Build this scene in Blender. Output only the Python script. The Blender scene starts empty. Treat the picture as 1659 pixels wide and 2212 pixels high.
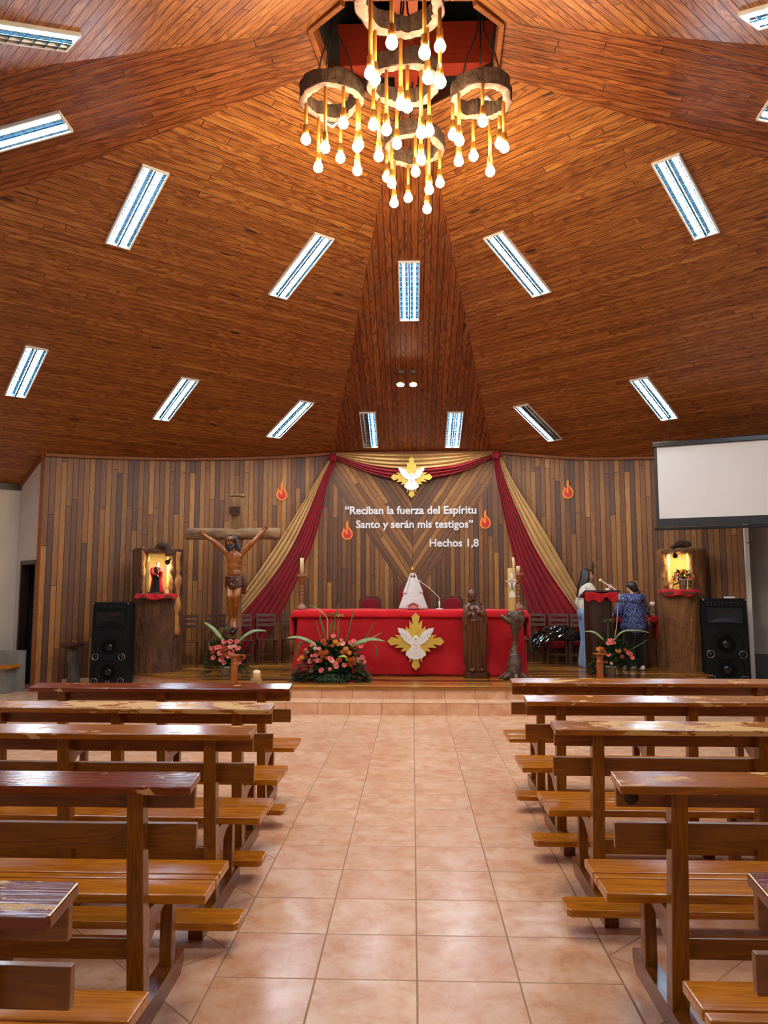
import bpy, bmesh, math, random
from mathutils import Vector, Matrix, noise
random.seed(7)
sc = bpy.context.scene
COL = sc.collection
PI = math.pi
R = math.radians

# ------------------------------------------------------------------ camera
FOC, IW, IH, CZ = 1661.0, 1659.0, 2212.0, 1.6
VPX, VPY = 891.0, 1281.0
th = math.atan((VPY - IH / 2) / FOC)
ps = math.atan((VPX - IW / 2) / FOC * math.cos(th))
FW = Vector((-math.sin(ps) * math.cos(th), math.cos(ps) * math.cos(th), math.sin(th)))
RT = Vector((math.cos(ps), math.sin(ps), 0))
UP = RT.cross(FW)
CAM = Vector((0, 0, CZ))
cd = bpy.data.cameras.new('camera')
cd.sensor_fit = 'VERTICAL'; cd.sensor_height = 24.0; cd.lens = 24.0 * FOC / IH
cd.clip_end = 200
cam = bpy.data.objects.new('camera', cd); COL.objects.link(cam)
cam.matrix_world = Matrix((RT, UP, -FW)).transposed().to_4x4()
cam.location = CAM
sc.camera = cam

# ------------------------------------------------------------------ light and exposure
TUBE_E, BULB_E, WORLD_E = 66.0, 58.0, 0.10
w = bpy.data.worlds.new('world'); sc.world = w; w.use_nodes = True
bg = w.node_tree.nodes['Background']
bg.inputs[0].default_value = (0.95, 0.97, 1.0, 1); bg.inputs[1].default_value = WORLD_E
sc.view_settings.view_transform = 'Standard'; sc.view_settings.look = 'None'
sc.view_settings.exposure = 1.3; sc.view_settings.gamma = 1.0
sc.view_settings.use_curve_mapping = False
cy = sc.cycles
cy.use_denoising = True
cy.max_bounces = 5; cy.diffuse_bounces = 3; cy.glossy_bounces = 3; cy.transmission_bounces = 3
cy.sample_clamp_indirect = 4.0; cy.caustics_reflective = False; cy.caustics_refractive = False
cy.use_light_tree = True; cy.adaptive_threshold = 0.015

# ------------------------------------------------------------------ rays from the survey of the photo
def ray(x, y): return (FW + RT * ((x - IW / 2) / FOC) + UP * ((IH / 2 - y) / FOC)).normalized()
def atY(x, y, Y): d = ray(x, y); return CAM + d * (Y / d.y)
def atZ(x, y, Z): d = ray(x, y); return CAM + d * ((Z - CZ) / d.z)
def onpl(x, y, p, n): d = ray(x, y); return CAM + d * (n.dot(Vector(p) - CAM) / n.dot(d))

# ------------------------------------------------------------------ materials
def lin(c):
    r = []
    for v in c[:3]:
        v = v / 255.0
        r.append(v / 12.92 if v <= 0.04045 else ((v + 0.055) / 1.055) ** 2.4)
    return (r[0], r[1], r[2], 1.0)

class NT:
    def __init__(s, name):
        s.m = bpy.data.materials.new(name); s.m.use_nodes = True
        s.t = s.m.node_tree; s.b = s.t.nodes['Principled BSDF']
    def n(s, typ, **kw):
        nd = s.t.nodes.new(typ)
        for k, v in kw.items():
            if k.startswith('_'): setattr(nd, k[1:], v)
        for k, v in kw.items():
            if not k.startswith('_'): s.set(nd.inputs[k.replace('__', ' ')], v)
        return nd
    def set(s, inp, v):
        if isinstance(v, bpy.types.NodeSocket): s.t.links.new(v, inp)
        else: inp.default_value = v
    def ma(s, op, a, b=0.0, c=None):
        nd = s.t.nodes.new('ShaderNodeMath'); nd.operation = op
        s.set(nd.inputs[0], a); s.set(nd.inputs[1], b)
        if c is not None: s.set(nd.inputs[2], c)
        return nd.outputs[0]
    def xyz(s, x, y=0.0, z=0.0):
        nd = s.t.nodes.new('ShaderNodeCombineXYZ')
        for i, v in enumerate((x, y, z)): s.set(nd.inputs[i], v)
        return nd.outputs[0]
    def sep(s, v):
        nd = s.t.nodes.new('ShaderNodeSeparateXYZ'); s.set(nd.inputs[0], v); return nd.outputs
    def noise(s, vec, scale=5.0, detail=3.0, rough=0.5, dist=0.0):
        nd = s.t.nodes.new('ShaderNodeTexNoise'); s.set(nd.inputs['Vector'], vec)
        s.set(nd.inputs['Scale'], scale); s.set(nd.inputs['Detail'], detail)
        s.set(nd.inputs['Roughness'], rough); s.set(nd.inputs['Distortion'], dist)
        return nd.outputs['Fac']
    def ramp(s, fac, stops, interp='LINEAR'):
        nd = s.t.nodes.new('ShaderNodeValToRGB'); nd.color_ramp.interpolation = interp
        e = nd.color_ramp.elements
        while len(e) < len(stops): e.new(0.5)
        for el, (p, c) in zip(e, stops): el.position = p; el.color = c
        s.set(nd.inputs[0], fac); return nd.outputs[0]
    def mix(s, f, a, b, mode='MIX'):
        nd = s.t.nodes.new('ShaderNodeMix'); nd.data_type = 'RGBA'; nd.blend_type = mode
        s.set(nd.inputs[0], f); s.set(nd.inputs[6], a); s.set(nd.inputs[7], b); return nd.outputs[2]
    def step(s, v, lo, hi):
        nd = s.t.nodes.new('ShaderNodeMapRange'); nd.interpolation_type = 'SMOOTHSTEP'
        s.set(nd.inputs[0], v); s.set(nd.inputs[1], lo); s.set(nd.inputs[2], hi)
        return nd.outputs[0]
    def bump(s, h, strength=0.3, dist=0.01):
        nd = s.t.nodes.new('ShaderNodeBump'); s.set(nd.inputs['Height'], h)
        nd.inputs['Strength'].default_value = strength; nd.inputs['Distance'].default_value = dist
        s.t.links.new(nd.outputs[0], s.b.inputs['Normal'])
    def out(s, col=None, rough=None, metal=None, spec=None):
        for k, v in (('Base Color', col), ('Roughness', rough), ('Metallic', metal), ('Specular IOR Level', spec)):
            if v is not None: s.set(s.b.inputs[k], v)
        return s.m

def objvec(k):
    tc = k.t.nodes.new('ShaderNodeTexCoord'); return tc.outputs['Object']
def rnd_obj(k):
    return k.t.nodes.new('ShaderNodeObjectInfo').outputs['Random']

def pm(name, c1, c2, scale=6.0, rough=0.5, metal=0.0, bump=0.0, stretch=(1, 1, 1), spec=0.5, bscale=None):
    k = NT(name); v = objvec(k)
    mp = k.n('ShaderNodeVectorMath', _operation='MULTIPLY'); k.set(mp.inputs[0], v); mp.inputs[1].default_value = stretch
    f = k.noise(mp.outputs[0], scale, 4.0, 0.55)
    col = k.ramp(f, [(0.3, lin(c1)), (0.7, lin(c2))])
    if bump: k.bump(k.noise(mp.outputs[0], bscale or scale * 2.5, 5.0, 0.6), bump, 0.045)
    return k.out(col, rough, metal, spec)

def emi(name, c, e):
    k = NT(name); v = objvec(k)
    col = k.mix(k.noise(v, 3.0), c, (c[0] * .97, c[1] * .97, c[2] * .97, 1))
    k.set(k.b.inputs['Emission Color'], col); k.b.inputs['Emission Strength'].default_value = e
    return k.out(col, 0.4)

def planks(name, cols, w=0.09, L=2.2, rough=0.4, grain=0.5, knots=True, gap=0.05, chevron=None, spec=0.5, bumpy=0.5, coat=0.0):
    k = NT(name)
    uvn = k.t.nodes.new('ShaderNodeUVMap'); o = k.sep(uvn.outputs[0]); U, V = o[0], o[1]
    if chevron:
        zc, sl = chevron                       # boards fan out as a V above the line z = zc + sl*|x|
        ax = k.ma('ABSOLUTE', V)
        d = k.ma('SUBTRACT', U, k.ma('MULTIPLY', ax, sl))
        ln = math.sqrt(1 + sl * sl)
        inside = k.step(d, zc, zc + 0.001)
        V2 = k.ma('DIVIDE', d, ln)
        U2 = k.ma('DIVIDE', k.ma('ADD', ax, k.ma('MULTIPLY', U, sl)), ln)
        V2 = k.ma('ADD', V2, k.ma('MULTIPLY', k.ma('SIGN', V), 40.0))
        def pick(a, b):
            return k.ma('ADD', k.ma('MULTIPLY', a, k.ma('SUBTRACT', 1.0, inside)), k.ma('MULTIPLY', b, inside))
        vs = V
        U, V = pick(U, U2), pick(V, V2)
    q = k.ma('DIVIDE', V, w)
    vi = k.ma('FLOOR', q); vf = k.ma('SUBTRACT', q, vi)
    wn = k.n('ShaderNodeTexWhiteNoise', _noise_dimensions='1D'); k.set(wn.inputs['W'], vi)
    uo = k.ma('ADD', k.ma('DIVIDE', U, L), k.ma('MULTIPLY', wn.outputs['Value'], 7.3))
    si = k.ma('FLOOR', uo); uf = k.ma('SUBTRACT', uo, si)
    wn2 = k.n('ShaderNodeTexWhiteNoise', _noise_dimensions='2D'); k.set(wn2.inputs['Vector'], k.xyz(vi, si))
    rnd = wn2.outputs['Value']
    n = len(cols)
    base = k.ramp(rnd, [(i / (n - 1) if n > 1 else 0, lin(c)) for i, c in enumerate(cols)])
    gv = k.xyz(k.ma('ADD', k.ma('MULTIPLY', U, 0.55), k.ma('MULTIPLY', rnd, 61.0)), k.ma('ADD', k.ma('MULTIPLY', V, 5.5), k.ma('MULTIPLY', rnd, 23.0)), 0.0)
    fg = k.noise(gv, 1.6, 2.0, 0.5, 0.35)
    ring = k.ma('ADD', k.ma('MULTIPLY', k.ma('SINE', k.ma('MULTIPLY', fg, 70.0)), 0.5), 0.5)
    fine = k.noise(k.xyz(k.ma('MULTIPLY', U, 3.0), k.ma('MULTIPLY', V, 140.0), rnd), 1.0, 2.0)
    dark = k.mix(1.0, base, (0.42, 0.27, 0.19, 1), 'MULTIPLY')
    g = k.ma('MULTIPLY', k.ma('ADD', k.ma('MULTIPLY', k.ma('POWER', ring, 1.6), 0.85), k.ma('MULTIPLY', fine, 0.45)), grain)
    col = k.mix(g, base, dark)
    if knots:
        vo = k.n('ShaderNodeTexVoronoi', _feature='F1'); k.set(vo.inputs['Vector'], k.xyz(k.ma('ADD', k.ma('MULTIPLY', U, 0.9), k.ma('MULTIPLY', rnd, 5.0)), k.ma('MULTIPLY', V, 3.0), 0.0))
        vo.inputs['Scale'].default_value = 1.0
        kf = k.ma('SUBTRACT', 1.0, k.step(vo.outputs['Distance'], 0.06, 0.105))
        col = k.mix(k.ma('MULTIPLY', kf, 0.92), col, lin((52, 24, 14)))
    e = k.ma('MINIMUM', vf, k.ma('SUBTRACT', 1.0, vf))
    e2 = k.ma('MULTIPLY', k.ma('MINIMUM', uf, k.ma('SUBTRACT', 1.0, uf)), L / w)
    ed = k.ma('MINIMUM', e, e2)
    line = k.step(ed, gap * 0.35, gap)
    if chevron:
        seam = k.step(k.ma('ABSOLUTE', k.ma('SUBTRACT', d, zc)), 0.004, 0.012)
        line = k.ma('MINIMUM', line, seam)
        sx = k.step(k.ma('ABSOLUTE', vs), 0.002, 0.006)
        line = k.ma('MINIMUM', line, k.ma('MAXIMUM', sx, k.ma('SUBTRACT', 1.0, inside)))
    col = k.mix(line, k.mix(1.0, col, (0.16, 0.12, 0.1, 1), 'MULTIPLY'), col)
    k.bump(k.ma('ADD', line, k.ma('MULTIPLY', fine, 0.15)), bumpy, 0.008)
    if coat: k.set(k.b.inputs['Coat Weight'], coat); k.b.inputs['Coat Roughness'].default_value = 0.12
    return k.out(col, k.ma('ADD', rough, k.ma('MULTIPLY', fg, 0.12)), None, spec)

def timber(name, c1, c2, axis=0, rough=0.3, worn=0.0, knots=True, coat=0.12, scale=1.0):
    """solid sawn timber; grain along the given local axis; worn = share of bare patches in the varnish"""
    k = NT(name); v = objvec(k); o = k.sep(v); r = rnd_obj(k)
    a = o[axis]; b = o[(axis + 1) % 3]; c = o[(axis + 2) % 3]
    gv = k.xyz(k.ma('ADD', k.ma('MULTIPLY', a, 0.9 * scale), k.ma('MULTIPLY', r, 50.0)), k.ma('MULTIPLY', b, 11.0 * scale), k.ma('MULTIPLY', c, 11.0 * scale))
    f = k.noise(gv, 1.0, 3.0, 0.55, 0.5)
    ring = k.ma('ADD', k.ma('MULTIPLY', k.ma('SINE', k.ma('MULTIPLY', f, 55.0)), 0.5), 0.5)
    fine = k.noise(k.xyz(k.ma('MULTIPLY', a, 4.0), k.ma('MULTIPLY', b, 160.0), k.ma('MULTIPLY', c, 160.0)), 1.0, 2.0)
    col = k.mix(f, lin(c1), lin(c2))
    col = k.mix(k.ma('ADD', k.ma('MULTIPLY', ring, 0.42), k.ma('MULTIPLY', fine, 0.3)), col, k.mix(1.0, col, (0.4, 0.26, 0.2, 1), 'MULTIPLY'))
    if knots:
        vo = k.n('ShaderNodeTexVoronoi', _feature='F1'); vo.inputs['Scale'].default_value = 1.0
        k.set(vo.inputs['Vector'], k.xyz(k.ma('ADD', k.ma('MULTIPLY', a, 2.0), k.ma('MULTIPLY', r, 31.0)), k.ma('MULTIPLY', b, 3.2), k.ma('MULTIPLY', c, 3.2)))
        kf = k.ma('SUBTRACT', 1.0, k.step(vo.outputs['Distance'], 0.05, 0.085))
        col = k.mix(k.ma('MULTIPLY', kf, 0.85), col, lin((40, 18, 8)))
    rr = rough
    if worn:
        p1 = k.noise(k.xyz(k.ma('ADD', k.ma('MULTIPLY', a, 4.5), k.ma('MULTIPLY', r, 90.0)), k.ma('MULTIPLY', b, 13.0), k.ma('MULTIPLY', c, 13.0)), 1.0, 5.0, 0.62, 0.3)
        p2 = k.noise(k.xyz(k.ma('ADD', k.ma('MULTIPLY', a, 0.9), k.ma('MULTIPLY', r, 17.0)), 0.0, 0.0), 1.0, 1.0)
        pf = k.step(k.ma('ADD', p1, k.ma('MULTIPLY', k.ma('SUBTRACT', p2, 0.5), 0.45)), 1.0 - worn, 1.005 - worn)
        col = k.mix(pf, col, k.mix(fine, lin((226, 186, 112)), lin((200, 150, 84))))
        rr = k.ma('ADD', rough, k.ma('MULTIPLY', pf, 0.3))
    k.bump(fine, 0.06, 0.01)
    if coat: k.b.inputs['Coat Weight'].default_value = coat; k.b.inputs['Coat Roughness'].default_value = 0.1
    return k.out(col, rr, 0.0, 0.5)

def tiles(name, xc, hw, a, yk, yd):
    """terracotta tiles: straight grid in the aisle, laid diagonally on both sides"""
    k = NT(name); o = k.sep(objvec(k)); X = k.ma('SUBTRACT', o[0], xc); Y = o[1]
    ax = k.ma('ABSOLUTE', X)
    s = k.ma('SUBTRACT', ax, hw); t = k.ma('SUBTRACT', Y, yd)
    inside = k.ma('LESS_THAN', s, 0.0)
    def pick(p, q): return k.ma('ADD', k.ma('MULTIPLY', p, inside), k.ma('MULTIPLY', q, k.ma('SUBTRACT', 1.0, inside)))
    r2 = math.sqrt(2) * a
    P = pick(k.ma('DIVIDE', k.ma('ADD', X, hw), a), k.ma('DIVIDE', k.ma('ADD', s, t), r2))
    Q = pick(k.ma('DIVIDE', k.ma('SUBTRACT', Y, yk), a), k.ma('DIVIDE', k.ma('SUBTRACT', s, t), r2))
    pi_, qi = k.ma('FLOOR', P), k.ma('FLOOR', Q)
    pf, qf = k.ma('SUBTRACT', P, pi_), k.ma('SUBTRACT', Q, qi)
    e = k.ma('MINIMUM', k.ma('MINIMUM', pf, k.ma('SUBTRACT', 1.0, pf)), k.ma('MINIMUM', qf, k.ma('SUBTRACT', 1.0, qf)))
    border = k.ma('DIVIDE', k.ma('ABSOLUTE', s), a)
    e = k.ma('MINIMUM', e, border)
    wn = k.n('ShaderNodeTexWhiteNoise', _noise_dimensions='3D'); k.set(wn.inputs['Vector'], k.xyz(pi_, qi, k.ma('ADD', k.ma('SIGN', X), inside)))
    r = wn.outputs['Value']
    vv = k.xyz(k.ma('ADD', o[0], k.ma('MULTIPLY', r, 9.0)), k.ma('ADD', o[1], k.ma('MULTIPLY', r, 5.0)), r)
    f = k.noise(vv, 7.0, 6.0, 0.66, 0.35)
    col = k.ramp(f, [(0.28, lin((204, 146, 112))), (0.5, lin((228, 186, 156))), (0.72, lin((240, 216, 194)))])
    col = k.mix(k.ma('MULTIPLY', r, 0.3), col, lin((205, 138, 102)))
    vein = k.noise(vv, 14.0, 3.0, 0.6, 2.0)
    col = k.mix(k.ma('MULTIPLY', k.ma('SUBTRACT', 1.0, k.step(k.ma('ABSOLUTE', k.ma('SUBTRACT', vein, 0.5)), 0.0, 0.02)), 0.35), col, lin((238, 214, 188)))
    sp = k.n('ShaderNodeTexVoronoi', _feature='F1'); k.set(sp.inputs['Vector'], k.xyz(o[0], o[1], 0.0)); sp.inputs['Scale'].default_value = 3.1
    spm = k.ma('MULTIPLY', k.ma('SUBTRACT', 1.0, k.step(sp.outputs['Distance'], 0.015, 0.03)), k.ma('GREATER_THAN', k.noise(k.xyz(o[0], o[1], 3.0), 1.3), 0.55))
    col = k.mix(k.ma('MULTIPLY', spm, 0.7), col, lin((96, 62, 46)))
    g = k.step(e, 0.005, 0.0125)
    gcol = k.mix(k.noise(k.xyz(o[0], o[1], 0.0), 0.8), lin((122, 82, 58)), lin((188, 148, 114)))
    col = k.mix(g, gcol, col)
    k.bump(k.ma('ADD', g, k.ma('MULTIPLY', f, 0.05)), 0.35, 0.004)
    rough = k.ma('ADD', 0.15, k.ma('MULTIPLY', k.noise(k.xyz(o[0], o[1], 0.0), 2.3, 3.0), 0.2))
    return k.out(col, k.mix(g, (0.7, 0.7, 0.7, 1), rough), 0.0, 0.5)

M = {}
PINE = [(160, 100, 44), (170, 108, 48), (184, 122, 56), (164, 102, 46), (194, 132, 64), (176, 112, 50), (154, 94, 42)]
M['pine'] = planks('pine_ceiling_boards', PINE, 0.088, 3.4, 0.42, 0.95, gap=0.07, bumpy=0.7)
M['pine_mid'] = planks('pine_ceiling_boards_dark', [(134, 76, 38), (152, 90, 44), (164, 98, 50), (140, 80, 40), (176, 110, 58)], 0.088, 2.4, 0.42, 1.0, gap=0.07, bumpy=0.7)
HARD = [(112, 70, 36), (144, 94, 46), (98, 60, 36), (164, 112, 54), (128, 80, 40), (88, 58, 44), (120, 74, 38), (180, 126, 62), (138, 88, 44)]
M['wall_wood'] = planks('hardwood_wall_boards', HARD, 0.093, 3.2, 0.42, 0.45, knots=False, gap=0.075)
M['floor'] = tiles('terracotta_tiles', 0.014, 0.85, 0.4244, 4.229 - 0.4244 * 30, 4.231 - 0.6002 * 30)
M['stage'] = planks('stage_boards', [(124, 74, 26), (210, 138, 52), (70, 42, 16), (238, 170, 80), (146, 90, 34), (52, 32, 14), (220, 146, 60)], 0.075, 2.8, 0.2, 0.3, knots=False, gap=0.04, coat=0.25)
M['tile_step'] = pm('step_tile', (212, 160, 124), (236, 200, 168), 7.0, 0.35, bump=0.03)
M['grout'] = pm('grout', (150, 106, 80), (170, 128, 100), 9.0, 0.8)
M['white_wall'] = pm('white_plaster', (214, 208, 202), (226, 220, 214), 2.0, 0.85, bump=0.03)
M['grey_wall'] = pm('grey_plaster', (150, 150, 150), (162, 162, 160), 2.0, 0.85, bump=0.03)
M['grey_dado'] = pm('dark_grey_paint', (78, 82, 86), (88, 92, 96), 2.0, 0.6)
M['black'] = pm('black_paint', (14, 14, 16), (22, 22, 24), 8.0, 0.45)
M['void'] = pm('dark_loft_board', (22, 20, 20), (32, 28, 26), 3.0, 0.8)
M['door'] = timber('door_wood', (74, 34, 20), (98, 48, 28), 2, 0.35)
M['frame_dark'] = timber('door_frame_wood', (44, 26, 18), (60, 34, 22), 2, 0.4)
M['trim'] = timber('trim_wood', (136, 74, 30), (160, 94, 42), 0, 0.6, knots=False, coat=0.0)
M['red_beam'] = pm('red_painted_wood', (120, 34, 20), (142, 44, 26), 5.0, 0.4, stretch=(1, 8, 8))
M['copper'] = pm('copper_red_plate', (186, 92, 70), (206, 118, 92), 6.0, 0.4, 0.2)
M['pew'] = timber('varnished_pine', (186, 108, 12), (224, 150, 36), 0, 0.2)
M['pew_shaded'] = timber('varnished_pine_shaded', (132, 74, 8), (164, 102, 20), 0, 0.34)  # same varnish darkened: shade painted into the back boards and stretchers
M['pew_worn'] = timber('worn_varnished_pine', (160, 92, 18), (196, 122, 36), 0, 0.2, worn=0.40)
M['pew_worn_red'] = timber('worn_red_varnish', (120, 48, 20), (150, 70, 30), 0, 0.16, worn=0.36)
M['pew_bare'] = timber('mostly_bare_pine', (160, 92, 24), (196, 122, 44), 0, 0.24, worn=0.50)
M['pew_z'] = timber('varnished_pine_post', (130, 74, 12), (162, 102, 24), 2, 0.24, knots=False)
M['pew_y'] = timber('varnished_pine_beam', (120, 64, 18), (150, 84, 26), 1, 0.26, knots=False)
M['white_metal'] = pm('white_painted_steel', (212, 212, 208), (224, 224, 220), 4.0, 0.35)
M['reflector'] = pm('blue_lit_reflector', (112, 176, 226), (128, 190, 236), 4.0, 0.14, 0.985)  # blue scatter of the lit tubes put into the mirror colour
M['reflector_off'] = pm('unlit_mirror_reflector', (120, 118, 116), (170, 170, 168), 9.0, 0.16, 0.97)
M['tube'] = emi('lit_tube', (0.86, 0.95, 1.0, 1), TUBE_E)
M['tube_off'] = pm('unlit_tube', (200, 205, 208), (214, 218, 220), 4.0, 0.3)
M['bulb'] = emi('lit_bulb', (1.0, 0.79, 0.48, 1), BULB_E)
M['spot_lit'] = emi('lit_spot_lens', (1.0, 0.82, 0.55, 1), 60.0)
M['brass'] = pm('brass', (190, 140, 62), (214, 164, 84), 12.0, 0.3, 0.9)
M['rod'] = pm('golden_rod', (188, 124, 44), (214, 150, 66), 12.0, 0.35, 0.5)
M['bark'] = pm('dark_bark', (44, 30, 22), (88, 62, 46), 14.0, 0.85, bump=0.9, stretch=(1, 1, .5))
M['log_face'] = pm('pale_sawn_log', (120, 92, 82), (156, 124, 110), 18.0, 0.75, bump=0.3)
M['cable'] = pm('black_cable', (24, 20, 18), (34, 28, 24), 9.0, 0.5)
M['trunk'] = pm('brown_trunk', (58, 34, 20), (112, 68, 38), 9.0, 0.6, bump=1.0, stretch=(1, 1, .35), bscale=26)
M['trunk_light'] = pm('light_bark_trunk', (104, 66, 34), (150, 100, 56), 8.0, 0.75, bump=1.0, stretch=(1, 1, .4), bscale=22)
M['trunk_pale'] = pm('stripped_pale_wood', (170, 112, 54), (206, 150, 82), 12.0, 0.6, bump=0.8, stretch=(1, 1, .3), bscale=24)
M['root'] = pm('dark_polished_root', (40, 30, 26), (112, 86, 70), 12.0, 0.2, bump=0.3)
M['niche'] = pm('cream_niche_paint', (236, 206, 140), (244, 216, 152), 3.0, 0.6)
def cloth(name, c1, c2, rough=0.75, sheen=0.15):
    m = pm(name, c1, c2, 3.0, rough, bump=0.06, bscale=90); b = m.node_tree.nodes['Principled BSDF']
    b.inputs['Sheen Weight'].default_value = sheen; b.inputs['Specular IOR Level'].default_value = 0.25; return m
M['red'] = cloth('red_cloth', (168, 12, 26), (188, 18, 34))
M['red_deep'] = cloth('deep_red_cloth', (136, 6, 26), (156, 12, 34))
M['red_bright'] = cloth('bright_red_cloth', (206, 18, 36), (222, 28, 44))
M['beige'] = cloth('beige_cloth', (190, 150, 92), (208, 168, 110))
M['upholstery'] = cloth('dark_red_upholstery', (122, 8, 26), (140, 14, 34))
M['chair'] = timber('dark_chair_wood', (74, 40, 26), (96, 54, 34), 0, 0.35, knots=False)
M['throne'] = timber('throne_wood', (92, 44, 26), (118, 60, 36), 2, 0.35, knots=False)
M['cream'] = pm('cream_wax', (226, 206, 152), (236, 218, 168), 6.0, 0.45)
M['wax_tan'] = pm('tan_wax', (196, 160, 98), (208, 174, 112), 4.0, 0.5)
M['candlestick'] = timber('turned_candlestick_wood', (134, 80, 44), (170, 112, 68), 2, 0.3, knots=False)
M['white'] = pm('white_board', (226, 226, 230), (236, 236, 240), 6.0, 0.6)
M['white_gloss'] = pm('white_plastic', (226, 224, 218), (236, 234, 230), 6.0, 0.3)
M['gold_glitter'] = pm('gold_glitter_board', (196, 158, 52), (236, 206, 96), 120.0, 0.35, 0.25, bump=0.3, bscale=260)
M['orange'] = pm('orange_board', (226, 122, 34), (236, 138, 46), 5.0, 0.6)
M['flame_red'] = pm('flame_red_board', (186, 32, 24), (200, 42, 30), 5.0, 0.6)
M['lace'] = pm('white_lace', (214, 218, 228), (246, 246, 248), 60.0, 0.7, bump=0.5, bscale=120)
M['pink_satin'] = pm('pink_satin', (232, 168, 172), (242, 190, 192), 5.0, 0.45)
M['skin'] = pm('skin', (206, 150, 122), (222, 170, 142), 9.0, 0.5)
M['porcelain'] = pm('painted_skin', (232, 196, 160), (240, 208, 176), 9.0, 0.45)
M['hair'] = pm('dark_brown_hair', (22, 16, 14), (44, 32, 28), 6.0, 0.35, stretch=(30, 30, 2))
M['carved'] = timber('carved_honey_wood', (136, 76, 26), (190, 118, 48), 2, 0.25, knots=False)
M['carved_dark'] = timber('carved_dark_wood', (70, 38, 22), (104, 60, 36), 2, 0.3, knots=False)
M['carved_black'] = timber('carved_blackened_wood', (30, 18, 14), (50, 30, 22), 2, 0.35, knots=False)
M['lectern'] = timber('blackened_trunk_wood', (44, 26, 20), (70, 42, 30), 2, 0.3, knots=False)
M['friar'] = timber('carved_walnut', (78, 44, 26), (128, 78, 48), 2, 0.28, knots=False, scale=1.4)
M['cross_log'] = pm('barked_log', (92, 66, 42), (168, 130, 92), 8.0, 0.7, bump=0.7, stretch=(.4, 1, 1), bscale=22)
M['cross_post'] = pm('barked_post', (96, 66, 38), (150, 108, 66), 8.0, 0.7, bump=0.7, stretch=(1, 1, .4), bscale=22)
M['leaf'] = pm('dark_green_leaf', (14, 40, 22), (40, 78, 40), 14.0, 0.45)
M['leaf_mid'] = pm('mid_green_leaf', (48, 92, 44), (86, 130, 66), 14.0, 0.45)
M['blade'] = pm('pale_green_blade', (96, 136, 84), (170, 190, 140), 7.0, 0.4)
M['lime'] = pm('lime_leaf', (150, 180, 60), (176, 200, 80), 7.0, 0.4)
M['pink'] = pm('coral_pink_petal', (238, 104, 106), (250, 158, 152), 20.0, 0.6)
M['pale_pink'] = pm('pale_pink_petal', (240, 170, 160), (250, 206, 196), 20.0, 0.6)
M['rust'] = pm('rust_orange_petal', (178, 72, 24), (214, 108, 40), 20.0, 0.6)
M['amber'] = pm('amber_petal', (222, 134, 40), (240, 164, 62), 20.0, 0.6)
M['pot'] = pm('white_pot', (190, 196, 196), (216, 220, 220), 14.0, 0.4)
M['speaker'] = pm('black_speaker_carpet', (7, 8, 12), (12, 13, 18), 30.0, 0.75, bump=0.2, bscale=200)
M['speaker_grille'] = pm('black_mesh_grille', (8, 9, 13), (14, 15, 20), 90.0, 0.6)
for _n in ('speaker', 'speaker_grille'): M[_n].node_tree.nodes['Principled BSDF'].inputs['Specular IOR Level'].default_value = 0.2
M['speaker_gloss'] = pm('black_gloss_plastic', (7, 8, 12), (13, 14, 19), 8.0, 0.25)
M['chrome'] = pm('chrome', (150, 146, 138), (180, 176, 168), 8.0, 0.2, 0.9)
M['screen'] = pm('projection_cloth', (222, 224, 230), (228, 230, 236), 1.0, 0.8)
M['denim'] = pm('light_blue_denim', (108, 138, 180), (136, 164, 204), 26.0, 0.8, stretch=(1, 1, .3))
M['sweater'] = pm('cream_sweater', (214, 208, 196), (228, 224, 214), 16.0, 0.85, bump=0.2)
def floral():
    k = NT('navy_floral_jacket'); v = objvec(k)
    vo = k.n('ShaderNodeTexVoronoi', _feature='F1'); k.set(vo.inputs['Vector'], v); vo.inputs['Scale'].default_value = 34.0
    f = k.ma('SUBTRACT', 1.0, k.step(vo.outputs['Distance'], 0.2, 0.34))
    n2 = k.step(k.noise(v, 60.0, 2.0), 0.54, 0.6)
    col = k.mix(k.ma('MULTIPLY', k.ma('MAXIMUM', f, k.ma('MULTIPLY', n2, 0.7)), 0.85), lin((26, 36, 112)), lin((170, 190, 232)))
    k.bump(k.noise(v, 12.0, 2.0), 0.3, 0.02)
    return k.out(col, 0.6)
M['floral'] = floral()
M['black_cloth'] = cloth('black_trousers', (10, 10, 14), (18, 18, 22))
M['bag'] = pm('black_plastic_bag', (10, 10, 12), (20, 20, 22), 8.0, 0.06)
M['bark_stool'] = pm('grey_bark', (50, 46, 42), (108, 102, 94), 12.0, 0.8, bump=0.9, stretch=(1, 1, .4))
M['stool_top'] = timber('dark_bowl_wood', (58, 30, 20), (82, 44, 28), 0, 0.3, knots=False)
M['post_wood'] = timber('honey_post_wood', (158, 84, 34), (186, 108, 50), 2, 0.25, knots=False)
M['glass'] = pm('clear_glass', (226, 232, 234), (236, 240, 242), 5.0, 0.08)
M['glass'].node_tree.nodes['Principled BSDF'].inputs['Transmission Weight'].default_value = 0.85
M['bag'].node_tree.nodes['Principled BSDF'].inputs['Coat Weight'].default_value = 1.0
M['concrete'] = pm('grey_concrete', (120, 122, 122), (140, 142, 142), 7.0, 0.8)

# ------------------------------------------------------------------ mesh helpers
def rotz(a): return Matrix.Rotation(a, 3, 'Z')
def basis(z):
    z = Vector(z).normalized()
    x = Vector((0, 0, 1)).cross(z) if abs(z.z) < 0.95 else Vector((1, 0, 0)).cross(z)
    x.normalize(); y = z.cross(x)
    return Matrix((x, y, z)).transposed()
def base_of(o):
    p = Vector((0, 0, 0))
    while o is not None:
        p = p + o.location; o = o.parent
    return p

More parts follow.
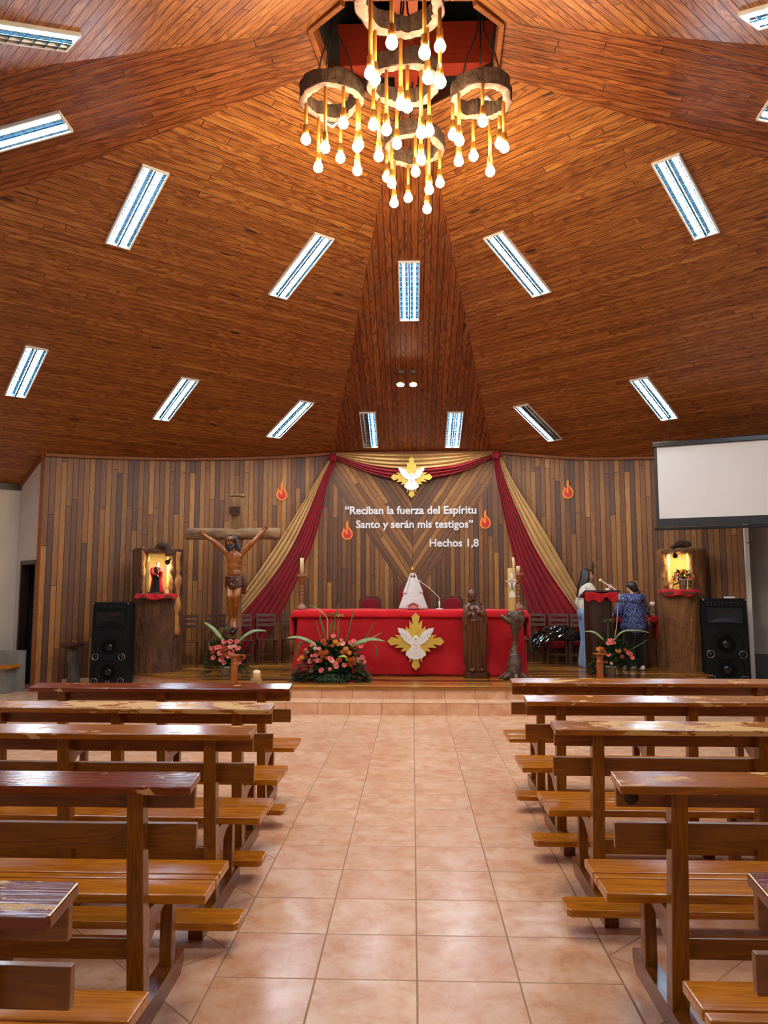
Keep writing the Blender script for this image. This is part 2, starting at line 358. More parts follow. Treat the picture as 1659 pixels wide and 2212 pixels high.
class MB:
    """collects shapes in world coordinates and links them as ONE mesh object"""
    def __init__(s): s.v = []; s.f = []; s.sm = []; s.uv = []
    def face(s, idx, smooth=False, uv=None): s.f.append(tuple(idx)); s.sm.append(smooth); s.uv.append(uv)
    def add(s, pts): n = len(s.v); s.v += [Vector(p) for p in pts]; return n
    def box(s, c, size, Rm=None):
        c = Vector(c); hx, hy, hz = [d / 2 for d in size]
        P = [Vector((x, y, z)) for z in (-hz, hz) for y in (-hy, hy) for x in (-hx, hx)]
        n = s.add([c + (Rm @ p if Rm else p) for p in P])
        for q in ((0, 2, 3, 1), (4, 5, 7, 6), (0, 1, 5, 4), (2, 6, 7, 3), (0, 4, 6, 2), (1, 3, 7, 5)): s.face([n + i for i in q])
        return s
    def bar(s, p0, p1, wx, wy, up=(0, 0, 1)):
        p0, p1 = Vector(p0), Vector(p1); z = (p1 - p0).normalized(); u = Vector(up)
        x = u.cross(z)
        if x.length < 1e-4: x = Vector((1, 0, 0))
        x.normalize(); y = z.cross(x)
        return s.box((p0 + p1) / 2, (wx, wy, (p1 - p0).length), Matrix((x, y, z)).transposed())
    def hexa(s, P):
        n = s.add(P)
        for q in ((0, 3, 2, 1), (4, 5, 6, 7), (0, 1, 5, 4), (1, 2, 6, 5), (2, 3, 7, 6), (3, 0, 4, 7)): s.face([n + i for i in q])
        return s
    def prism(s, poly, o, ex, ey, d):
        """polygon in the plane (ex, ey) at o, extruded by the vector d"""
        o, ex, ey, d = Vector(o), Vector(ex), Vector(ey), Vector(d); m = len(poly)
        area = sum(poly[i][0] * poly[(i + 1) % m][1] - poly[(i + 1) % m][0] * poly[i][1] for i in range(m))
        poly = list(poly)
        if (area > 0) != (ex.cross(ey).dot(d) < 0): poly.reverse()
        a = s.add([o + ex * p[0] + ey * p[1] for p in poly]); b = s.add([o + ex * p[0] + ey * p[1] + d for p in poly])
        s.face(range(a, a + m)); s.face(range(b + m - 1, b - 1, -1))
        for i in range(m):
            j = (i + 1) % m; s.face((a + i, b + i, b + j, a + j))
        return s
    def tube(s, pts, r, n=10, cap=True):
        pts = [Vector(p) for p in pts]; m = len(pts); rs = r if isinstance(r, (list, tuple)) else [r] * m
        rings = []; px = None
        for i, p in enumerate(pts):
            t = (pts[min(i + 1, m - 1)] - pts[max(i - 1, 0)]).normalized()
            if px is None: B = basis(t); px = B.col[0].copy()
            x = (px - t * px.dot(t))
            if x.length < 1e-5: x = basis(t).col[0].copy()
            x.normalize(); y = t.cross(x); px = x
            rings.append(s.add([p + (x * math.cos(2 * PI * k / n) + y * math.sin(2 * PI * k / n)) * rs[i] for k in range(n)]))
        for i in range(m - 1):
            for k in range(n):
                j = (k + 1) % n; s.face((rings[i] + k, rings[i] + j, rings[i + 1] + j, rings[i + 1] + k), True)
        if cap:
            s.face([rings[0] + k for k in reversed(range(n))]); s.face([rings[-1] + k for k in range(n)])
        return s
    def lathe(s, prof, o, n=24, axis=(0, 0, 1), wob=None):
        o = Vector(o); B = basis(axis) if tuple(axis) != (0, 0, 1) else Matrix.Identity(3); rings = []
        for r, z in prof:
            ring = []
            for k in range(n):
                a = 2 * PI * k / n; rr = r * (wob(a, z) if wob else 1.0)
                ring.append(o + B @ Vector((rr * math.cos(a), rr * math.sin(a), z)))
            rings.append(s.add(ring))
        for i in range(len(prof) - 1):
            for k in range(n):
                j = (k + 1) % n; s.face((rings[i] + k, rings[i] + j, rings[i + 1] + j, rings[i + 1] + k), True)
        if prof[0][0] > 1e-4: s.face([rings[0] + k for k in reversed(range(n))])
        if prof[-1][0] > 1e-4: s.face([rings[-1] + k for k in range(n)])
        return s
    def ell(s, c, r, Rm=None, nu=16, nv=10):
        c = Vector(c); r = (r, r, r) if isinstance(r, (int, float)) else r; rings = []
        def P(a, b):
            q = Vector((r[0] * math.cos(b) * math.cos(a), r[1] * math.cos(b) * math.sin(a), r[2] * math.sin(b)))
            return c + (Rm @ q if Rm else q)
        b0 = s.add([P(0, -PI / 2)])
        for i in range(1, nv):
            b = -PI / 2 + PI * i / nv; rings.append(s.add([P(2 * PI * k / nu, b) for k in range(nu)]))
        b1 = s.add([P(0, PI / 2)])
        for k in range(nu):
            j = (k + 1) % nu
            s.face((b0, rings[0] + j, rings[0] + k), True); s.face((b1, rings[-1] + k, rings[-1] + j), True)
            for i in range(len(rings) - 1):
                s.face((rings[i] + k, rings[i] + j, rings[i + 1] + j, rings[i + 1] + k), True)
        return s
    def cap(s, p0, p1, r0, r1, n=12):
        """tapered limb with rounded ends"""
        p0, p1 = Vector(p0), Vector(p1); d = p1 - p0; t = d.normalized()
        pts, rs = [], []
        for a in (-80, -55, -28, 0): pts.append(p0 + t * r0 * math.sin(R(a))); rs.append(max(r0 * math.cos(R(a)), 1e-4))
        for a in (0, 28, 55, 80): pts.append(p1 + t * r1 * math.sin(R(a))); rs.append(max(r1 * math.cos(R(a)), 1e-4))
        return s.tube(pts, rs, n)
    def limb(s, P, rs, n=12):
        for i in range(len(P) - 1): s.cap(P[i], P[i + 1], rs[i], rs[i + 1], n)
        return s
    def grid(s, fn, nu, nv, smooth=True, uvf=None):
        n = s.add([fn(i / nu, j / nv) for j in range(nv + 1) for i in range(nu + 1)])
        for j in range(nv):
            for i in range(nu):
                a = n + j * (nu + 1) + i; q = (a, a + 1, a + nu + 2, a + nu + 1)
                uv = None
                if uvf: uv = [uvf(ii / nu, jj / nv) for ii, jj in ((i, j), (i + 1, j), (i + 1, j + 1), (i, j + 1))]
                s.face(q, smooth, uv)
        return s
    def mesh(s, name, off=Vector((0, 0, 0))):
        me = bpy.data.meshes.new(name)
        me.from_pydata([v - off for v in s.v], [], s.f)
        me.polygons.foreach_set('use_smooth', s.sm)
        if any(u is not None for u in s.uv):
            ul = me.uv_layers.new(name='UVMap'); li = 0
            for fi, f in enumerate(s.f):
                for k in range(len(f)):
                    if s.uv[fi]: ul.data[li].uv = s.uv[fi][k]
                    li += 1
        me.update(); return me
    def build(s, name, m, parent=None, bevel=0.0, solid=0.0, sub=0, fix=False):
        me = s.mesh(name, base_of(parent))
        if fix:
            b = bmesh.new(); b.from_mesh(me); bmesh.ops.recalc_face_normals(b, faces=b.faces); b.to_mesh(me); b.free()
        me.materials.append(M[m] if isinstance(m, str) else m)
        o = bpy.data.objects.new(name, me); COL.objects.link(o)
        if parent is not None: o.parent = parent
        if solid: md = o.modifiers.new('solid', 'SOLIDIFY'); md.thickness = solid; md.offset = 0
        if bevel: md = o.modifiers.new('bevel', 'BEVEL'); md.width = bevel; md.segments = 2; md.limit_method = 'ANGLE'
        if sub: md = o.modifiers.new('sub', 'SUBSURF'); md.levels = sub; md.render_levels = sub
        return o
    def sculpt(s, name, m, parent=None, voxel=0.008, smooth=4, fac=0.5):
        """fuses all collected shapes into one continuous surface"""
        me = s.mesh(name, base_of(parent))
        o = bpy.data.objects.new(name, me); COL.objects.link(o)
        md = o.modifiers.new('r', 'REMESH'); md.mode = 'VOXEL'; md.voxel_size = voxel; md.use_smooth_shade = True
        if smooth: sm = o.modifiers.new('s', 'SMOOTH'); sm.factor = fac; sm.iterations = smooth
        bpy.context.view_layer.update()
        dg = bpy.context.evaluated_depsgraph_get()
        nm = bpy.data.meshes.new_from_object(o.evaluated_get(dg))
        o.modifiers.clear(); o.data = nm; bpy.data.meshes.remove(me)
        nm.materials.clear(); nm.materials.append(M[m])
        nm.polygons.foreach_set('use_smooth', [True] * len(nm.polygons)); nm.name = name
        if parent is not None: o.parent = parent
        return o

def tag(o, label, cat, group=None):
    o['label'] = label; o['category'] = cat
    if group: o['group'] = group
    return o
def thing(name, label, cat, loc=(0, 0, 0), group=None):
    o = bpy.data.objects.new(name, None); COL.objects.link(o); o.empty_display_size = 0.1
    o.location = loc; return tag(o, label, cat, group)
def struct(o): o['kind'] = 'structure'; return o
def dup(root, label, group=None):
    r = root.copy(); COL.objects.link(r); r['label'] = label
    if group: r['group'] = group
    for c in list(root.children):
        d = c.copy(); COL.objects.link(d); d.parent = r
        for g in list(c.children):
            e = g.copy(); COL.objects.link(e); e.parent = d
    return r
def place(o, loc, rz=0.0): o.location = loc; o.rotation_euler = (0, 0, rz); return o
def sub(o, label): o['label'] = label; return o

# ------------------------------------------------------------------ roof planes, walls
N_C = Vector((0, 0.33, 1.0)); P_C = atY(890, 978, 15.2)
def onC(x, y): return onpl(x, y, P_C, N_C)
W1, W2, A1, A2 = onC(718, 979), onC(1064, 976), onC(855, 235), onC(918, 235)
dL = Vector((math.cos(R(40)), math.sin(R(40)), 0)); dR = Vector((math.cos(R(40)), -math.sin(R(40)), 0))
def pnorm(a, b): n = a.cross(b); return n / n.z
N_L = pnorm(dL, A1 - W1); N_R = pnorm(dR, A2 - W2)
def onL(x, y): return onpl(x, y, W1, N_L)
def onR(x, y): return onpl(x, y, W2, N_R)
def zat(p, n, x, y): return p.z - (n.x * (x - p.x) + n.y * (y - p.y)) / n.z
B0, B1 = onL(703, 150), onL(0, 425); C0, C1 = onR(1071, 160), onR(1659, 345)
pb = Vector((math.cos(R(84)), math.sin(R(84)), 0)); pc = Vector((-math.cos(R(84)), math.sin(R(84)), 0))
N_BL = pnorm(B1 - B0, pb); N_BR = pnorm(C1 - C0, pc)
def onBL(x, y): return onpl(x, y, B0, N_BL)
def onBR(x, y): return onpl(x, y, C0, N_BR)
U0, U1 = onBL(690, 68), onBL(0, 160); V0, V1 = onBR(1083, 55), onBR(1659, 103)
TL, TR = onBL(670, 58), onBR(1084, 45)
dUL = ray(-691, 1120).normalized(); dUR = Vector((-dUL.x, dUL.y, dUL.z))
N_UL = pnorm(U1 - U0, dUL); N_UR = pnorm(V1 - V0, dUR)
def onUL(x, y): return onpl(x, y, U0, N_UL)
def onUR(x, y): return onpl(x, y, V0, N_UR)
OL, OR_ = onUL(742, 0), onUR(1024, 0)

def roof(name, pts, p, n, d, mat='pine', holes=None):
    """flat boarded roof face; boards run along d"""
    d = Vector(d); d = (d - n * (d.dot(n) / n.dot(n))).normalized(); q = n.normalized().cross(d)
    mb = MB(); P = [Vector((x, y, zat(p, n, x, y))) for x, y in pts]
    i = mb.add(P); uv = [((v - p).dot(d), (v - p).dot(q)) for v in P]
    mb.face(range(i, i + len(P)), False, uv)
    j = mb.add([v + n.normalized() * 0.03 for v in P]); mb.face(range(j + len(P) - 1, j - 1, -1), False, uv[::-1])
    return struct(mb.build(name, mat))
def xy(v): return (v.x, v.y)
def ext(a, b, t): return a + (b - a) * t
W1e, W2e = ext(A1, W1, 1.12), ext(A2, W2, 1.12)
Be, Ce = ext(B0, B1, 2.6), ext(C0, C1, 3.2); Ue, Ve = ext(U0, U1, 3.2), ext(V0, V1, 4.2)
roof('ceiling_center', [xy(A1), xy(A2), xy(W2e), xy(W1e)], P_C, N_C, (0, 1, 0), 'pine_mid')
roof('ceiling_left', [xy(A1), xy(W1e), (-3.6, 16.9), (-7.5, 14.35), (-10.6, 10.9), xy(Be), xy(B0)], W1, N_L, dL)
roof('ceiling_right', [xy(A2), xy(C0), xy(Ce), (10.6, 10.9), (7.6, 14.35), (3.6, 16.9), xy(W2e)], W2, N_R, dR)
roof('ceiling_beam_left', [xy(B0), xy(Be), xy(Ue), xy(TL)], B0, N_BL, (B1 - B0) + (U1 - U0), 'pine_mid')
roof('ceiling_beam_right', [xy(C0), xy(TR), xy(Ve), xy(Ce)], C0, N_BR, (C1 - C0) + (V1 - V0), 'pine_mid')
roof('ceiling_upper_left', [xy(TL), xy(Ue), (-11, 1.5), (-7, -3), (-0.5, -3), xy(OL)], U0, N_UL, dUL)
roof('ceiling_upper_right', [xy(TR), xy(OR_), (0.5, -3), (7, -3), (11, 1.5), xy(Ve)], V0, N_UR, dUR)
mb = MB()      # the narrow boarded strip behind the opening, overhead
zb = [Vector((-0.5, -3, zat(U0, N_UL, -0.5, -3))), Vector((0.5, -3, zat(V0, N_UR, 0.5, -3))), OR_, OL]
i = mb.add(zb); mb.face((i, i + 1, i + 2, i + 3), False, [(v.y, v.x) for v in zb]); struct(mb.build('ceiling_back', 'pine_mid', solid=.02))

# the open lantern over the middle: dark shaft, timber trim, red beams
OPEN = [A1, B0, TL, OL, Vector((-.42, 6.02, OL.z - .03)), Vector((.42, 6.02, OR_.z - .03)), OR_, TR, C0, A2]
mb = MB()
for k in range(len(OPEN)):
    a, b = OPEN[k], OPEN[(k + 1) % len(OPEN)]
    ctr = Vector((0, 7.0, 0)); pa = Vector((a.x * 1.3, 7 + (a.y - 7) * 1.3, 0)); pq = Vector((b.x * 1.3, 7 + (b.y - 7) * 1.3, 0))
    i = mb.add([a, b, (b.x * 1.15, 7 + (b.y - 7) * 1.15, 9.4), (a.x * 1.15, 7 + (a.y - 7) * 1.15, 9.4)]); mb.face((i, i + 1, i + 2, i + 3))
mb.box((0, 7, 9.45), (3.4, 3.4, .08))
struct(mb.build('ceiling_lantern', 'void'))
tn = 0
for k in (1, 2, 6, 7):
    a, b = OPEN[k], OPEN[(k + 1) % len(OPEN)]
    tn += 1
    struct(MB().bar(a + Vector((0, 0, .05)), b + Vector((0, 0, .05)), .05, .2, (0, 0, 1)).build('trim_%d' % tn, 'trim', bevel=.006))
for k in (0, 8):
    a, b = OPEN[k], OPEN[(k + 1) % len(OPEN)]; tn += 1
    struct(MB().bar(a + Vector((0, 0, .06)), b + Vector((0, 0, .06)), .03, .12, (0, 0, 1)).build('trim_%d' % tn, 'pine_mid', bevel=.004))
struct(MB().box((0, 7.43, 7.2), (1.9, .19, .46)).build('beam_cross', 'red_beam'))
q0, q1 = atZ(849, 30, 7.2), atZ(903, 30, 7.2)
struct(MB().box(((q0.x + q1.x) / 2, 6.55, 7.5), (q1.x - q0.x, 1.7, .14)).build('beam_middle', 'copper'))
struct(MB().box(((q0.x + q1.x) / 2, 7.68, 7.1), (q1.x - q0.x, .28, .2)).build('beam_stub', 'red_beam'))

# curved boarded wall behind the stage: plan curve follows the photo's wall-to-roof line
def spline(P, n):
    out = []
    for i in range(len(P) - 1):
        p0, p1, p2, p3 = P[max(i - 1, 0)], P[i], P[i + 1], P[min(i + 2, len(P) - 1)]
        for k in range(n):
            t = k / n
            out.append(0.5 * ((2 * p1) + (p2 - p0) * t + (2 * p0 - 5 * p1 + 4 * p2 - p3) * t * t + (3 * p1 - p0 - 3 * p2 + p3) * t ** 3))
    return out + [P[-1]]
WL = spline([onL(*q) for q in ((97, 981), (250, 988), (420, 991), (600, 987))] + [W1], 6)
WR = spline([W2] + [onR(*q) for q in ((1240, 989), (1410, 988), (1598, 985))], 6)
def boarded(name, P, zf):
    mb = MB(); s = 0.0
    for i in range(len(P) - 1):
        a, b = P[i], P[i + 1]; l = math.hypot(b.x - a.x, b.y - a.y)
        za, zb2 = zf(a) + .03, zf(b) + .03
        k = mb.add([(a.x, a.y, 0), (b.x, b.y, 0), (b.x, b.y, zb2), (a.x, a.y, za)])
        mb.face((k, k + 1, k + 2, k + 3), False, [(0, s), (0, s + l), (zb2, s + l), (za, s)])
        t = Vector((b.x - a.x, b.y - a.y, 0)).normalized(); nrm = Vector((-t.y, t.x, 0)) * .1
        k = mb.add([Vector((a.x, a.y, 0)) + nrm, Vector((b.x, b.y, 0)) + nrm, Vector((b.x, b.y, zb2)) + nrm, Vector((a.x, a.y, za)) + nrm])
        mb.face((k + 3, k + 2, k + 1, k))
        s += l
    return struct(mb.build(name, 'wall_wood'))
boarded('wall_left', WL, lambda p: zat(W1, N_L, p.x, p.y))
boarded('wall_right', WR, lambda p: zat(W2, N_R, p.x, p.y))
cx = (W1.x + W2.x) / 2
M['wall_v'] = planks('hardwood_chevron_boards', HARD, 0.093, 3.2, 0.42, 0.45, knots=False, gap=0.075, chevron=(atY(890, 1299, 15.2).z, 1.5))
mb = MB(); k = mb.add([(W1.x, W1.y, 0), (W2.x, W2.y, 0), W2, W1])
mb.face((k, k + 1, k + 2, k + 3), False, [(0, W1.x - cx), (0, W2.x - cx), (W2.z, W2.x - cx), (W1.z, W1.x - cx)])
k = mb.add([(W1.x, W1.y + .1, 0), (W2.x, W2.y + .1, 0), W2 + Vector((0, .1, 0)), W1 + Vector((0, .1, 0))]); mb.face((k + 3, k + 2, k + 1, k))
struct(mb.build('wall_back', 'wall_v'))
def cornice(name, P, zf):
    pts = [Vector((p.x, p.y, zf(p) - .015)) for p in P]
    mb = MB()
    for i in range(len(pts) - 1):
        t = (pts[i + 1] - pts[i]).normalized(); nn = Vector((t.y, -t.x, 0)).normalized() * .025
        mb.bar(pts[i] + nn, pts[i + 1] + nn, .06, .05)
    return struct(mb.build(name, 'trim'))
cornice('trim_7', WL, lambda p: zat(W1, N_L, p.x, p.y)); cornice('trim_8', WR, lambda p: zat(W2, N_R, p.x, p.y)); cornice('trim_9', [W1, W2], lambda p: p.z)
struct(MB().box((WL[0].x - .02, WL[0].y - .01, WL[0].z / 2), (.05, .05, WL[0].z)).build('trim_10', 'trim'))
WALL = [p.copy() for p in WL] + [p.copy() for p in WR]
def onwall(x, y, off=0.0):
    """where a pixel's ray meets the boarded wall, pulled off the wall towards the room"""
    d = ray(x, y); best = None
    for i in range(len(WALL) - 1):
        a, b = WALL[i], WALL[i + 1]; t = Vector((b.x - a.x, b.y - a.y, 0)).normalized(); n = Vector((t.y, -t.x, 0))
        aa = Vector((a.x, a.y, 0)) + n * off
        den = n.dot(d)
        if abs(den) < 1e-6: continue
        p = CAM + d * (n.dot(aa - CAM) / den); u = (p - aa).dot(t) / (Vector((b.x - a.x, b.y - a.y, 0)).length)
        m = 0.0 if 0 <= u <= 1 else min(abs(u), abs(u - 1))
        if best is None or m < best[0]: best = (m, p, t, n)
    return best[1], best[2], best[3]

# floor, stage and steps
struct(MB().box((0, 6, -.05), (24, 22, .1)).build('floor', 'floor'))
SH = 0.306
def shelf(name, poly, z0, z1, mat):
    return MB().prism(poly, (0, 0, z0), (1, 0, 0), (0, 1, 0), (0, 0, z1 - z0))
sF = 10.80
stage_poly = [(-2.06, sF), (2.06, sF), (3.3, 11.70), (4.65, 12.68), (5.4, 13.25), (5.5, 13.9), (4.4, 14.5), (1.66, 15.19), (-1.62, 15.19), (-4.2, 14.2), (-5.4, 13.55), (-5.4, 13.22), (-4.65, 12.68), (-3.3, 11.70)]
mb = MB(); n_ = len(stage_poly)
i = mb.add([(x, y, SH) for x, y in stage_poly]); mb.face(range(i, i + n_), False, [(x, y) for x, y in stage_poly])
for k in range(n_):
    (x0, y0), (x1, y1) = stage_poly[k], stage_poly[(k + 1) % n_]
    j = mb.add([(x0, y0, .27), (x1, y1, .27), (x1, y1, SH), (x0, y0, SH)]); mb.face((j, j + 1, j + 2, j + 3), False, [(0, .011), (1.2, .011), (1.2, .05), (0, .05)])
struct(mb.build('floor_stage', 'stage'))
low = [(-2.25, 10.36), (2.25, 10.36), (3.56, 11.34), (4.91, 12.32), (6.1, 13.2), (5.5, 13.75), (4.3, 14.3), (-4.3, 14.2), (-6.0, 13.05), (-5.7, 12.9), (-4.91, 12.32), (-3.56, 11.34)]
struct(shelf('step_1', low, 0, .153, 'tile_step').build('step_1', 'tile_step'))
ris = [(x * .995, y + .02) for x, y in stage_poly]
struct(shelf('step_2', ris, .15, .275, 'tile_step').build('step_2', 'tile_step'))
mb = MB()     # joints between the step tiles
for k in range(-5, 6):
    x = .014 + k * .4244
    mb.box((x, 10.358, .077), (.006, .006, .15)); mb.box((x, 10.57, .1535), (.006, .43, .003)); mb.box((x, 10.818, .21), (.006, .006, .125))
mb.box((0, 10.36, .153), (4.4, .006, .004))
struct(mb.build('step_joints', 'grout'))

# white side walls, doorway on the left, grey recess on the right
CL, C2 = onL(97, 981), onL(45, 1050)
CLx, C2x = Vector((CL.x, CL.y, 0)), Vector((C2.x, C2.y, 0))
tv = (C2x - CLx).normalized(); nv = Vector((-tv.y, tv.x, 0)); nv = nv if nv.dot(-CLx) > 0 else -nv
def onret(x, y): return onpl(x, y, CLx, nv)
d1, d2 = onret(82, 1209), onret(47, 1212); dtop = d1.z
u1, u2 = (d1 - CLx).dot(tv), (d2 - CLx).dot(tv); uL = (C2x - CLx).length
def zL(p): return zat(W1, N_L, p.x, p.y) + .02
def wq(mb, ua, ub, z0, z1a, z1b):
    a, b = CLx + tv * ua, CLx + tv * ub; n = -nv * .12
    mb.hexa([a + Vector((0, 0, z0)), b + Vector((0, 0, z0)), b + n + Vector((0, 0, z0)), a + n + Vector((0, 0, z0)),
             a + Vector((0, 0, z1a)), b + Vector((0, 0, z1b)), b + n + Vector((0, 0, z1b)), a + n + Vector((0, 0, z1a))])
mb = MB()
wq(mb, 0.02, u1, 0, zL(CLx), zL(CLx + tv * u1)); wq(mb, u1, u2, dtop, zL(CLx + tv * u1), zL(CLx + tv * u2)); wq(mb, u2, uL, 0, zL(CLx + tv * u2), zL(C2x))
struct(mb.build('wall_side_left', 'white_wall', fix=True))
mb = MB(); far = C2x + Vector((-math.cos(R(42)), -math.sin(R(42)), 0)) * 4.6; zf = zL(C2x)
n3 = Vector((-(far - C2x).y, (far - C2x).x, 0)).normalized() * .1
if n3.dot(-C2x) > 0: n3 = -n3
mb.hexa([C2x, far, far + n3, C2x + n3] + [q + Vector((0, 0, zf)) for q in (C2x, far, far + n3, C2x + n3)])
struct(mb.build('wall_far_left', 'white_wall', fix=True))
struct(MB().bar(C2x + Vector((0, 0, zf - .05)), far + Vector((0, 0, zf - .05)), .12, .1).build('trim_11', 'frame_dark'))
struct(MB().bar(C2x + Vector((0, 0, zL(C2x) - .03)) , CLx + Vector((0, 0, zL(CLx) - .03)), .1, .06).build('trim_12', 'trim'))
# doorway: dark frame, dim lobby and a panelled leaf standing ajar
dt = thing('door_1', 'dark panelled wooden door standing ajar in the white wall', 'door', CLx + tv * ((u1 + u2) / 2)); struct(dt)
a, b = CLx + tv * u1, CLx + tv * u2
fr = MB()
for p in (a + tv * .03, b - tv * .03): fr.box(p - nv * .05 + Vector((0, 0, dtop / 2)), (.07, .14, dtop), Matrix((tv, nv, Vector((0, 0, 1)))).transposed())
fr.box((a + b) / 2 - nv * .05 + Vector((0, 0, dtop - .035)), ((b - a).length, .14, .07), Matrix((tv, nv, Vector((0, 0, 1)))).transposed())
fr.build('door_frame', 'frame_dark', dt)
hinge = a + tv * .07 - nv * .08; ldir = (tv * math.cos(R(38)) - nv * math.sin(R(38))).normalized(); lw = (b - a).length - .14
ln_ = ldir.cross(Vector((0, 0, 1))); LM = Matrix((ldir, ln_, Vector((0, 0, 1)))).transposed()
lf = MB().box(hinge + ldir * lw / 2 + Vector((0, 0, dtop / 2 - .03)), (lw, .045, dtop - .1), LM)
for zc_, hh in ((.5, .62), (1.25, .6), (1.86, .34)):
    for uu in (.27, .73): lf.box(hinge + ldir * lw * uu + Vector((0, 0, zc_)), (lw * .32, .065, hh), LM)
leaf_o = lf.build('door_leaf', 'door', dt, bevel=.008)
MB().tube([hinge + ldir * lw * .9 + ln_ * s_ * .05 + Vector((0, 0, 1.0)) for s_ in (-1, 1)], .018, 8).build('door_handle', 'chrome', leaf_o)
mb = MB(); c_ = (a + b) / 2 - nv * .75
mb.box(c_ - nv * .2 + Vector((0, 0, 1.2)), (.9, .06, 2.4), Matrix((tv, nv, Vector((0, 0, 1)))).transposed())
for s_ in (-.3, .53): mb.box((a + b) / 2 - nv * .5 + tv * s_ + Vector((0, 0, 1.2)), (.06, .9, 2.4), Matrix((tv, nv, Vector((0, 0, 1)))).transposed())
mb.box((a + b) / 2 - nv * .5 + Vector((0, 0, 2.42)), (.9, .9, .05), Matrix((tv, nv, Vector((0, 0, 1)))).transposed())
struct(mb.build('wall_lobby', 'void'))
# right
CR = WR[-1]; CRx = Vector((CR.x, CR.y, 0))
struct(MB().bar(CRx + Vector((.03, -.01, 0)), CRx + Vector((.03, -.01, CR.z)), .07, .07, (0, 1, 0)).build('trim_13', 'white_metal'))
r0 = CRx + Vector((.06, .5, 0)); r1 = CRx + Vector((4.6, -3.1, 0)); zr = zat(W2, N_R, CR.x, CR.y)
nr = Vector((r1.y - r0.y, -(r1.x - r0.x), 0)).normalized()
if nr.dot(-r0) < 0: nr = -nr
def slab(p, q, z0, z1, th): 
    n = -nr * th
    return MB().hexa([p + Vector((0, 0, z0)), q + Vector((0, 0, z0)), q + n + Vector((0, 0, z0)), p + n + Vector((0, 0, z0)), p + Vector((0, 0, z1)), q + Vector((0, 0, z1)), q + n + Vector((0, 0, z1)), p + n + Vector((0, 0, z1))])
struct(slab(r0, r1, 0.56, zr + .5, .1).build('wall_side_right', 'grey_wall', fix=True))
struct(slab(r0 + nr * .004, r1 + nr * .004, 0, .56, .1).build('wall_side_right_dado', 'grey_dado', fix=True))
# long side walls of the hall, outside the frame
struct(MB().box((-10.4, 3, 1.8), (.12, 16, 3.6)).build('wall_hall_left', 'white_wall'))
struct(MB().box((10.4, 3, 1.8), (.12, 14, 3.6)).build('wall_hall_right', 'white_wall'))

# ------------------------------------------------------------------ fluorescent ceiling lights
def troffer(c, n, d, label, lit=(True, True), L=1.26, Wd=0.30):
    """recessed-style fitting of two tubes behind a louvre; c on the roof plane, d along the tubes"""
    z = -n.normalized(); x = (Vector(d) - z * Vector(d).dot(z)).normalized(); y = z.cross(x)
    t = thing('ceiling_light', label, 'ceiling light', (0, 0, 0), 'fluorescent ceiling lights')
    fr = MB(); D = .03
    for s_ in (-1, 1):
        fr.box((0, s_ * (Wd / 2 - .009), D / 2), (L, .018, D)); fr.box((s_ * (L / 2 - .009), 0, D / 2), (.018, Wd - .036, D))
    fr.build('frame', 'white_metal', t)
    for k, s_ in enumerate((-1, 1)):
        y0 = s_ * Wd / 4; hw = Wd / 4 - .012
        tray = MB()
        P = [(y0 + hw * math.cos(a), .028 - .022 * math.sin(a)) for a in [PI * q / 8 for q in range(9)]]
        for q in range(8):
            (ya, za), (yb, zb_) = P[q], P[q + 1]
            i = tray.add([(-L / 2 + .018, ya, za), (L / 2 - .018, ya, za), (L / 2 - .018, yb, zb_), (-L / 2 + .018, yb, zb_)]); tray.face((i, i + 1, i + 2, i + 3), True)
        tray.build('reflector', 'reflector' if lit[k] else 'reflector_off', t)
        MB().tube([(-L / 2 + .03, y0, .017), (L / 2 - .03, y0, .017)], .0125, 8).build('tube', 'tube' if lit[k] else 'tube_off', t)
    lv = MB(); nb = 12
    lv.box((0, 0, .026), (L - .04, .008, .016))
    for q in range(1, nb): lv.box((-L / 2 + L * q / nb, 0, .0285), (.004, Wd - .04, .011))
    lv.build('louvre', 'reflector', t)
    t.matrix_world = Matrix((x, y, z)).transposed().to_4x4(); t.location = Vector(c) - z * 0.0
    return t
def mid(f, Q): P = [f(*q) for q in Q]; return (P[0] + P[1] + P[2] + P[3]) / 4
upL = Vector((N_L.x, N_L.y, 0)); upL = Vector((-N_L.x, -N_L.y, N_L.x ** 2 + N_L.y ** 2)); upR = Vector((-N_R.x, -N_R.y, N_R.x ** 2 + N_R.y ** 2)); upC = Vector((0, -1, .33))
troffer(mid(onL, [(318, 357), (377, 375), (270, 536), (216, 519)]), N_L, upL, 'big bright ceiling light on the left slope, nearest the left roof beam')
troffer(mid(onL, [(692, 505), (728, 520), (610, 642), (570, 630)]), N_L, upL, 'ceiling light on the left slope beside the dark middle strip of boards')
troffer(mid(onL, [(68, 750), (112, 757), (45, 853), (0, 850)]), N_L, upL, 'ceiling light low on the left slope near the white wall corner')
troffer(mid(onL, [(400, 816), (433, 823), (360, 906), (322, 901)]), N_L, upL, 'ceiling light above the wall over the crucifix')
troffer(mid(onL, [(654, 867), (680, 873), (600, 942), (569, 938)]), N_L, upL, 'lowest ceiling light on the left slope, just over the left drape knot')
troffer(mid(onC, [(861, 567), (907, 567), (905, 688), (863, 688)]), N_C, upC, 'ceiling light alone in the middle of the dark strip above two gold spotlights')
troffer(mid(onC, [(777, 895), (812, 894), (816, 961), (785, 961)]), N_C, upC, 'half-lit ceiling light left of the two low ones over the altar wall', (True, False), L=1.3)
troffer(mid(onC, [(966, 894), (1002, 894), (993, 961), (960, 961)]), N_C, upC, 'fully lit ceiling light right of the two low ones over the altar wall', L=1.3)
troffer(mid(onR, [(1040, 520), (1077, 503), (1197, 623), (1160, 636)]), N_R, upR, 'ceiling light on the right slope beside the dark middle strip of boards')
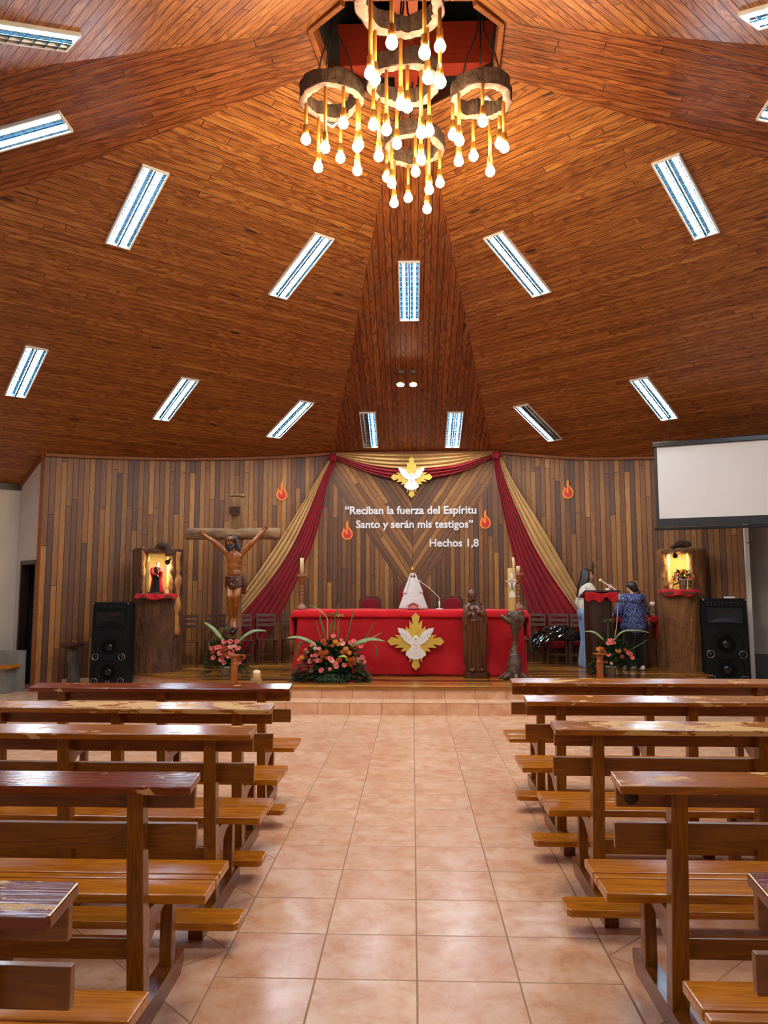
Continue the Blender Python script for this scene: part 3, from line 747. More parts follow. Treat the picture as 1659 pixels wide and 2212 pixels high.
troffer(mid(onR, [(1397, 361), (1455, 335), (1567, 492), (1510, 512)]), N_R, upR, 'big bright ceiling light on the right slope, nearest the right roof beam')
troffer(mid(onR, [(1355, 825), (1392, 818), (1472, 896), (1435, 904)]), N_R, upR, 'ceiling light on the right slope above the projection screen edge')
troffer(mid(onR, [(1107, 884), (1137, 876), (1217, 942), (1188, 948)]), N_R, upR, 'half-lit ceiling light low on the right slope over the right drape', (False, True))
e1 = onUL(158, 88); dd = (onUL(172, 68) - onUL(0, 40)).normalized(); troffer(e1 - dd * .63, N_UL, dd, 'half-lit ceiling light above the left roof beam', (False, True))
e1 = onBL(143, 259); dd = (onBL(158, 281) - onBL(0, 325)).normalized(); troffer(e1 - dd * .63, N_BL, dd, 'ceiling light set in the left roof beam')
e1 = onUR(1618, 42); dd = (onUR(1659, 3) - onUR(1600, 20)).normalized(); troffer(e1 + dd * .63, N_UR, dd, 'ceiling light above the right roof beam, cut by the frame')
dd = (C1 - C0).normalized() + (V1 - V0).normalized(); troffer(onBR(1648, 232) + dd.normalized() * .63, N_BR, dd, 'ceiling light set in the right roof beam, cut by the frame')
for s_, N_, P_ in ((-1, N_UL, U0), (1, N_UR, V0)):       # unseen lights of the same kind, added to light the near floor
    for x, y in ((2.4, 2.0), (3.4, -.4)):
        q = Vector((s_ * x, y, 0)); q.z = zat(P_, N_, q.x, q.y)
        troffer(q, N_, (s_, .3, 0), 'unseen fluorescent ceiling light added over the rear pews to light the near floor')['group'] = 'added lights over the rear pews'

def floodlight(Q, f, n, label):
    P = [f(*q) for q in Q]; c = (P[0] + P[1] + P[2] + P[3]) / 4; z = -n.normalized()
    x = ((P[1] - P[0]) + (P[2] - P[3])); x = (x - z * x.dot(z)).normalized(); y = z.cross(x)
    t = thing('ceiling_floodlight', label, 'floodlight')
    MB().box((0, 0, .02), (.26, .22, .04)).build('housing', 'white_gloss', t, bevel=.008)
    MB().box((0, 0, .042), (.19, .16, .006)).build('lens', 'glass', t)
    t.matrix_world = Matrix((x, y, z)).transposed().to_4x4(); t.location = c
floodlight([(1024, 232), (1052, 212), (1072, 232), (1044, 252)], onR, N_R, 'unlit square white floodlight on the right slope seen through the right log ring')
floodlight([(690, 238), (725, 262), (735, 250), (700, 228)], onL, N_L, 'unlit white floodlight on the left slope seen through the left log ring')
for px, lab in ((866, 'gold spotlight on the dark ceiling strip, left of the pair'), (892, 'gold spotlight on the dark ceiling strip, right of the pair')):
    s_ = -1 if px < 880 else 1
    c = onC(px, 800); t = thing('ceiling_spotlight', lab, 'spotlight', c, 'pair of gold spotlights')
    MB().box(c + Vector((0, 0, -.03)), (.08, .08, .06)).build('bracket', 'black', t)
    hd = c + Vector((0, -.03, -.07)); dn = Vector((s_ * .02, -.28, -.75)).normalized()
    MB().lathe([(.022, 0), (.03, .03), (.036, .1), (.055, .18), (.07, .22), (.066, .222)], hd, 18, dn).build('barrel', 'brass', t)
    MB().ell(hd + dn * .215, (.06, .06, .03)).build('lens', 'spot_lit', t)

# ------------------------------------------------------------------ chandelier: five hollow log rings of hanging bulbs
RZ = 6.25
def nz(a, k, s): return noise.noise(Vector((math.cos(a) * k + s, math.sin(a) * k, s * 1.7)))
def log_ring(cx_px, cy_px, rpx, label, seed, bulbs, th_=.15):
    c = atZ(cx_px, cy_px, RZ); depth = (c - CAM).dot(FW); r = rpx * depth / FOC
    t = thing('log_ring_lamp', label, 'pendant lamp', c, 'log ring lamps of the chandelier')
    n = 56; mb = MB(); rows = []
    def ro(a): return r * (1 + .13 * nz(a, 1.6, seed) + .05 * nz(a, 5, seed + 3))
    def ri(a): return ro(a) - r * (.25 + .10 * nz(a, 2.2, seed + 9) + .05 * nz(a, 9, seed))
    H = [th_ * (1 + .35 * nz(2 * PI * k / n, 1.3, seed + 5) + .1 * nz(2 * PI * k / n, 7, seed)) for k in range(n)]
    A = [2 * PI * k / n for k in range(n)]
    bark, face = MB(), MB()
    for k in range(n):
        j = (k + 1) % n
        def P(q, rr, z): return c + Vector((rr * math.cos(A[q]), rr * math.sin(A[q]), z))
        for q in range(4):
            f0, f1 = q / 4, (q + 1) / 4
            wob = lambda qq, f: 1 + .03 * noise.noise(Vector((A[qq] * 4, f * 5, seed)))
            i = bark.add([P(k, ro(A[k]) * wob(k, f0), H[k] * f0), P(j, ro(A[j]) * wob(j, f0), H[j] * f0), P(j, ro(A[j]) * wob(j, f1), H[j] * f1), P(k, ro(A[k]) * wob(k, f1), H[k] * f1)]); bark.face((i, i + 1, i + 2, i + 3), True)
        i = bark.add([P(k, ri(A[k]), 0.005), P(j, ri(A[j]), 0.005), P(j, ri(A[j]) * .97, H[j]), P(k, ri(A[k]) * .97, H[k])]); bark.face((i + 3, i + 2, i + 1, i), True)
        i = bark.add([P(k, ro(A[k]), H[k]), P(j, ro(A[j]), H[j]), P(j, ri(A[j]) * .97, H[j]), P(k, ri(A[k]) * .97, H[k])]); bark.face((i, i + 1, i + 2, i + 3))
        rm = lambda q: (ro(A[q]) + ri(A[q])) / 2
        dz = lambda q: -.02 - .02 * nz(A[q], 9, seed + 2)
        i = face.add([P(k, ri(A[k]) * .99, .004), P(j, ri(A[j]) * .99, .004), P(j, rm(j), dz(j)), P(k, rm(k), dz(k)), P(k, ro(A[k]) * 1.0, .01), P(j, ro(A[j]) * 1.0, .01)])
        face.face((i, i + 1, i + 2, i + 3), True); face.face((i + 3, i + 2, i + 5, i + 4), True)
    bark.build('log_ring', 'bark', t, fix=True); face.build('sawn_face', 'log_face', t, fix=True)
    cb = MB()
    for a in (.4, 2.5, 4.6):
        p = c + Vector((r * .88 * math.cos(a), r * .88 * math.sin(a), .2)); q = c + Vector((r * .12 * math.cos(a), r * .12 * math.sin(a), .75))
        cb.tube([p, (p + q) / 2 + Vector((0, 0, .06)), q, c + Vector((0, 0, 1.2))], .009, 6)
    cb.tube([c + Vector((0, 0, 1.15)), c + Vector((.02, 0, 2.0)), c + Vector((0, 0, 3.2))], .02, 8)
    cb.build('hanging_cables', 'cable', t)
    for bx, by, far in bulbs:
        px, py = 620 + bx / 3.19, by / 3.19
        Y = c.y
        for _ in range(6):
            X = atY(px, py, Y).x - c.x; X = max(-r * .9, min(r * .9, X))
            Y = c.y + (1 if far > 0 else -1 if far < 0 else 0) * math.sqrt(max((r * .88) ** 2 - X * X, 0))
        p = atY(px, py, Y); p = Vector((c.x + max(-r * .9, min(r * .9, p.x - c.x)), Y, p.z))
        top = Vector((p.x, p.y, RZ + .02)); low_ = Vector((p.x, p.y, min(p.z + .13, RZ - .05)))
        rd = MB().tube([top, low_], .0165, 10).build('rod', 'rod', t)
        MB().lathe([(.018, .075), (.026, .07), (.026, .03), (.03, .025), (.03, -.02), (.024, -.025)], low_ - Vector((0, 0, .06)), 12).build('socket', 'brass', rd, fix=True)
        MB().lathe([(.018, .062), (.024, .045), (.04, .018), (.047, -.006), (.043, -.03), (.027, -.048), (.0001, -.054)], Vector((p.x, p.y, low_.z - .125)), 14).build('bulb', 'bulb', rd, fix=True)
    return t
log_ring(865, 20, 94, 'large hanging log ring with bulbs, nearest and highest in the picture', 1.3,
         [(722, 292, -1), (948, 362, -1), (1065, 318, -1), (575, 505, -1), (605, 545, 1), (970, 535, 1), (1063, 563, 1), (784, 715, 1)])
log_ring(718, 222, 66, 'leftmost hanging log ring with eight bulbs on rods', 5.1,
         [(130, 960, 0), (262, 1017, -1), (215, 1152, 1), (388, 848, -1), (368, 1087, 1), (484, 1010, -1), (497, 995, 0), (485, 1172, 1)])
log_ring(1040, 222, 69, 'rightmost hanging log ring with eight bulbs on rods', 9.7,
         [(1117, 930, 0), (1187, 968, -1), (1350, 835, -1), (1183, 1110, 1), (1285, 1075, 1), (1400, 1180, 1), (1465, 990, 1), (1497, 1015, 0)])
log_ring(873, 188, 76, 'middle hanging log ring between the left and right rings', 14.2,
         [(830, 735, -1), (595, 860, 0), (685, 893, -1), (632, 1075, 1), (925, 915, -1), (980, 900, 0), (757, 990, 1), (923, 1095, 1)])
log_ring(893, 326, 65, 'lowest hanging log ring in front of the dark ceiling strip', 21.9,
         [(687, 1220, 0), (722, 1262, -1), (738, 1397, 1), (835, 1362, 1), (886, 1183, -1), (980, 1305, -1), (965, 1440, 1), (1054, 1258, 0)])

# ------------------------------------------------------------------ pews
def make_pew(L, frames, top='pew_worn', seat='pew'):
    t = thing('pew', '', 'pew')
    h = L / 2
    # top rail: a tilted board with chamfered ends
    y0, z0, y1, z1 = -.138, .882, .012, .904
    rail = MB(); up = Vector((0, -(z1 - z0), y1 - y0)).normalized() * .03
    P = [(-h + .006, y0, z0), (h - .006, y0, z0), (h, y0 + .006, z0 + .001), (h, y1 - .006, z1 - .001), (h - .006, y1, z1), (-h + .006, y1, z1), (-h, y1 - .006, z1 - .001), (-h, y0 + .006, z0 + .001)]
    i = rail.add(P); j = rail.add([Vector(p) + up for p in P]); m = len(P)
    rail.face(range(i + m - 1, i - 1, -1)); rail.face(range(j, j + m))
    for k in range(m): q = (k + 1) % m; rail.face((i + k, i + q, j + q, j + k))
    rail.build('top_rail', top, t, bevel=.006)
    MB().box((0, -.002, .853), (L - .03, .028, .092)).build('upper_back_board', 'pew_shaded', t, bevel=.004)
    MB().box((0, .012, .70), (L - .02, .028, .095)).build('lower_back_board', 'pew_shaded', t, bevel=.004)
    for ya, yb in ((.345, .51), (.285, .335), (.115, .277)):
        MB().box((0, (ya + yb) / 2, .432), (L, yb - ya, .036)).build('seat_slat', seat, t, bevel=.006)
    MB().box((0, .035, .293), (2 * frames[-1], .03, .075)).build('stretcher', 'pew_shaded', t, bevel=.003)
    for x in frames:
        MB().hexa([(x - .032, .0, .08), (x + .032, .0, .08), (x + .032, .07, .08), (x - .032, .07, .08), (x - .03, -.078, .885), (x + .03, -.078, .885), (x + .03, -.016, .895), (x - .03, -.016, .895)]).build('rear_post', 'pew_z', t, bevel=.004)
        MB().box((x, .378, .245), (.05, .06, .336)).build('front_post', 'pew_z', t, bevel=.004)
        MB().prism([(.05, .414), (.48, .414), (.48, .385), (.22, .36), (.06, .27)], (x - .022, 0, 0), (0, 1, 0), (0, 0, 1), (.044, 0, 0)).build('seat_bearer', 'pew_y', t, fix=True)
        MB().prism([(-.24, 0), (.46, 0), (.51, .04), (.51, .085), (-.24, .085)], (x - .034, 0, 0), (0, 1, 0), (0, 0, 1), (.068, 0, 0)).build('foot_beam', 'pew_y', t, fix=True)
    MB().prism([(-h + .02, -.35), (h - .02, -.35), (h, -.33), (h, -.20), (h - .02, -.18), (-h + .02, -.18), (-h, -.20), (-h, -.33)], (0, 0, .087), (1, 0, 0), (0, 1, 0), (0, 0, .034)).build('kneeler', 'pew', t, bevel=.004, fix=True)
    return t
LR, LL = 2.14, 1.92
GR, GL = 'pews right of the aisle', 'pews left of the aisle'
def repaint(o, nm, m):
    for c in o.children:
        if c.name.split('.')[0] == nm: c.data = c.data.copy(); c.data.materials[0] = M[m]
pr = make_pew(LR, (-.84, 0, .84))
pl_ = make_pew(LL, (-.74, 0, .74))
rows = []
for k, (y, x, lab, mt, rz) in enumerate([
    (6.20, .765, 'wooden pew right of the aisle nearest the altar steps', 'pew_worn', 0),
    (5.17, .725, 'second wooden pew from the steps right of the aisle', 'pew_worn', 0),
    (4.16, .722, 'wooden pew right of the aisle with the top rail worn almost bare', 'pew_bare', 0),
    (3.01, .742, 'wooden pew right of the aisle whose whole end and seat show, second nearest', 'pew_worn', 0),
    (1.955, .80, 'nearest wooden pew right of the aisle, cut by the right edge', 'pew_worn_red', 0)]):
    o = pr if k == 0 else dup(pr, lab)
    o['label'] = lab; o['group'] = GR; rows.append((o, mt)); place(o, (x + LR / 2, y, 0), R(rz))
for k, (y, x, lab, mt, rz) in enumerate([
    (5.76, -.89, 'wooden pew left of the aisle nearest the altar steps, both ends in view', 'pew_worn_red', 0.2),
    (4.78, -.842, 'second wooden pew from the steps left of the aisle, pale worn rail', 'pew_bare', -.6),
    (3.96, -.79, 'third wooden pew from the steps left of the aisle', 'pew_worn', -.4),
    (2.93, -.795, 'wooden pew left of the aisle with a big dark knot in its back board', 'pew_worn_red', .3),
    (1.85, -.775, 'nearest wooden pew left of the aisle, cut by the left edge', 'pew_worn_red', -1.0)]):
    o = pl_ if k == 0 else dup(pl_, lab)
    o['label'] = lab; o['group'] = GL; rows.append((o, mt)); place(o, (x - LL / 2, y, 0), R(rz))
o = dup(pr, 'wooden pew beyond the right block, only its corner showing at the right edge', 'pews in the side block'); place(o, (3.16 + LR / 2, 6.95, 0), R(-6)); rows.append((o, 'pew'))
for o, mt in rows: repaint(o, 'top_rail', mt)
for o, xk, zk in ((rows[8][0], -.22, .69), (rows[9][0], .3, .84), (rows[3][0], -1.0, .842), (rows[3][0], .3, .69)):     # big dark knots
    MB().lathe([(.027, 0), (.023, .002), (.0001, .0025)], Vector((xk, -.0165 if zk > .8 else -.0025, zk)), 18, (0, -1, 0)).build('knot', 'bark', None).parent = o

# plank seat on a grey block by the left white wall
pA = atZ(12, 1441, .42)
t = thing('wall_bench', 'plank seat on a grey block against the white wall at the left edge', 'bench', (pA.x - .4, pA.y, 0))
MB().box((pA.x - .45, pA.y + .1, .42), (1.1, .36, .05)).build('seat_plank', 'pew', t, bevel=.005)
MB().box((pA.x - .45, pA.y + .14, .2), (.9, .3, .39)).build('block', 'concrete', t)
MB().box((pA.x - .42, pA.y + .34, .33), (1.1, .1, .66)).build('back_block', 'concrete', t)

# ------------------------------------------------------------------ helpers for the things on the stage
def c4(x, y): return (370 + x / 4.74, 1040 + y / 4.74)
def fr_(x, y): return (980 + x / 7.628, 1190 + y / 7.628)
def mr_(x, y): return (830 + x / 9.217, 1210 + y / 9.217)
def sn_(x, y): return (270 + x / 12.76, 1170 + y / 12.76)
def k1_(x, y): return (1230 + x / 7.9, 1200 + y / 7.9)
def g6_(x, y): return (1410 + x / 6.663, 1170 + y / 6.663)
def onstage(x, y): return atZ(x, y, SH)
def lerp(a, b, t): return a + (b - a) * t
def V(*a): return Vector(a)
def robe(mb, secs, folds=9, amp=0.0, n=56, seed=0.0, front=None):
    """closed cloth-like body through elliptical sections (centre, rx, ry); folds deepen towards the hem"""
    rings = []; m = len(secs)
    for i, (c, rx, ry) in enumerate(secs):
        f = amp * (i / (m - 1))
        ring = []
        for k in range(n):
            a = 2 * PI * k / n
            w_ = 1 + f * 1.25 * math.sin(folds * a + seed + .6 * math.sin(3 * a + seed + i * .15)) + .25 * f * math.sin(folds * 2.3 * a + seed)
            ring.append(Vector(c) + Vector((rx * w_ * math.cos(a), ry * w_ * math.sin(a), 0)))
        rings.append(mb.add(ring))
    for i in range(m - 1):
        for k in range(n):
            j = (k + 1) % n; mb.face((rings[i] + k, rings[i] + j, rings[i + 1] + j, rings[i + 1] + k), True)
    mb.face([rings[0] + k for k in reversed(range(n))]); mb.face([rings[-1] + k for k in range(n)])
    return mb
def hand(mb, wrist, d, side, s, curl=.5, palm_n=(0, -1, 0)):
    """palm, four unequal bent fingers and a thumb leaving the side of the palm; d = pointing direction, side = thumb side"""
    d, side = Vector(d).normalized(), Vector(side).normalized(); nrm = d.cross(side).normalized()
    if nrm.dot(Vector(palm_n)) < 0: nrm = -nrm
    c = Vector(wrist) + d * .05 * s
    mb.ell(c, (.036 * s, .042 * s, .017 * s), Matrix((side, d, nrm)).transposed(), 12, 8)
    for q, (off, l) in enumerate(((.026, .066), (.009, .075), (-.009, .07), (-.026, .055))):
        p0 = c + side * off * s + d * .03 * s; p1 = p0 + (d * math.cos(curl * .6) + nrm * math.sin(curl * .6)) * l * .5 * s
        p2 = p1 + (d * math.cos(curl * 1.9) + nrm * math.sin(curl * 1.9)) * l * .55 * s
        mb.limb([p0, p1, p2], [.0092 * s, .0085 * s, .0068 * s], 8)
    t0 = c + side * .03 * s - d * .02 * s; t1 = t0 + (side * .75 + d * .55 + nrm * .35 * curl) * .032 * s; t2 = t1 + (side * .25 + d * .9 + nrm * .6 * curl) * .03 * s
    mb.limb([t0, t1, t2], [.012 * s, .0105 * s, .008 * s], 8)
def face_head(mb, c, s, fwd, upv, lean=0):
    """skull, jaw, nose, brow, lips and ears; s = head height"""
    f, u = Vector(fwd).normalized(), Vector(upv).normalized(); r = f.cross(u).normalized(); u = r.cross(f).normalized()
    Rm = Matrix((r, f, u)).transposed(); P = lambda x, y, z: Vector(c) + Rm @ (Vector((x, y, z)) * s)
    mb.ell(P(0, -.03, .12), (.335 * s, .40 * s, .38 * s), Rm, 18, 12)
    mb.ell(P(0, .10, -.14), (.27 * s, .27 * s, .33 * s), Rm, 16, 10)
    mb.ell(P(0, .22, -.36), (.13 * s, .12 * s, .11 * s), Rm, 12, 8)
    mb.cap(P(0, .345, .06), P(0, .44, -.10), .035 * s, .055 * s, 8)
    mb.cap(P(-.16, .335, .09), P(.16, .335, .09), .05 * s, .05 * s, 8)
    mb.cap(P(-.075, .345, -.235), P(.075, .345, -.235), .032 * s, .032 * s, 8)
    for q in (-1, 1):
        mb.ell(P(q * .19, .22, -.1), (.09 * s, .1 * s, .1 * s), Rm, 10, 6)
        mb.ell(P(q * .335, -.03, -.02), (.035 * s, .08 * s, .13 * s), Rm, 8, 6)
    return P, Rm
def flat_shape(poly, o, ex, ey, d): return MB().prism(poly, o, ex, ey, d)

# ------------------------------------------------------------------ drapes on the wall
def path(P, n):
    return [(q.x, q.y) for q in spline([Vector((x, y, 0)) for x, y in P], n)]
def drape(name, label, Lp, Rp, mat, folds, off=.05, amp=.03, grow=1.0, seed=0.0, nu=70, knot=None, group='festive wall drapes', flat_ends=False):
    Lq, Rq = path(Lp, 9), path(Rp, 9); n = len(Lq) - 1
    tb = onwall(*Lp[0], .1)[0]
    t = thing(name, label, 'drape', tb, group)
    def fn(u, v):
        i = min(int(round(v * n)), n); a, b = Lq[i], Rq[i]
        x, y = a[0] + (b[0] - a[0]) * u, a[1] + (b[1] - a[1]) * u
        g = min(1.0, .35 + grow * v) if not flat_ends else (.4 + .6 * math.sin(PI * v))
        o = off + amp * g * (1 + math.sin(2 * PI * folds * u + seed + .5 * math.sin(5 * v + seed))) + amp * .35 * math.sin(2 * PI * folds * 2.1 * u + seed * 2 + 2 * v)
        return onwall(x, y, max(o, .012))[0]
    MB().grid(fn, nu, n).build('cloth', mat, t, solid=.004)
    if knot:
        p, tt, nn = onwall(*knot, .09); mb = MB(); rr = .085
        mb.ell(p, rr, None, 16, 10)
        for k in range(6):
            a = k * 1.05; mb.tube([p + nn * .05 + (tt * math.cos(a) + Vector((0, 0, 1)) * math.sin(a)) * .02, p + nn * .09 + (tt * math.cos(a) + Vector((0, 0, 1)) * math.sin(a)) * .06, p + (tt * math.cos(a) + Vector((0, 0, 1)) * math.sin(a)) * .09], .022, 8)
        mb.sculpt('knot', mat, t, .012, 2)
    return t
LB = [(711, 992), (682, 1040), (646, 1100), (606, 1164), (562, 1230), (518, 1291), (476, 1356), (442, 1400)]
LM_ = [(715, 994), (693, 1040), (664, 1110), (629, 1183), (590, 1243), (540, 1305), (482, 1368), (440, 1412)]
LRt = [(726, 996), (710, 1040), (697, 1095), (681, 1160), (650, 1236), (607, 1325), (566, 1392), (536, 1432)]
drape('wall_drape', 'red fabric drape falling from the left knot towards the chairs', LM_, LRt, 'red_deep', 6, .05, .045, knot=(718, 988))
drape('wall_drape', 'beige fabric drape falling beside the red one, left of the altar', LB, LM_, 'beige', 3.2, .045, .04, seed=1.2)
RB = [(1083, 986), (1112, 1045), (1160, 1121), (1196, 1182), (1228, 1240), (1261, 1300), (1282, 1340), (1300, 1385)]
RM_ = [(1077, 990), (1094, 1045), (1129, 1128), (1158, 1188), (1190, 1241), (1226, 1292), (1252, 1332), (1268, 1390)]
RL = [(1065, 990), (1074, 1045), (1092, 1130), (1106, 1190), (1122, 1250), (1142, 1312), (1156, 1355), (1168, 1410)]
drape('wall_drape', 'red fabric drape falling from the right knot behind the paschal candle', RL, RM_, 'red_deep', 6, .05, .045, seed=.7, knot=(1073, 983))
drape('wall_drape', 'beige fabric drape falling beside the red one towards the lectern', RM_, RB, 'beige', 3.2, .045, .04, seed=2.0)
drape('wall_swag', 'beige swag hanging straight along the top of the altar wall', [(724, 984), (800, 1006), (890, 1013), (980, 1005), (1066, 980)], [(724, 979), (800, 980), (890, 981), (980, 979), (1066, 975)], 'beige', 3.5, .04, .03, flat_ends=True)
drape('wall_swag', 'red swag sagging between the two knots above the chevron boards', [(724, 992), (790, 1018), (845, 1033), (890, 1036), (940, 1031), (1000, 1018), (1066, 988)], [(724, 984), (790, 1002), (845, 1010), (890, 1012), (940, 1009), (1000, 1001), (1066, 979)], 'red_deep', 3, .07, .035, seed=.5, flat_ends=True)

# ------------------------------------------------------------------ flames, lettering and emblems
FL = [(0, 1.0), (.10, .80), (.06, .60), (.14, .42), (.30, .28), (.42, .08), (.45, -.14), (.40, -.34), (.26, -.50), (.06, -.57), (-.16, -.54), (-.34, -.42), (-.43, -.22), (-.42, 0), (-.34, .22), (-.27, .46), (-.20, .30), (-.12, .22), (-.06, .36), (-.10, .58), (-.05, .82)]
FI = [(.05, .38), (.16, .22), (.29, .06), (.33, -.14), (.28, -.32), (.14, -.43), (-.04, -.44), (-.20, -.36), (-.29, -.2), (-.26, 0), (-.20, .14), (-.15, .0), (-.10, -.10), (.0, -.12), (.06, -.04), (.06, .1), (.03, .22)]
for x, y, s, lab in ((608, 1066, 43, 'flame cutout on the boards above the left end of the crossbeam'), (1227, 1062, 43, 'flame cutout on the boards between the right drape and the screen'), (750, 1151, 43, 'flame cutout left of the verse lettering'), (1048, 1127, 43, 'flame cutout right of the verse lettering')):
    p, t_, n_2 = onwall(x, y, .004); sc_ = s / 1.57 * (p - CAM).dot(FW) / FOC
    t = thing('flame_cutout', lab, 'wall decoration', p, 'flame cutouts')
    flat_shape([(a * sc_, b * sc_) for a, b in FL], p, t_, V(0, 0, 1), n_2 * .014).build('outer_flame', 'orange', t)
    flat_shape([(a * sc_, b * sc_) for a, b in FI], p + n_2 * .014, t_, V(0, 0, 1), n_2 * .008).build('inner_flame', 'flame_red', t)
def letters(name, body, xa, xb, yb, parent, mat='white', depth=.012, fn=None, sx=1.0):
    cu = bpy.data.curves.new('txt', 'FONT'); cu.body = body; cu.size = 1; cu.extrude = .5; cu.offset = .022; cu.resolution_u = 3
    o = bpy.data.objects.new('txt', cu); COL.objects.link(o); bpy.context.view_layer.update()
    me = bpy.data.meshes.new_from_object(o.evaluated_get(bpy.context.evaluated_depsgraph_get()))
    bpy.data.objects.remove(o)
    xs = [v.co.x for v in me.vertices]; x0, x1 = min(xs), max(xs)
    fn = fn or (lambda x, y: onwall(x, y, .004))
    a, tt, nn = fn(xa, yb); b = fn(xb, yb)[0]; wd = (b - a).length; tt = (b - a).normalized(); tt.z = 0; tt.normalize(); k = wd / (x1 - x0)
    off = base_of(parent)
    for v in me.vertices:
        v.co = a + tt * (v.co.x - x0) * k + V(0, 0, 1) * v.co.y * k * sx + nn * (v.co.z + .5) * depth - off
    me.materials.clear(); me.materials.append(M[mat]); me.name = name
    o = bpy.data.objects.new(name, me); COL.objects.link(o); o.parent = parent
    return o
pt = onwall(890, 1140, 0)[0]
t = thing('wall_lettering', 'white cut-out bible verse lettering on the chevron boards', 'lettering', pt)
letters('verse_lettering', '\u201cReciban la fuerza del Esp\u00edritu', 745, 1029, 1110.5, t)
letters('verse_lettering', 'Santo y ser\u00e1n mis testigos\u201d', 769, 1022, 1140.5, t)
letters('reference_lettering', 'Hechos 1,8', 928, 1034, 1180.5, t)
half = [(0, 186), (27, 160), (17, 108), (42, 138), (40, 78), (66, 98), (62, 62)]
ST = half + [(b, a) for a, b in reversed(half[:-1])]
STAR = []
for q in range(4):
    for a, b in ST[:-1]:
        for _ in range(q): a, b = b, -a
        STAR.append((a, b))
DOVE = [(0, 38), (12, 34), (18, 24), (26, 26), (48, 62), (82, 82), (118, 88), (112, 62), (98, 44), (100, 34), (84, 22), (82, 10), (66, 0), (60, -10), (44, -16), (30, -20), (30, -38), (48, -56), (66, -76), (62, -90), (50, -98), (44, -108), (28, -110), (14, -116), (0, -114)]
DOVE = DOVE + [(-a, b) for a, b in reversed(DOVE[1:-1])]
def emblem(c, ex, n, rpx, label):
    s = rpx / 186 * (c - CAM).dot(FW) / FOC; ez = V(0, 0, 1)
    t = thing('dove_emblem', label, 'wall decoration', c, 'gold ray and dove emblems')
    flat_shape([(a * s, b * s) for a, b in STAR], c, ex, ez, n * .02).build('gold_rays', 'gold_glitter', t)
    dv = flat_shape([(a * s, b * s) for a, b in DOVE], c + n * .02, ex, ez, n * .018).build('dove', 'white', t)
    MB().ell(c + n * .036 + ez * (2 * s), (24 * s, .012, 36 * s), None, 16, 8).build('dove_body', 'white', dv)
    MB().ell(c + n * .046 + ez * (24 * s), (11 * s, .014, 12 * s), None, 12, 8).build('dove_head', 'white', dv)
    MB().lathe([(4 * s, 0), (.0005, .022)], c + n * .055 + ez * (16 * s), 8, n - ez * .6).build('beak', 'rust', dv)
    ft = MB()
    for q in (-1, 1): ft.ell(c + n * .04 + ex * q * 7 * s - ez * 44 * s, (3.4 * s, .008, 5 * s), None, 8, 6)
    ft.build('feet', 'pale_pink', dv)
    for q in (-1, 1):
        mbw = MB()
        for k in range(5):
            a0 = ex * q * (34 + 15 * k) * s + ez * (40 + 9 * k) * s; a1 = a0 + ex * q * 12 * s - ez * (32 - 2 * k) * s
            mbw.tube([c + n * .038 + a0, c + n * .038 + a1], 2.2 * s, 6)
        mbw.build('wing_feathers', 'white', dv)
    return t
p, t_, n_2 = onwall(889, 1031, .16); emblem(p, t_, n_2, 45, 'gold ray emblem with a white dove high on the wall over the red swag')

# ------------------------------------------------------------------ altar and what stands on it
pf = onstage(890, 1464.5); YF = pf.y + .34; ZT = atY(890, 1319, YF).z
AX0, AX1 = atY(638, 1330, YF).x, atY(1134, 1330, YF).x; AD = 1.05
AC = (AX0 + AX1) / 2
t = thing('altar_table', 'long altar table hidden under red cloths in the middle of the stage', 'altar', (AC, YF + AD / 2, SH))
MB().box((AC, YF + AD / 2, ZT - .055), (AX1 - AX0 - .06, AD - .06, .06)).build('tabletop', 'throne', t, bevel=.005)
for sx_ in (-1, 1): MB().box((AC + sx_ * (AX1 - AX0) * .36, YF + AD / 2, (SH + ZT) / 2 - .04), (.3, .7, ZT - SH - .09)).build('leg', 'throne', t, bevel=.005)
t = thing('altar_frontal', 'red frontal cloth hanging down the front of the altar to the floor', 'cloth', (AC, YF, SH))
def fn(u, v):
    w_ = (AX1 - AX0) * .5; sp = v ** 2
    s_ = -1.12 + 2.24 * u
    x = max(-1, min(1, s_)) * (w_ - .03 + .07 * sp); y = YF - .005 - .03 * sp
    if abs(s_) > 1: y += (abs(s_) - 1) * 4.5
    y += (.004 + .022 * v) * math.sin(9 * u + 2.2 * math.sin(4 * v)) + .010 * v * math.sin(37 * u + 5 * v) - .05 * sp * (.5 + .5 * math.sin(17 * u + 1))
    x += .03 * v * math.sin(6 * v + 11 * u) * .4
    return V(AC + x, y, lerp(ZT - .02, SH + .008, v))
MB().grid(fn, 150, 26).build('cloth', 'red', t, solid=.004)
t = thing('altar_cloth', 'bright red cloth laid over the altar top with short overhang', 'cloth', (AC, YF + AD / 2, ZT))
def fn(u, v):
    w_ = (AX1 - AX0) * .5 + .025; L_ = .42; s_ = -(w_ + L_) + 2 * (w_ + L_) * u
    drop = max(0, abs(s_) - w_); x = max(-w_, min(w_, s_)); q = -.115 + (AD + .2) * v
    dz = 0; y = YF - .03 + max(q, 0)
    if q < 0: y = YF - .03 - .012 * math.sin(-q * 20); dz = q
    if drop > 0:
        x += (.03 + .02 * math.sin(v * 22)) * min(1, drop / .1) * (1 if s_ > 0 else -1); dz = min(dz, -drop)
        y = min(y, YF + AD + .02)
    return V(AC + x, y + (.006 * math.sin(60 * u) if q < 0 else 0), ZT + .006 + dz + (.004 * math.sin(31 * u + 4 * v) if dz == 0 else 0))
MB().grid(fn, 130, 40).build('cloth', 'red_bright', t, solid=.004)
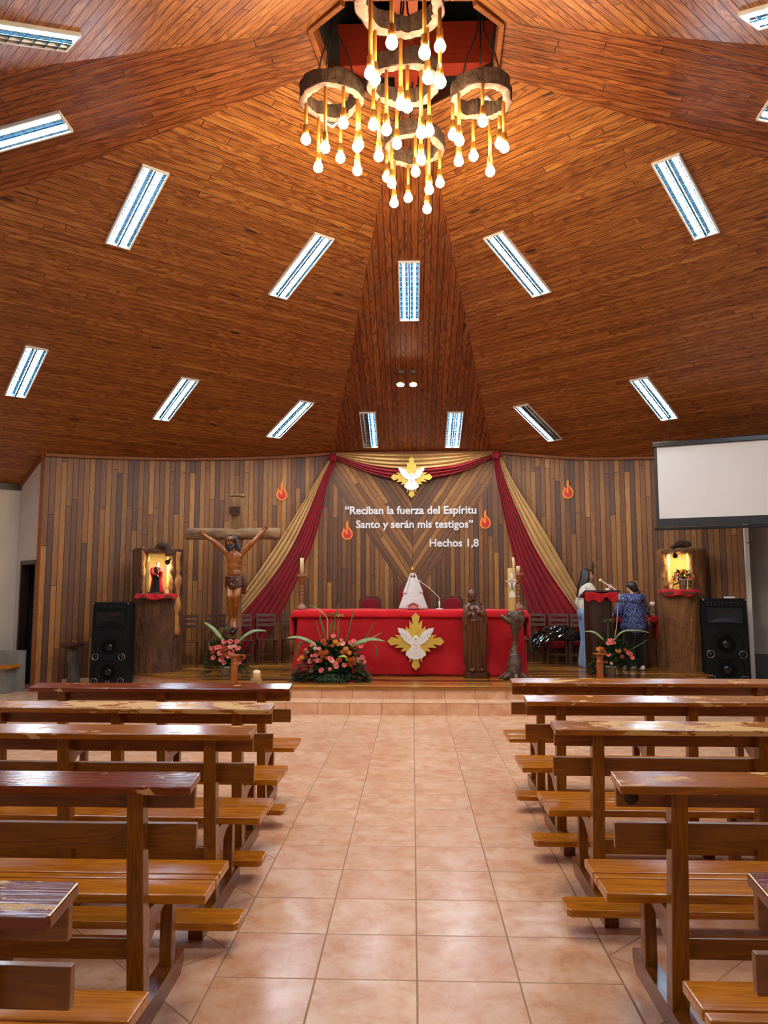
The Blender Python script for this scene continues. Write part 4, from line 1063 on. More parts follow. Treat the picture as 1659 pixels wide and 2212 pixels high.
pe = atY(898, 1385.5, YF - .13); emblem(V(pe.x, YF - .105, pe.z), V(1, 0, 0), V(0, -1, 0), 61.5, 'gold ray emblem with a white dove hung on the red altar front')
def candlestick(x, y0, y1, y2, Y, label, lit_gap=0):
    b = atY(x, y0, Y); b.z = ZT + .012; s = (y0 - y1) * (b - CAM).dot(FW) / FOC
    t = thing('candlestick', label, 'candlestick', b, 'turned wooden candlesticks')
    prof = [(.118, 0), (.12, .03), (.10, .05), (.098, .08), (.075, .10), (.07, .125), (.04, .15), (.046, .17), (.03, .20), (.03, .24), (.044, .255), (.03, .275), (.03, .31), (.046, .33), (.03, .35), (.03, .42), (.046, .44), (.03, .46), (.03, .52), (.045, .54), (.03, .56), (.03, .62), (.044, .64), (.03, .66), (.034, .72), (.05, .74), (.05, .80), (.075, .83), (.07, .87), (.09, .90), (.105, .93), (.105, 1.0), (.02, 1.0)]
    st = MB().lathe([(r * s / .55 * .78, z * s) for r, z in prof], b, 24).build('turned_stem', 'candlestick', t)
    h = (y1 - y2) * (b - CAM).dot(FW) / FOC
    MB().lathe([(.032, 0), (.032, h - .006), (.026, h), (.0001, h - .003)], b + V(0, 0, s), 16).build('candle', 'cream', t)
    return t
candlestick(651, 1318, 1243, 1207, YF + .35, 'turned wooden candlestick with a cream candle on the left altar end')
candlestick(1121, 1315, 1237, 1222, YF + .6, 'turned wooden candlestick on the right altar end behind the paschal candle')
# veiled statue
YM = YF + .35
def mq(x, y, Y=YM): return atY(*mr_(x, y), Y)
ms = YM / (FOC * 9.217)
b0 = mq(578, 978); b0.z = ZT + .012
t = thing('veiled_statue', 'small statue of a crowned woman in a white lace mantle on the altar', 'statue', b0)
MB().lathe([(125 * ms, 0), (130 * ms, .02), (110 * ms, .03), (.001, .03)], V(b0.x, YM, b0.z), 24).build('statue_base', 'carved_black', t)
mb = MB(); robe(mb, [(V(mq(578, yy).x, YM + .02, mq(578, yy).z), rx * ms, rx * ms * .62) for yy, rx in ((330, 55), (420, 90), (520, 120), (640, 165), (780, 205), (900, 245), (968, 268))], 11, .05)
mb.build('pink_gown', 'pink_satin', t)
def mant(u, v):
    a = R(-68 + 316 * u); yy = lerp(340, 962, v); rx = lerp(60, 276, v ** .92); f = 1 + .06 * v * math.sin(13 * a) + .02 * v * math.sin(31 * a)
    opn = max(0, v - .62) / .38; a2 = a if opn == 0 else a + (1 if math.cos(a) > 0 and False else 0)
    cxp = mq(578, yy); return V(cxp.x + rx * ms * f * math.cos(a), YM + rx * ms * .66 * f * math.sin(a) - .004, cxp.z)
MB().grid(mant, 90, 22).build('lace_mantle', 'lace', t, solid=.003)
mb = MB()
def fro(u, v):
    x = lerp(-1, 1, u); yy = lerp(360, 905 - 60 * (1 - abs(x)) + 40 * abs(x), v); rx = lerp(52, 190, v)
    c = mq(578, yy); return V(c.x + x * rx * ms, YM - lerp(.05, .155, v) * math.sqrt(max(0, 1 - .75 * x * x)) - .006 * math.sin(20 * x) * v, c.z)
mb.grid(fro, 40, 20).build('lace_front_panel', 'lace', t, solid=.003)
def veil(u, v):
    a = R(-50 + 280 * u); yy = lerp(262, 655, v); rx = 46 + lerp(0, 150, v ** .9); f = 1 + .05 * v * math.sin(12 * a)
    c = mq(572, yy); return V(c.x + rx * ms * f * math.cos(a), YM + rx * ms * .7 * f * math.sin(a), c.z + .01 * math.sin(9 * a) * v)
MB().grid(veil, 70, 16).build('lace_veil', 'lace', t, solid=.003)
mb = MB(); hc = mq(570, 296, YM - .02); face_head(mb, hc, 92 * ms, (0, -1, 0), (0, 0, 1)); mb.cap(hc - V(0, -.01, 40 * ms), hc - V(0, -.02, 80 * ms), .018, .03)
mb.sculpt('head', 'porcelain', t, .0035, 2)
mb = MB(); mb.ell(hc + V(0, .02, .006), (44 * ms, 34 * ms, 52 * ms))
for q in (-1, 1): mb.cap(hc + V(q * 36 * ms, .005, 0), hc + V(q * 38 * ms, .01, -70 * ms), .014, .012)
mb.sculpt('hair', 'hair', t, .004, 2)
mb = MB().ell(hc + V(0, .035, .0), (52 * ms, 40 * ms, 66 * ms)); mb.build('veil_hood', 'lace', t)
cr = mq(566, 232); mb = MB().lathe([(24 * ms, 0), (30 * ms, 20 * ms), (38 * ms, 52 * ms), (30 * ms, 70 * ms), (12 * ms, 96 * ms), (.0005, 110 * ms)], V(cr.x, YM - .01, cr.z - 5 * ms), 18); cw = mb.build('crown', 'brass', t)
rp = mq(566, 160); MB().tube([V(rp.x, YM, rp.z) + V(math.cos(R(a)) * 44 * ms, 0, math.sin(R(a)) * 46 * ms) for a in range(-40, 221, 13)], 6 * ms, 6).build('halo', 'copper', cw)
# altar microphone
t = thing('altar_microphone', 'white gooseneck microphone on the altar beside the veiled statue', 'microphone', V(mq(1100, 972).x, YM, ZT))
P = [mq(*q) for q in ((1098, 830), (1096, 770), (1080, 730), (1040, 690), (900, 560), (770, 465), (700, 415))]
for q in P: q.y = YM
bs = V(P[0].x, YM, ZT + .012)
MB().lathe([(82 * ms, 0), (80 * ms, .012), (30 * ms, .02), (.001, .02)], bs, 20).build('base', 'white_gloss', t)
MB().lathe([(11 * ms, .015), (13 * ms, 60 * ms), (18 * ms, 90 * ms), (18 * ms, 150 * ms), (12 * ms, 165 * ms)], bs, 12).build('stem', 'white_gloss', t)
MB().tube(spline(P, 5), 6.5 * ms, 8).build('gooseneck', 'white_metal', t)
MB().ell(P[-1], .016).build('microphone_head', 'cream', t)

# ------------------------------------------------------------------ carved friar and root pedestal with the paschal candle
pb_ = onstage(1031, 1464); YS = pb_.y; fs = YS / (FOC * 7.628)
def fq(x, y, d=0.0): p = atY(*fr_(x, y), YS + d); return p
t = thing('carved_friar', 'dark carved wooden statue of a cloaked man standing before the altar', 'statue', (fq(375, 2000).x, YS, SH))
zb = atY(*fr_(375, 1990), YS).z
oc = [(1, .45), (.72, .85), (.1, 1), (-.6, .9), (-1, .5), (-1, -.4), (-.7, -.82), (0, -1), (.7, -.85), (1, -.4)]
bse = MB().prism([(a * 208 * fs, b * 150 * fs) for a, b in oc], V(fq(380, 2000).x, YS, SH), (1, 0, 0), (0, 1, 0), (0, 0, zb - SH)).build('plinth', 'carved_dark', t, bevel=.008)
mb = MB()
secs = [(V(fq(xx, yy).x, YS + .0, fq(xx, yy).z), w_ * fs, w_ * fs * .68) for xx, yy, w_ in ((318, 850, 70), (325, 890, 128), (335, 960, 172), (350, 1060, 198), (352, 1200, 200), (352, 1400, 196), (350, 1600, 184), (358, 1800, 168), (370, 1985, 160))]
robe(mb, secs, 10, .075, 60, .8)
h0 = fq(300, 745, -.045); face_head(mb, h0, 205 * fs, (.12, -1, -.35), (.0, -.3, 1))
mb.cap(h0 + V(0, .05, -.06), fq(318, 880, .01), 62 * fs, 80 * fs)
shL, shR = fq(215, 940, -.02), fq(460, 940, -.02)
for sh, el, wr, sd in ((shL, fq(205, 1110, -.07), fq(270, 1040, -.15), 1), (shR, fq(480, 1060, -.08), fq(400, 1010, -.15), -1)):
    mb.limb([sh, el, wr], [62 * fs, 52 * fs, 32 * fs]); hand(mb, wr, (fq(335, 955, -.17) - wr), (0, 0, 1), 1.05 * .62, .35, (0, -1, 0))
for xs_, x2, y0_, y1_, dd_ in ((250, 190, 900, 1960, -.10), (225, 165, 1100, 1880, -.06), (440, 500, 890, 1960, -.09), (500, 520, 1040, 1900, -.03), (300, 270, 1150, 1950, -.13), (345, 345, 1150, 1960, -.14), (395, 450, 1150, 1980, -.13)):
    mb.tube([fq(lerp(xs_, x2, q / 6) + 6 * math.sin(q * 1.7 + xs_), lerp(y0_, y1_, q / 6), dd_ + .0 * q) for q in range(7)], [20 * fs] + [15 * fs] * 5 + [8 * fs], 8)
mb.tube([fq(190, 1000, -.09), fq(160, 1120, -.1), fq(175, 1250, -.09), fq(225, 1120, -.1)], 30 * fs, 8)
mb.tube([fq(480, 980, -.09), fq(540, 1160, -.08), fq(520, 1280, -.07), fq(450, 1120, -.1)], 30 * fs, 8)
mb.tube([fq(285, 1140, -.135), fq(340, 1150, -.15), fq(405, 1138, -.135)], 14 * fs, 8)
mb.ell(fq(310, 1965, -.14), (42 * fs, 60 * fs, 34 * fs)); mb.ell(fq(470, 1965, -.12), (36 * fs, 55 * fs, 30 * fs))
mb.tube([fq(250, 900, -.07), fq(310, 862, -.10), fq(390, 850, -.085), fq(470, 880, -.05)], 11 * fs, 8)
mb.sculpt('carved_figure', 'friar', t, .0065, 2, .4)
mb = MB(); mb.ell(h0 + V(0, .02, .035), (76 * fs, 88 * fs, 70 * fs), Matrix.Rotation(R(-14), 3, 'X')); mb.sculpt('hair', 'carved_dark', t, .006, 1)

pr_ = onstage(1108, 1467); YR = pr_.y; rs = YR / (FOC * 7.628)
def rq(x, y, d=0.0): return atY(*fr_(x, y), YR + d)
t = thing('root_pedestal', 'gnarled dark root pedestal holding the tall paschal candle', 'pedestal', (pr_.x, YR, SH))
mb = MB()
core = [(985, 2080, 120), (1000, 2000, 130), (1005, 1880, 125), (1005, 1760, 100), (1000, 1650, 62), (1010, 1540, 44), (1020, 1440, 42), (1015, 1330, 62), (1010, 1230, 85), (1010, 1120, 120), (980, 1060, 110)]
for i in range(len(core) - 1):
    a, b = core[i], core[i + 1]; mb.cap(rq(a[0], a[1]), rq(b[0], b[1]), a[2] * rs, b[2] * rs, 16)
mb.limb([rq(1010, 1200), rq(900, 1150, -.05), rq(790, 1070, -.04)], [60 * rs, 50 * rs, 30 * rs])
mb.limb([rq(1050, 1280), rq(1110, 1150), rq(1110, 1030)], [50 * rs, 62 * rs, 55 * rs]); mb.ell(rq(1130, 1120, -.02), (50 * rs, 45 * rs, 60 * rs))
mb.limb([rq(940, 1060, -.05), rq(1040, 1040, -.06)], [45 * rs, 40 * rs])
for a in range(7):
    an = a * 2 * PI / 7 + .3; q = rq(1000, 2100); e_ = V(q.x + math.cos(an) * 235 * rs, YR + math.sin(an) * 150 * rs, SH + .02)
    mb.limb([V(q.x, YR, SH + .14), V(lerp(q.x, e_.x, .6), lerp(YR, e_.y, .6), SH + .06), e_], [70 * rs, 48 * rs, 26 * rs])
random.seed(3)
for k in range(40):
    i = random.randrange(len(core)); x, y, r = core[i]; a = random.uniform(0, 2 * PI)
    mb.ell(rq(x, y + random.uniform(-40, 40)) + V(math.cos(a), math.sin(a), 0) * r * rs * .92, random.uniform(12, 26) * rs, None, 8, 6)
mb.sculpt('root', 'root', t, .008, 1, .3)
cb_ = rq(965, 995, -.02); ct = rq(965, 285, -.02); hh = ct.z - cb_.z
t = thing('paschal_candle', 'thick tan paschal candle with a white cross relief on the root pedestal', 'candle', cb_)
MB().lathe([(64 * rs, 0), (66 * rs, .01), (66 * rs, hh - .008), (60 * rs, hh), (.001, hh - .002)], cb_, 28).build('wax_pillar', 'wax_tan', t)
p0, p1 = rq(992, 285, -.02), rq(975, 105, -.02); MB().tube([p0 - V(0, 0, .02), lerp(p0, p1, .5) + V(.004, 0, 0), p1], [23 * rs, 22 * rs, 21 * rs], 12).build('taper', 'cream', t)
def cq(x, y): return rq(x, y, -.02 - 66 * rs - .006)
cross = MB()
poly = [(925, 400), (958, 360), (990, 400), (978, 440), (978, 470), (1020, 465), (1030, 500), (1010, 560), (985, 590), (978, 650), (1000, 700), (1012, 760), (915, 760), (925, 700), (945, 650), (938, 590), (910, 560), (895, 500), (905, 465), (945, 470), (945, 440)]
o_ = cq(960, 560)
w3 = cross.prism([((x - 960) * rs, -(y - 560) * rs) for x, y in poly], o_, (1, 0, 0), (0, 0, 1), (0, .012, 0)).build('white_relief', 'white_gloss', t)
MB().box(o_ + V(0, -.004, 0), (14 * rs, .008, 170 * rs)).box(o_ + V(0, -.004, 62 * rs), (80 * rs, .008, 14 * rs)).build('black_cross', 'black', w3)
MB().cap(o_ + V(-52 * rs, -.006, 62 * rs), o_ + V(-105 * rs, .03, 56 * rs), 8 * rs, 5 * rs).cap(o_ + V(52 * rs, -.006, 62 * rs), o_ + V(105 * rs, .03, 60 * rs), 8 * rs, 5 * rs).ell(o_ + V(0, -.008, 52 * rs), (16 * rs, 9 * rs, 20 * rs)).build('relief_nails', 'pale_pink', w3)

# ------------------------------------------------------------------ crucifix
YX = 13.0
def jq(x, y, Y=YX - .2): return atY(*c4(x, y), Y)
xs = YX / (FOC * 4.74)
bx_ = atY(508, 1300, YX).x
t = thing('crucifix', 'tall log crucifix with a carved wooden figure, left of the altar', 'crucifix', (bx_, YX, SH))
zt_ = atY(508, 1071, YX).z
def barkwob(a, z): return 1 + .05 * noise.noise(Vector((math.cos(a) * 2, math.sin(a) * 2, z * 3))) + .025 * noise.noise(Vector((math.cos(a) * 7, math.sin(a) * 7, z * 9)))
mb = MB(); H_ = zt_ - SH
mb.lathe([(.112, H_ * q / 24) for q in range(25)], V(bx_, YX, SH), 22, wob=barkwob)
post = mb.build('upright_log', 'cross_post', t)
MB().lathe([(.125, 0), (.13, .02), (.118, .04), (.0001, .042)], V(bx_, YX, zt_ - .02), 20).build('top_cap', 'cross_log', post)
ca, cb2 = jq(157, 538, YX - .04), jq(1113, 540, YX - .04); LW = (cb2 - ca).length
MB().lathe([(.0001, -.001)] + [(.1, LW * q / 20) for q in range(21)] + [(.0001, LW + .001)], ca, 22, (1, 0, 0), wob=barkwob).build('crossbeam_log', 'cross_log', t)
pq_ = jq(650, 300, YX - .13)
pl2 = MB().box(pq_, (110 * xs, .02, 76 * xs)).box(pq_ + V(0, -.006, 39 * xs), (126 * xs, .03, 8 * xs)).box(pq_ + V(0, -.006, -39 * xs), (118 * xs, .03, 8 * xs)).build('title_plaque', 'carved_dark', t, bevel=.003)
letters('plaque_lettering', 'INRI', *[c4(605, 320)[0], c4(690, 320)[0]], c4(650, 322)[1], pl2, 'carved_black', .006, fn=lambda x, y: (atY(x, y, YX - .141), V(1, 0, 0), V(0, -1, 0)))
mb = MB()
S_ = xs
mb.ell(jq(650, 775), (84 * S_, 62 * S_, 100 * S_)); mb.ell(jq(650, 860), (72 * S_, 52 * S_, 90 * S_)); mb.ell(jq(652, 940), (66 * S_, 50 * S_, 70 * S_)); mb.ell(jq(655, 1020), (84 * S_, 60 * S_, 66 * S_))
for q in (-1, 1):
    mb.ell(jq(650 + q * 34, 762, YX - .245), (48 * S_, 22 * S_, 34 * S_))
    for k in range(4): mb.tube([jq(650 + q * 16, 800 + 22 * k, YX - .275), jq(650 + q * 55, 812 + 22 * k, YX - .265), jq(650 + q * 76, 806 + 20 * k, YX - .22)], 5 * S_, 6)
mb.cap(jq(645, 720, YX - .22), jq(612, 640, YX - .27), 30 * S_, 27 * S_)
aR = [jq(578, 725), jq(455, 625, YX - .21), jq(345, 552, YX - .17)]; aL = [jq(722, 722), jq(825, 632, YX - .21), jq(935, 515, YX - .17)]
for A_ in (aR, aL):
    mb.limb(A_, [40 * S_, 28 * S_, 17 * S_]); mb.ell(A_[0], 44 * S_); mb.ell(lerp(A_[0], A_[1], .45), (34 * S_, 30 * S_, 34 * S_)); mb.ell(lerp(A_[1], A_[2], .25), 27 * S_)
    d_ = (A_[2] - A_[1]).normalized(); hand(mb, A_[2], d_, V(0, 0, 1) - d_ * d_.z, .95, .9, (0, -1, 0))
for P_ in ([jq(612, 1040), jq(600, 1180, YX - .33), jq(618, 1400, YX - .2), jq(625, 1420, YX - .2)], [jq(695, 1040), jq(668, 1175, YX - .35), jq(652, 1410, YX - .21), jq(648, 1430, YX - .21)]):
    mb.limb(P_, [50 * S_, 36 * S_, 20 * S_, 20 * S_]); mb.ell(lerp(P_[1], P_[2], .3) + V(0, .012, 0), (34 * S_, 36 * S_, 60 * S_)); mb.ell(P_[1] + V(0, -.01, 0), (32 * S_, 30 * S_, 34 * S_))
for x_, d_ in ((618, .0), (640, -.035)):
    mb.limb([jq(x_ + 8, 1405, YX - .2), jq(x_ + 4, 1450, YX - .28 + d_), jq(x_, 1490, YX - .33 + d_)], [22 * S_, 24 * S_, 18 * S_])
    for k in range(5): mb.cap(jq(x_ - 18 + 9 * k, 1480, YX - .32 + d_), jq(x_ - 20 + 10 * k, 1502 - 2 * k, YX - .34 + d_), 7 * S_, 6 * S_, 6)
hc = jq(602, 618, YX - .30); face_head(mb, hc, 118 * S_, (-.22, -1, -.30), (-.22, -.28, 1))
mb.sculpt('carved_figure', 'carved', t, .0055, 2, .4)
mb = MB()
mb.ell(hc + V(.01, .045, .02), (54 * S_, 54 * S_, 60 * S_))
for k in range(9):
    f = k / 8; x0 = lerp(560, 660, f)
    mb.limb([jq(x0, 575, YX - .24), jq(lerp(562, 680, f), 640, YX - .24), jq(lerp(575, 712, f), 700, YX - .25), jq(lerp(588, 712, f), 745 - 30 * (1 - f), YX - .25)] if f > .55 or f < .15 else [jq(x0, 575, YX - .24), jq(lerp(562, 680, f), 620, YX - .2), jq(lerp(575, 690, f), 680, YX - .18)], [16 * S_, 17 * S_, 15 * S_, 9 * S_], 8)
for x_, y_ in ((588, 660), (600, 672), (616, 676), (630, 668), (640, 650), (606, 690), (618, 692)): mb.ell(jq(x_, y_, YX - .365 if 590 < x_ < 635 else YX - .34), (15 * S_, 14 * S_, 18 * S_), None, 8, 6)
mb.cap(jq(582, 648, YX - .375), jq(625, 645, YX - .375), 6 * S_, 6 * S_, 6)
mb.sculpt('hair_and_beard', 'carved_black', t, .006, 1, .4)
mb = MB(); ctr = hc + V(0, .012, .05); rr_ = 58 * S_
for k in range(3):
    P_ = [ctr + V(math.cos(a) * rr_ * (1 + .09 * math.sin(a * 5 + k * 2)), math.sin(a) * rr_ * (1 + .08 * math.cos(a * 6 + k)), .012 * math.sin(a * 4 + k * 2.1) + .02 * math.sin(a)) for a in [2 * PI * q / 26 for q in range(27)]]
    mb.tube(P_, 6 * S_, 6)
for k in range(16):
    a = k * .41; p = ctr + V(math.cos(a) * rr_, math.sin(a) * rr_, .01 * math.sin(k)); mb.tube([p, p + V(math.cos(a + .6) * .03, math.sin(a + .6) * .03, .02 * math.sin(k * 2))], [4 * S_, 1 * S_], 5)
mb.build('thorn_crown', 'carved_dark', t)
mb = MB(); mb.ell(jq(655, 1020, YX - .2), (104 * S_, 78 * S_, 52 * S_)); mb.ell(jq(655, 1060, YX - .21), (98 * S_, 76 * S_, 44 * S_))
for k in range(6): mb.tube([jq(556, 985 + 19 * k, YX - .2), jq(600, 978 + 23 * k, YX - .33), jq(660, 985 + 18 * k, YX - .36), jq(715, 972 + 18 * k, YX - .33), jq(752, 968 + 14 * k, YX - .2)], 12 * S_, 8)
for k in range(3):
    a = k * 2.1; mb.tube([jq(640 + 46 * math.cos(q + a) * (1 - q / 9), 1035 + 44 * math.sin(q + a) * (1 - q / 9), YX - .345 - .02 * math.sin(q)) for q in [0, .8, 1.6, 2.4, 3.2, 4, 4.8]], 9 * S_, 8)
mb.limb([jq(735, 985, YX - .26), jq(752, 1060, YX - .26), jq(738, 1130, YX - .25)], [22 * S_, 22 * S_, 26 * S_]); mb.tube([jq(728, 1000, YX - .28), jq(748, 1130, YX - .27)], 8 * S_, 6)
mb.sculpt('loincloth', 'carved_dark', t, .0065, 1, .4)
mb = MB(); mb.limb([jq(640, 1520, YX - .14), jq(625, 1545, YX - .3), jq(660, 1500, YX - .27)], [38 * S_, 34 * S_, 20 * S_]); mb.sculpt('foot_block', 'carved_black', t, .009, 1)

# ------------------------------------------------------------------ hollow trunk shrines
def trunk_shrine(base, r, zs, ztop, face, half, name, label, mat, edge_mat, seed, lean=0.0, cover=None):
    """hollow tree trunk with a cream niche cut into its upper part; face = direction the niche looks"""
    t = thing(name, label, 'shrine', base, 'hollow tree trunk shrines')
    fa = math.atan2(face[1], face[0]); x0, y0 = base[0], base[1]
    def rad(a, z):
        v = Vector((math.cos(a) * 1.2, math.sin(a) * 1.2, z * .5 + seed))
        return r * (1.0 + .07 * noise.noise(v) + .05 * noise.noise(Vector((v.x * 3.4, v.y * 3.4, v.z * 1.6))) + .03 * noise.noise(Vector((v.x * 9, v.y * 9, v.z * 6))) + .05 * max(0, 1 - (z - base[2]) / .35) ** 2)
    def P(a, z, k=1.0, dr=0.0): q = rad(a, z) * k + dr; return V(x0 + q * math.cos(a) + lean * (z - base[2]), y0 + q * math.sin(a), z)
    n, m = 110, 60
    mb = MB(); rows_ = [mb.add([P(2 * PI * k / n, lerp(base[2], zs, q / m)) for k in range(n)]) for q in range(m + 1)]
    for q in range(m):
        for k in range(n): j = (k + 1) % n; mb.face((rows_[q] + k, rows_[q] + j, rows_[q + 1] + j, rows_[q + 1] + k), True)
    mb.face([rows_[m] + k for k in range(n)])
    body = mb.build('trunk', mat, t)
    # shell round the niche with ragged edges
    mb = MB(); nn, mm = 84, 26
    def lim(q, s_): z = q / mm; return half * (1 + .12 * noise.noise(Vector((z * 4, s_ * 3.0, seed))) + (.16 * z if s_ > 0 and cover else 0.0) * -1)
    def A_(q, k): a0 = fa + lim(q, 1); a1 = fa + 2 * PI - lim(q, -1); return a0 + (a1 - a0) * k / nn
    ztp = lambda a: ztop + .03 * noise.noise(Vector((math.cos(a) * 2, math.sin(a) * 2, seed + 4)))
    Z_ = lambda q, a: lerp(zs, ztp(a), q / mm)
    o = [mb.add([P(A_(q, k), Z_(q, A_(q, k))) for k in range(nn + 1)]) for q in range(mm + 1)]
    i_ = [mb.add([P(A_(q, k), Z_(q, A_(q, k)), .87) for k in range(nn + 1)]) for q in range(mm + 1)]
    for q in range(mm):
        for k in range(nn):
            mb.face((o[q] + k, o[q] + k + 1, o[q + 1] + k + 1, o[q + 1] + k), True); mb.face((i_[q] + k + 1, i_[q] + k, i_[q + 1] + k, i_[q + 1] + k + 1), True)
        mb.face((o[q], o[q + 1], i_[q + 1], i_[q])); mb.face((o[q] + nn, i_[q] + nn, i_[q + 1] + nn, o[q + 1] + nn))
    for k in range(nn): mb.face((o[mm] + k, o[mm] + k + 1, i_[mm] + k + 1, i_[mm] + k))
    mb.build('hollow_shell', mat, t)
    mb = MB(); a0, a1 = fa + half * .8, fa + 2 * PI - half * .8       # smooth cream lining
    mb.grid(lambda u, v: V(x0 + r * .70 * math.cos(lerp(a0, a1, u)) + lean * (lerp(zs, ztop, v) - base[2]), y0 + r * .70 * math.sin(lerp(a0, a1, u)), lerp(zs, ztop - .06, v)), 40, 4)
    mb.build('niche_lining', 'niche', t, solid=.01)
    MB().lathe([(r * .8, 0), (r * .8, .02), (.001, .02)], V(x0 + lean * (zs - base[2]), y0, zs), 40).build('niche_floor', 'niche', t)
    MB().lathe([(r * .86, 0), (r * .86, .03), (.001, .032)], V(x0 + lean * (ztop - base[2]), y0, ztop - .06), 40).build('niche_roof', mat, t)
    mb = MB(); P_ = []
    for k in range(15): a = fa - half * 1.1 + 2.2 * half * k / 14; P_.append(V(x0 + lean * (ztop - base[2]) + r * .93 * math.cos(a), y0 + r * .93 * math.sin(a), ztop - .035 + .015 * math.sin(k * 1.9)))
    mb.tube(P_, .045, 8); mb.build('lintel_bark', mat, t)
    mb = MB()
    for s_, kk in ((1, 0), (-1, nn)):
        P_ = [P(A_(q, kk), Z_(q, fa), .93, .03 * noise.noise(Vector((q * .31, s_, seed)))) for q in range(0, mm + 1)]; mb.tube(P_, [.032 + .02 * noise.noise(Vector((q * .4, s_ * 3, seed + 1))) for q in range(mm + 1)], 8)
    mb.build('niche_edge', edge_mat, t)
    return t, P, fa
def niche_lamp(t, p, aim, power):
    MB().lathe([(.014, -.05), (.02, -.04), (.022, 0), (.04, .05), (.044, .075), (.040, .075)], p, 14, aim).build('niche_lamp', 'black', t)
    lo = MB().ell(p + aim * .068, .026).build('lamp_bulb', 'spot_lit', t)
    ld = bpy.data.lights.new('niche_light', 'SPOT'); ld.energy = power; ld.color = (1.0, .74, .36); ld.spot_size = R(150); ld.spot_blend = .6; ld.shadow_soft_size = .02
    l = bpy.data.objects.new('niche_light', ld); COL.objects.link(l); l.parent = t
    l.location = p + aim * .1 - base_of(t); l.rotation_euler = aim.to_track_quat('-Z', 'Y').to_euler()
def scallop_cloth(name, label, c, fa, r0, w_half, drop, mat, seed=0):
    t = thing(name, label, 'cloth', c, 'small red shelf cloths')
    def fn(u, v):
        a = fa + lerp(-w_half, w_half, u)
        if v < .4: rr = lerp(r0 * .55, r0 * 1.06, v / .4); z = .004
        else: f = (v - .4) / .6; rr = r0 * (1.06 + .05 * f + .05 * f * math.sin(u * 22 + seed)); z = -f * drop * (.65 + .35 * math.sin(PI * u) + .16 * math.sin(u * 15 + seed))
        return V(c[0] + rr * math.cos(a), c[1] + rr * math.sin(a), c[2] + z)
    MB().grid(fn, 60, 14).build('cloth', mat, t, solid=.004); return t
# left shrine
bl = onstage(334, 1452); rl = .42; fl_ = Vector((.30, -.95, 0)).normalized(); bl = V(atY(335, 1452, bl.y + .28).x, bl.y + .28, SH)
zs1 = atY(335, 1286, bl.y - rl).z; zt1 = atY(335, 1187, bl.y).z
tsh, Pf, fa1 = trunk_shrine(bl, rl, zs1, zt1, fl_, R(36), 'trunk_shrine', 'dark hollow trunk shrine holding the red-caped figure, left of the crucifix', 'trunk', 'trunk_pale', 2.2, 0.0, True)
mb = MB(); P_ = []
for q in range(20): a = fa1 + R(50) + .02 * math.sin(q); z = lerp(SH + .6, zt1 - .05, q / 19); P_.append(Pf(a, z, 1.0, .01 * math.sin(q * 2.1)))
mb.tube(P_, [.05 + .035 * noise.noise(Vector((q * .37, 2, 5))) + .02 * noise.noise(Vector((q * .9, 7, 1))) for q in range(20)], 10); mb.build('stripped_edge', 'trunk_pale', tsh)
cpx = [atY(*sn_(*q), bl.y - rl * .9) for q in ((890, 190), (980, 95), (1120, 130), (1200, 230), (1230, 380))]
mb = MB(); mb.tube(spline(cpx, 4), [.05] * 4 + [.06] * 8 + [.07] * 5, 10); mb.build('bark_hood', 'bark', tsh)
lp_ = atY(*sn_(1215, 520), bl.y - rl * 1.0); niche_lamp(tsh, lp_, (V(bl.x - .06, bl.y - .05, zs1 + .3) - lp_).normalized(), 6)
MB().box(V(bl.x, bl.y, zs1 - .03) + fl_ * (rl * .86), (.5, .34, .04), rotz(math.atan2(fl_.y, fl_.x) + PI / 2)).build('shelf_board', 'trunk', tsh, bevel=.006)
scallop_cloth('shelf_cloth', 'scalloped red cloth on the shelf under the red-caped figure', (bl.x, bl.y, zs1 + .022), fa1, rl * 1.2, R(38), .085, 'red', 1)
sy = bl.y - rl * .72; ss = sy / (FOC * 12.76)
def sq(x, y, d=0.0): return atY(*sn_(x, y), sy + d)
sb = sq(850, 1440); zb0 = zs1 + .028
t = thing('caped_statue', 'small painted statue of a man in a black robe and red cape', 'statue', (sb.x, sy, zb0))
MB().lathe([(210 * ss, 0), (210 * ss, .02), (.001, .02)], V(sb.x, sy, zb0), 24).build('statue_base', 'carved_black', t)
mb = MB(); robe(mb, [(V(sq(xx, yy).x, sy - .02, max(sq(xx, yy).z, zb0 + .012)), rx * ss, rx * ss * .7) for xx, yy, rx in ((895, 700, 55), (895, 800, 85), (895, 950, 80), (880, 1150, 100), (860, 1300, 125), (840, 1420, 140))], 9, .08); mb.sculpt('black_robe', 'black_cloth', t, .005, 2)
def cape(u, v):
    a = R(-52 + 284 * u); yy = lerp(695, 1400, v); rx = lerp(72, 190, v ** .75) + 55 * math.sin(PI * min(1, v * 2.2)) * (1 if v < .45 else max(0, 1 - (v - .45) * 2)); c = sq(lerp(890, 870, v), yy); f = 1 + .05 * v * math.sin(11 * a)
    return V(c.x + rx * ss * f * math.cos(a), sy + rx * ss * .62 * f * math.sin(a), c.z)
MB().grid(cape, 60, 20).build('red_cape', 'red', t, solid=.004)
mb = MB(); h3 = sq(905, 628, -.02); face_head(mb, h3, 120 * ss, (.35, -1, 0), (0, 0, 1)); mb.cap(h3 - V(0, -.008, .03), sq(895, 715, 0), .016, .02)
for w_, d_ in ((sq(885, 925, -.11), V(.8, -.3, -.5)), (sq(905, 800, -.1), V(.4, -.2, -.7))): hand(mb, w_, d_, V(0, -.3, 1), .36, .4)
mb.sculpt('head_and_hands', 'porcelain', t, .003, 1)
mb = MB(); mb.ell(h3 + V(-.004, .012, .016), (46 * ss, 50 * ss, 44 * ss)); mb.sculpt('hair', 'carved_dark', t, .004, 1)
mb = MB()
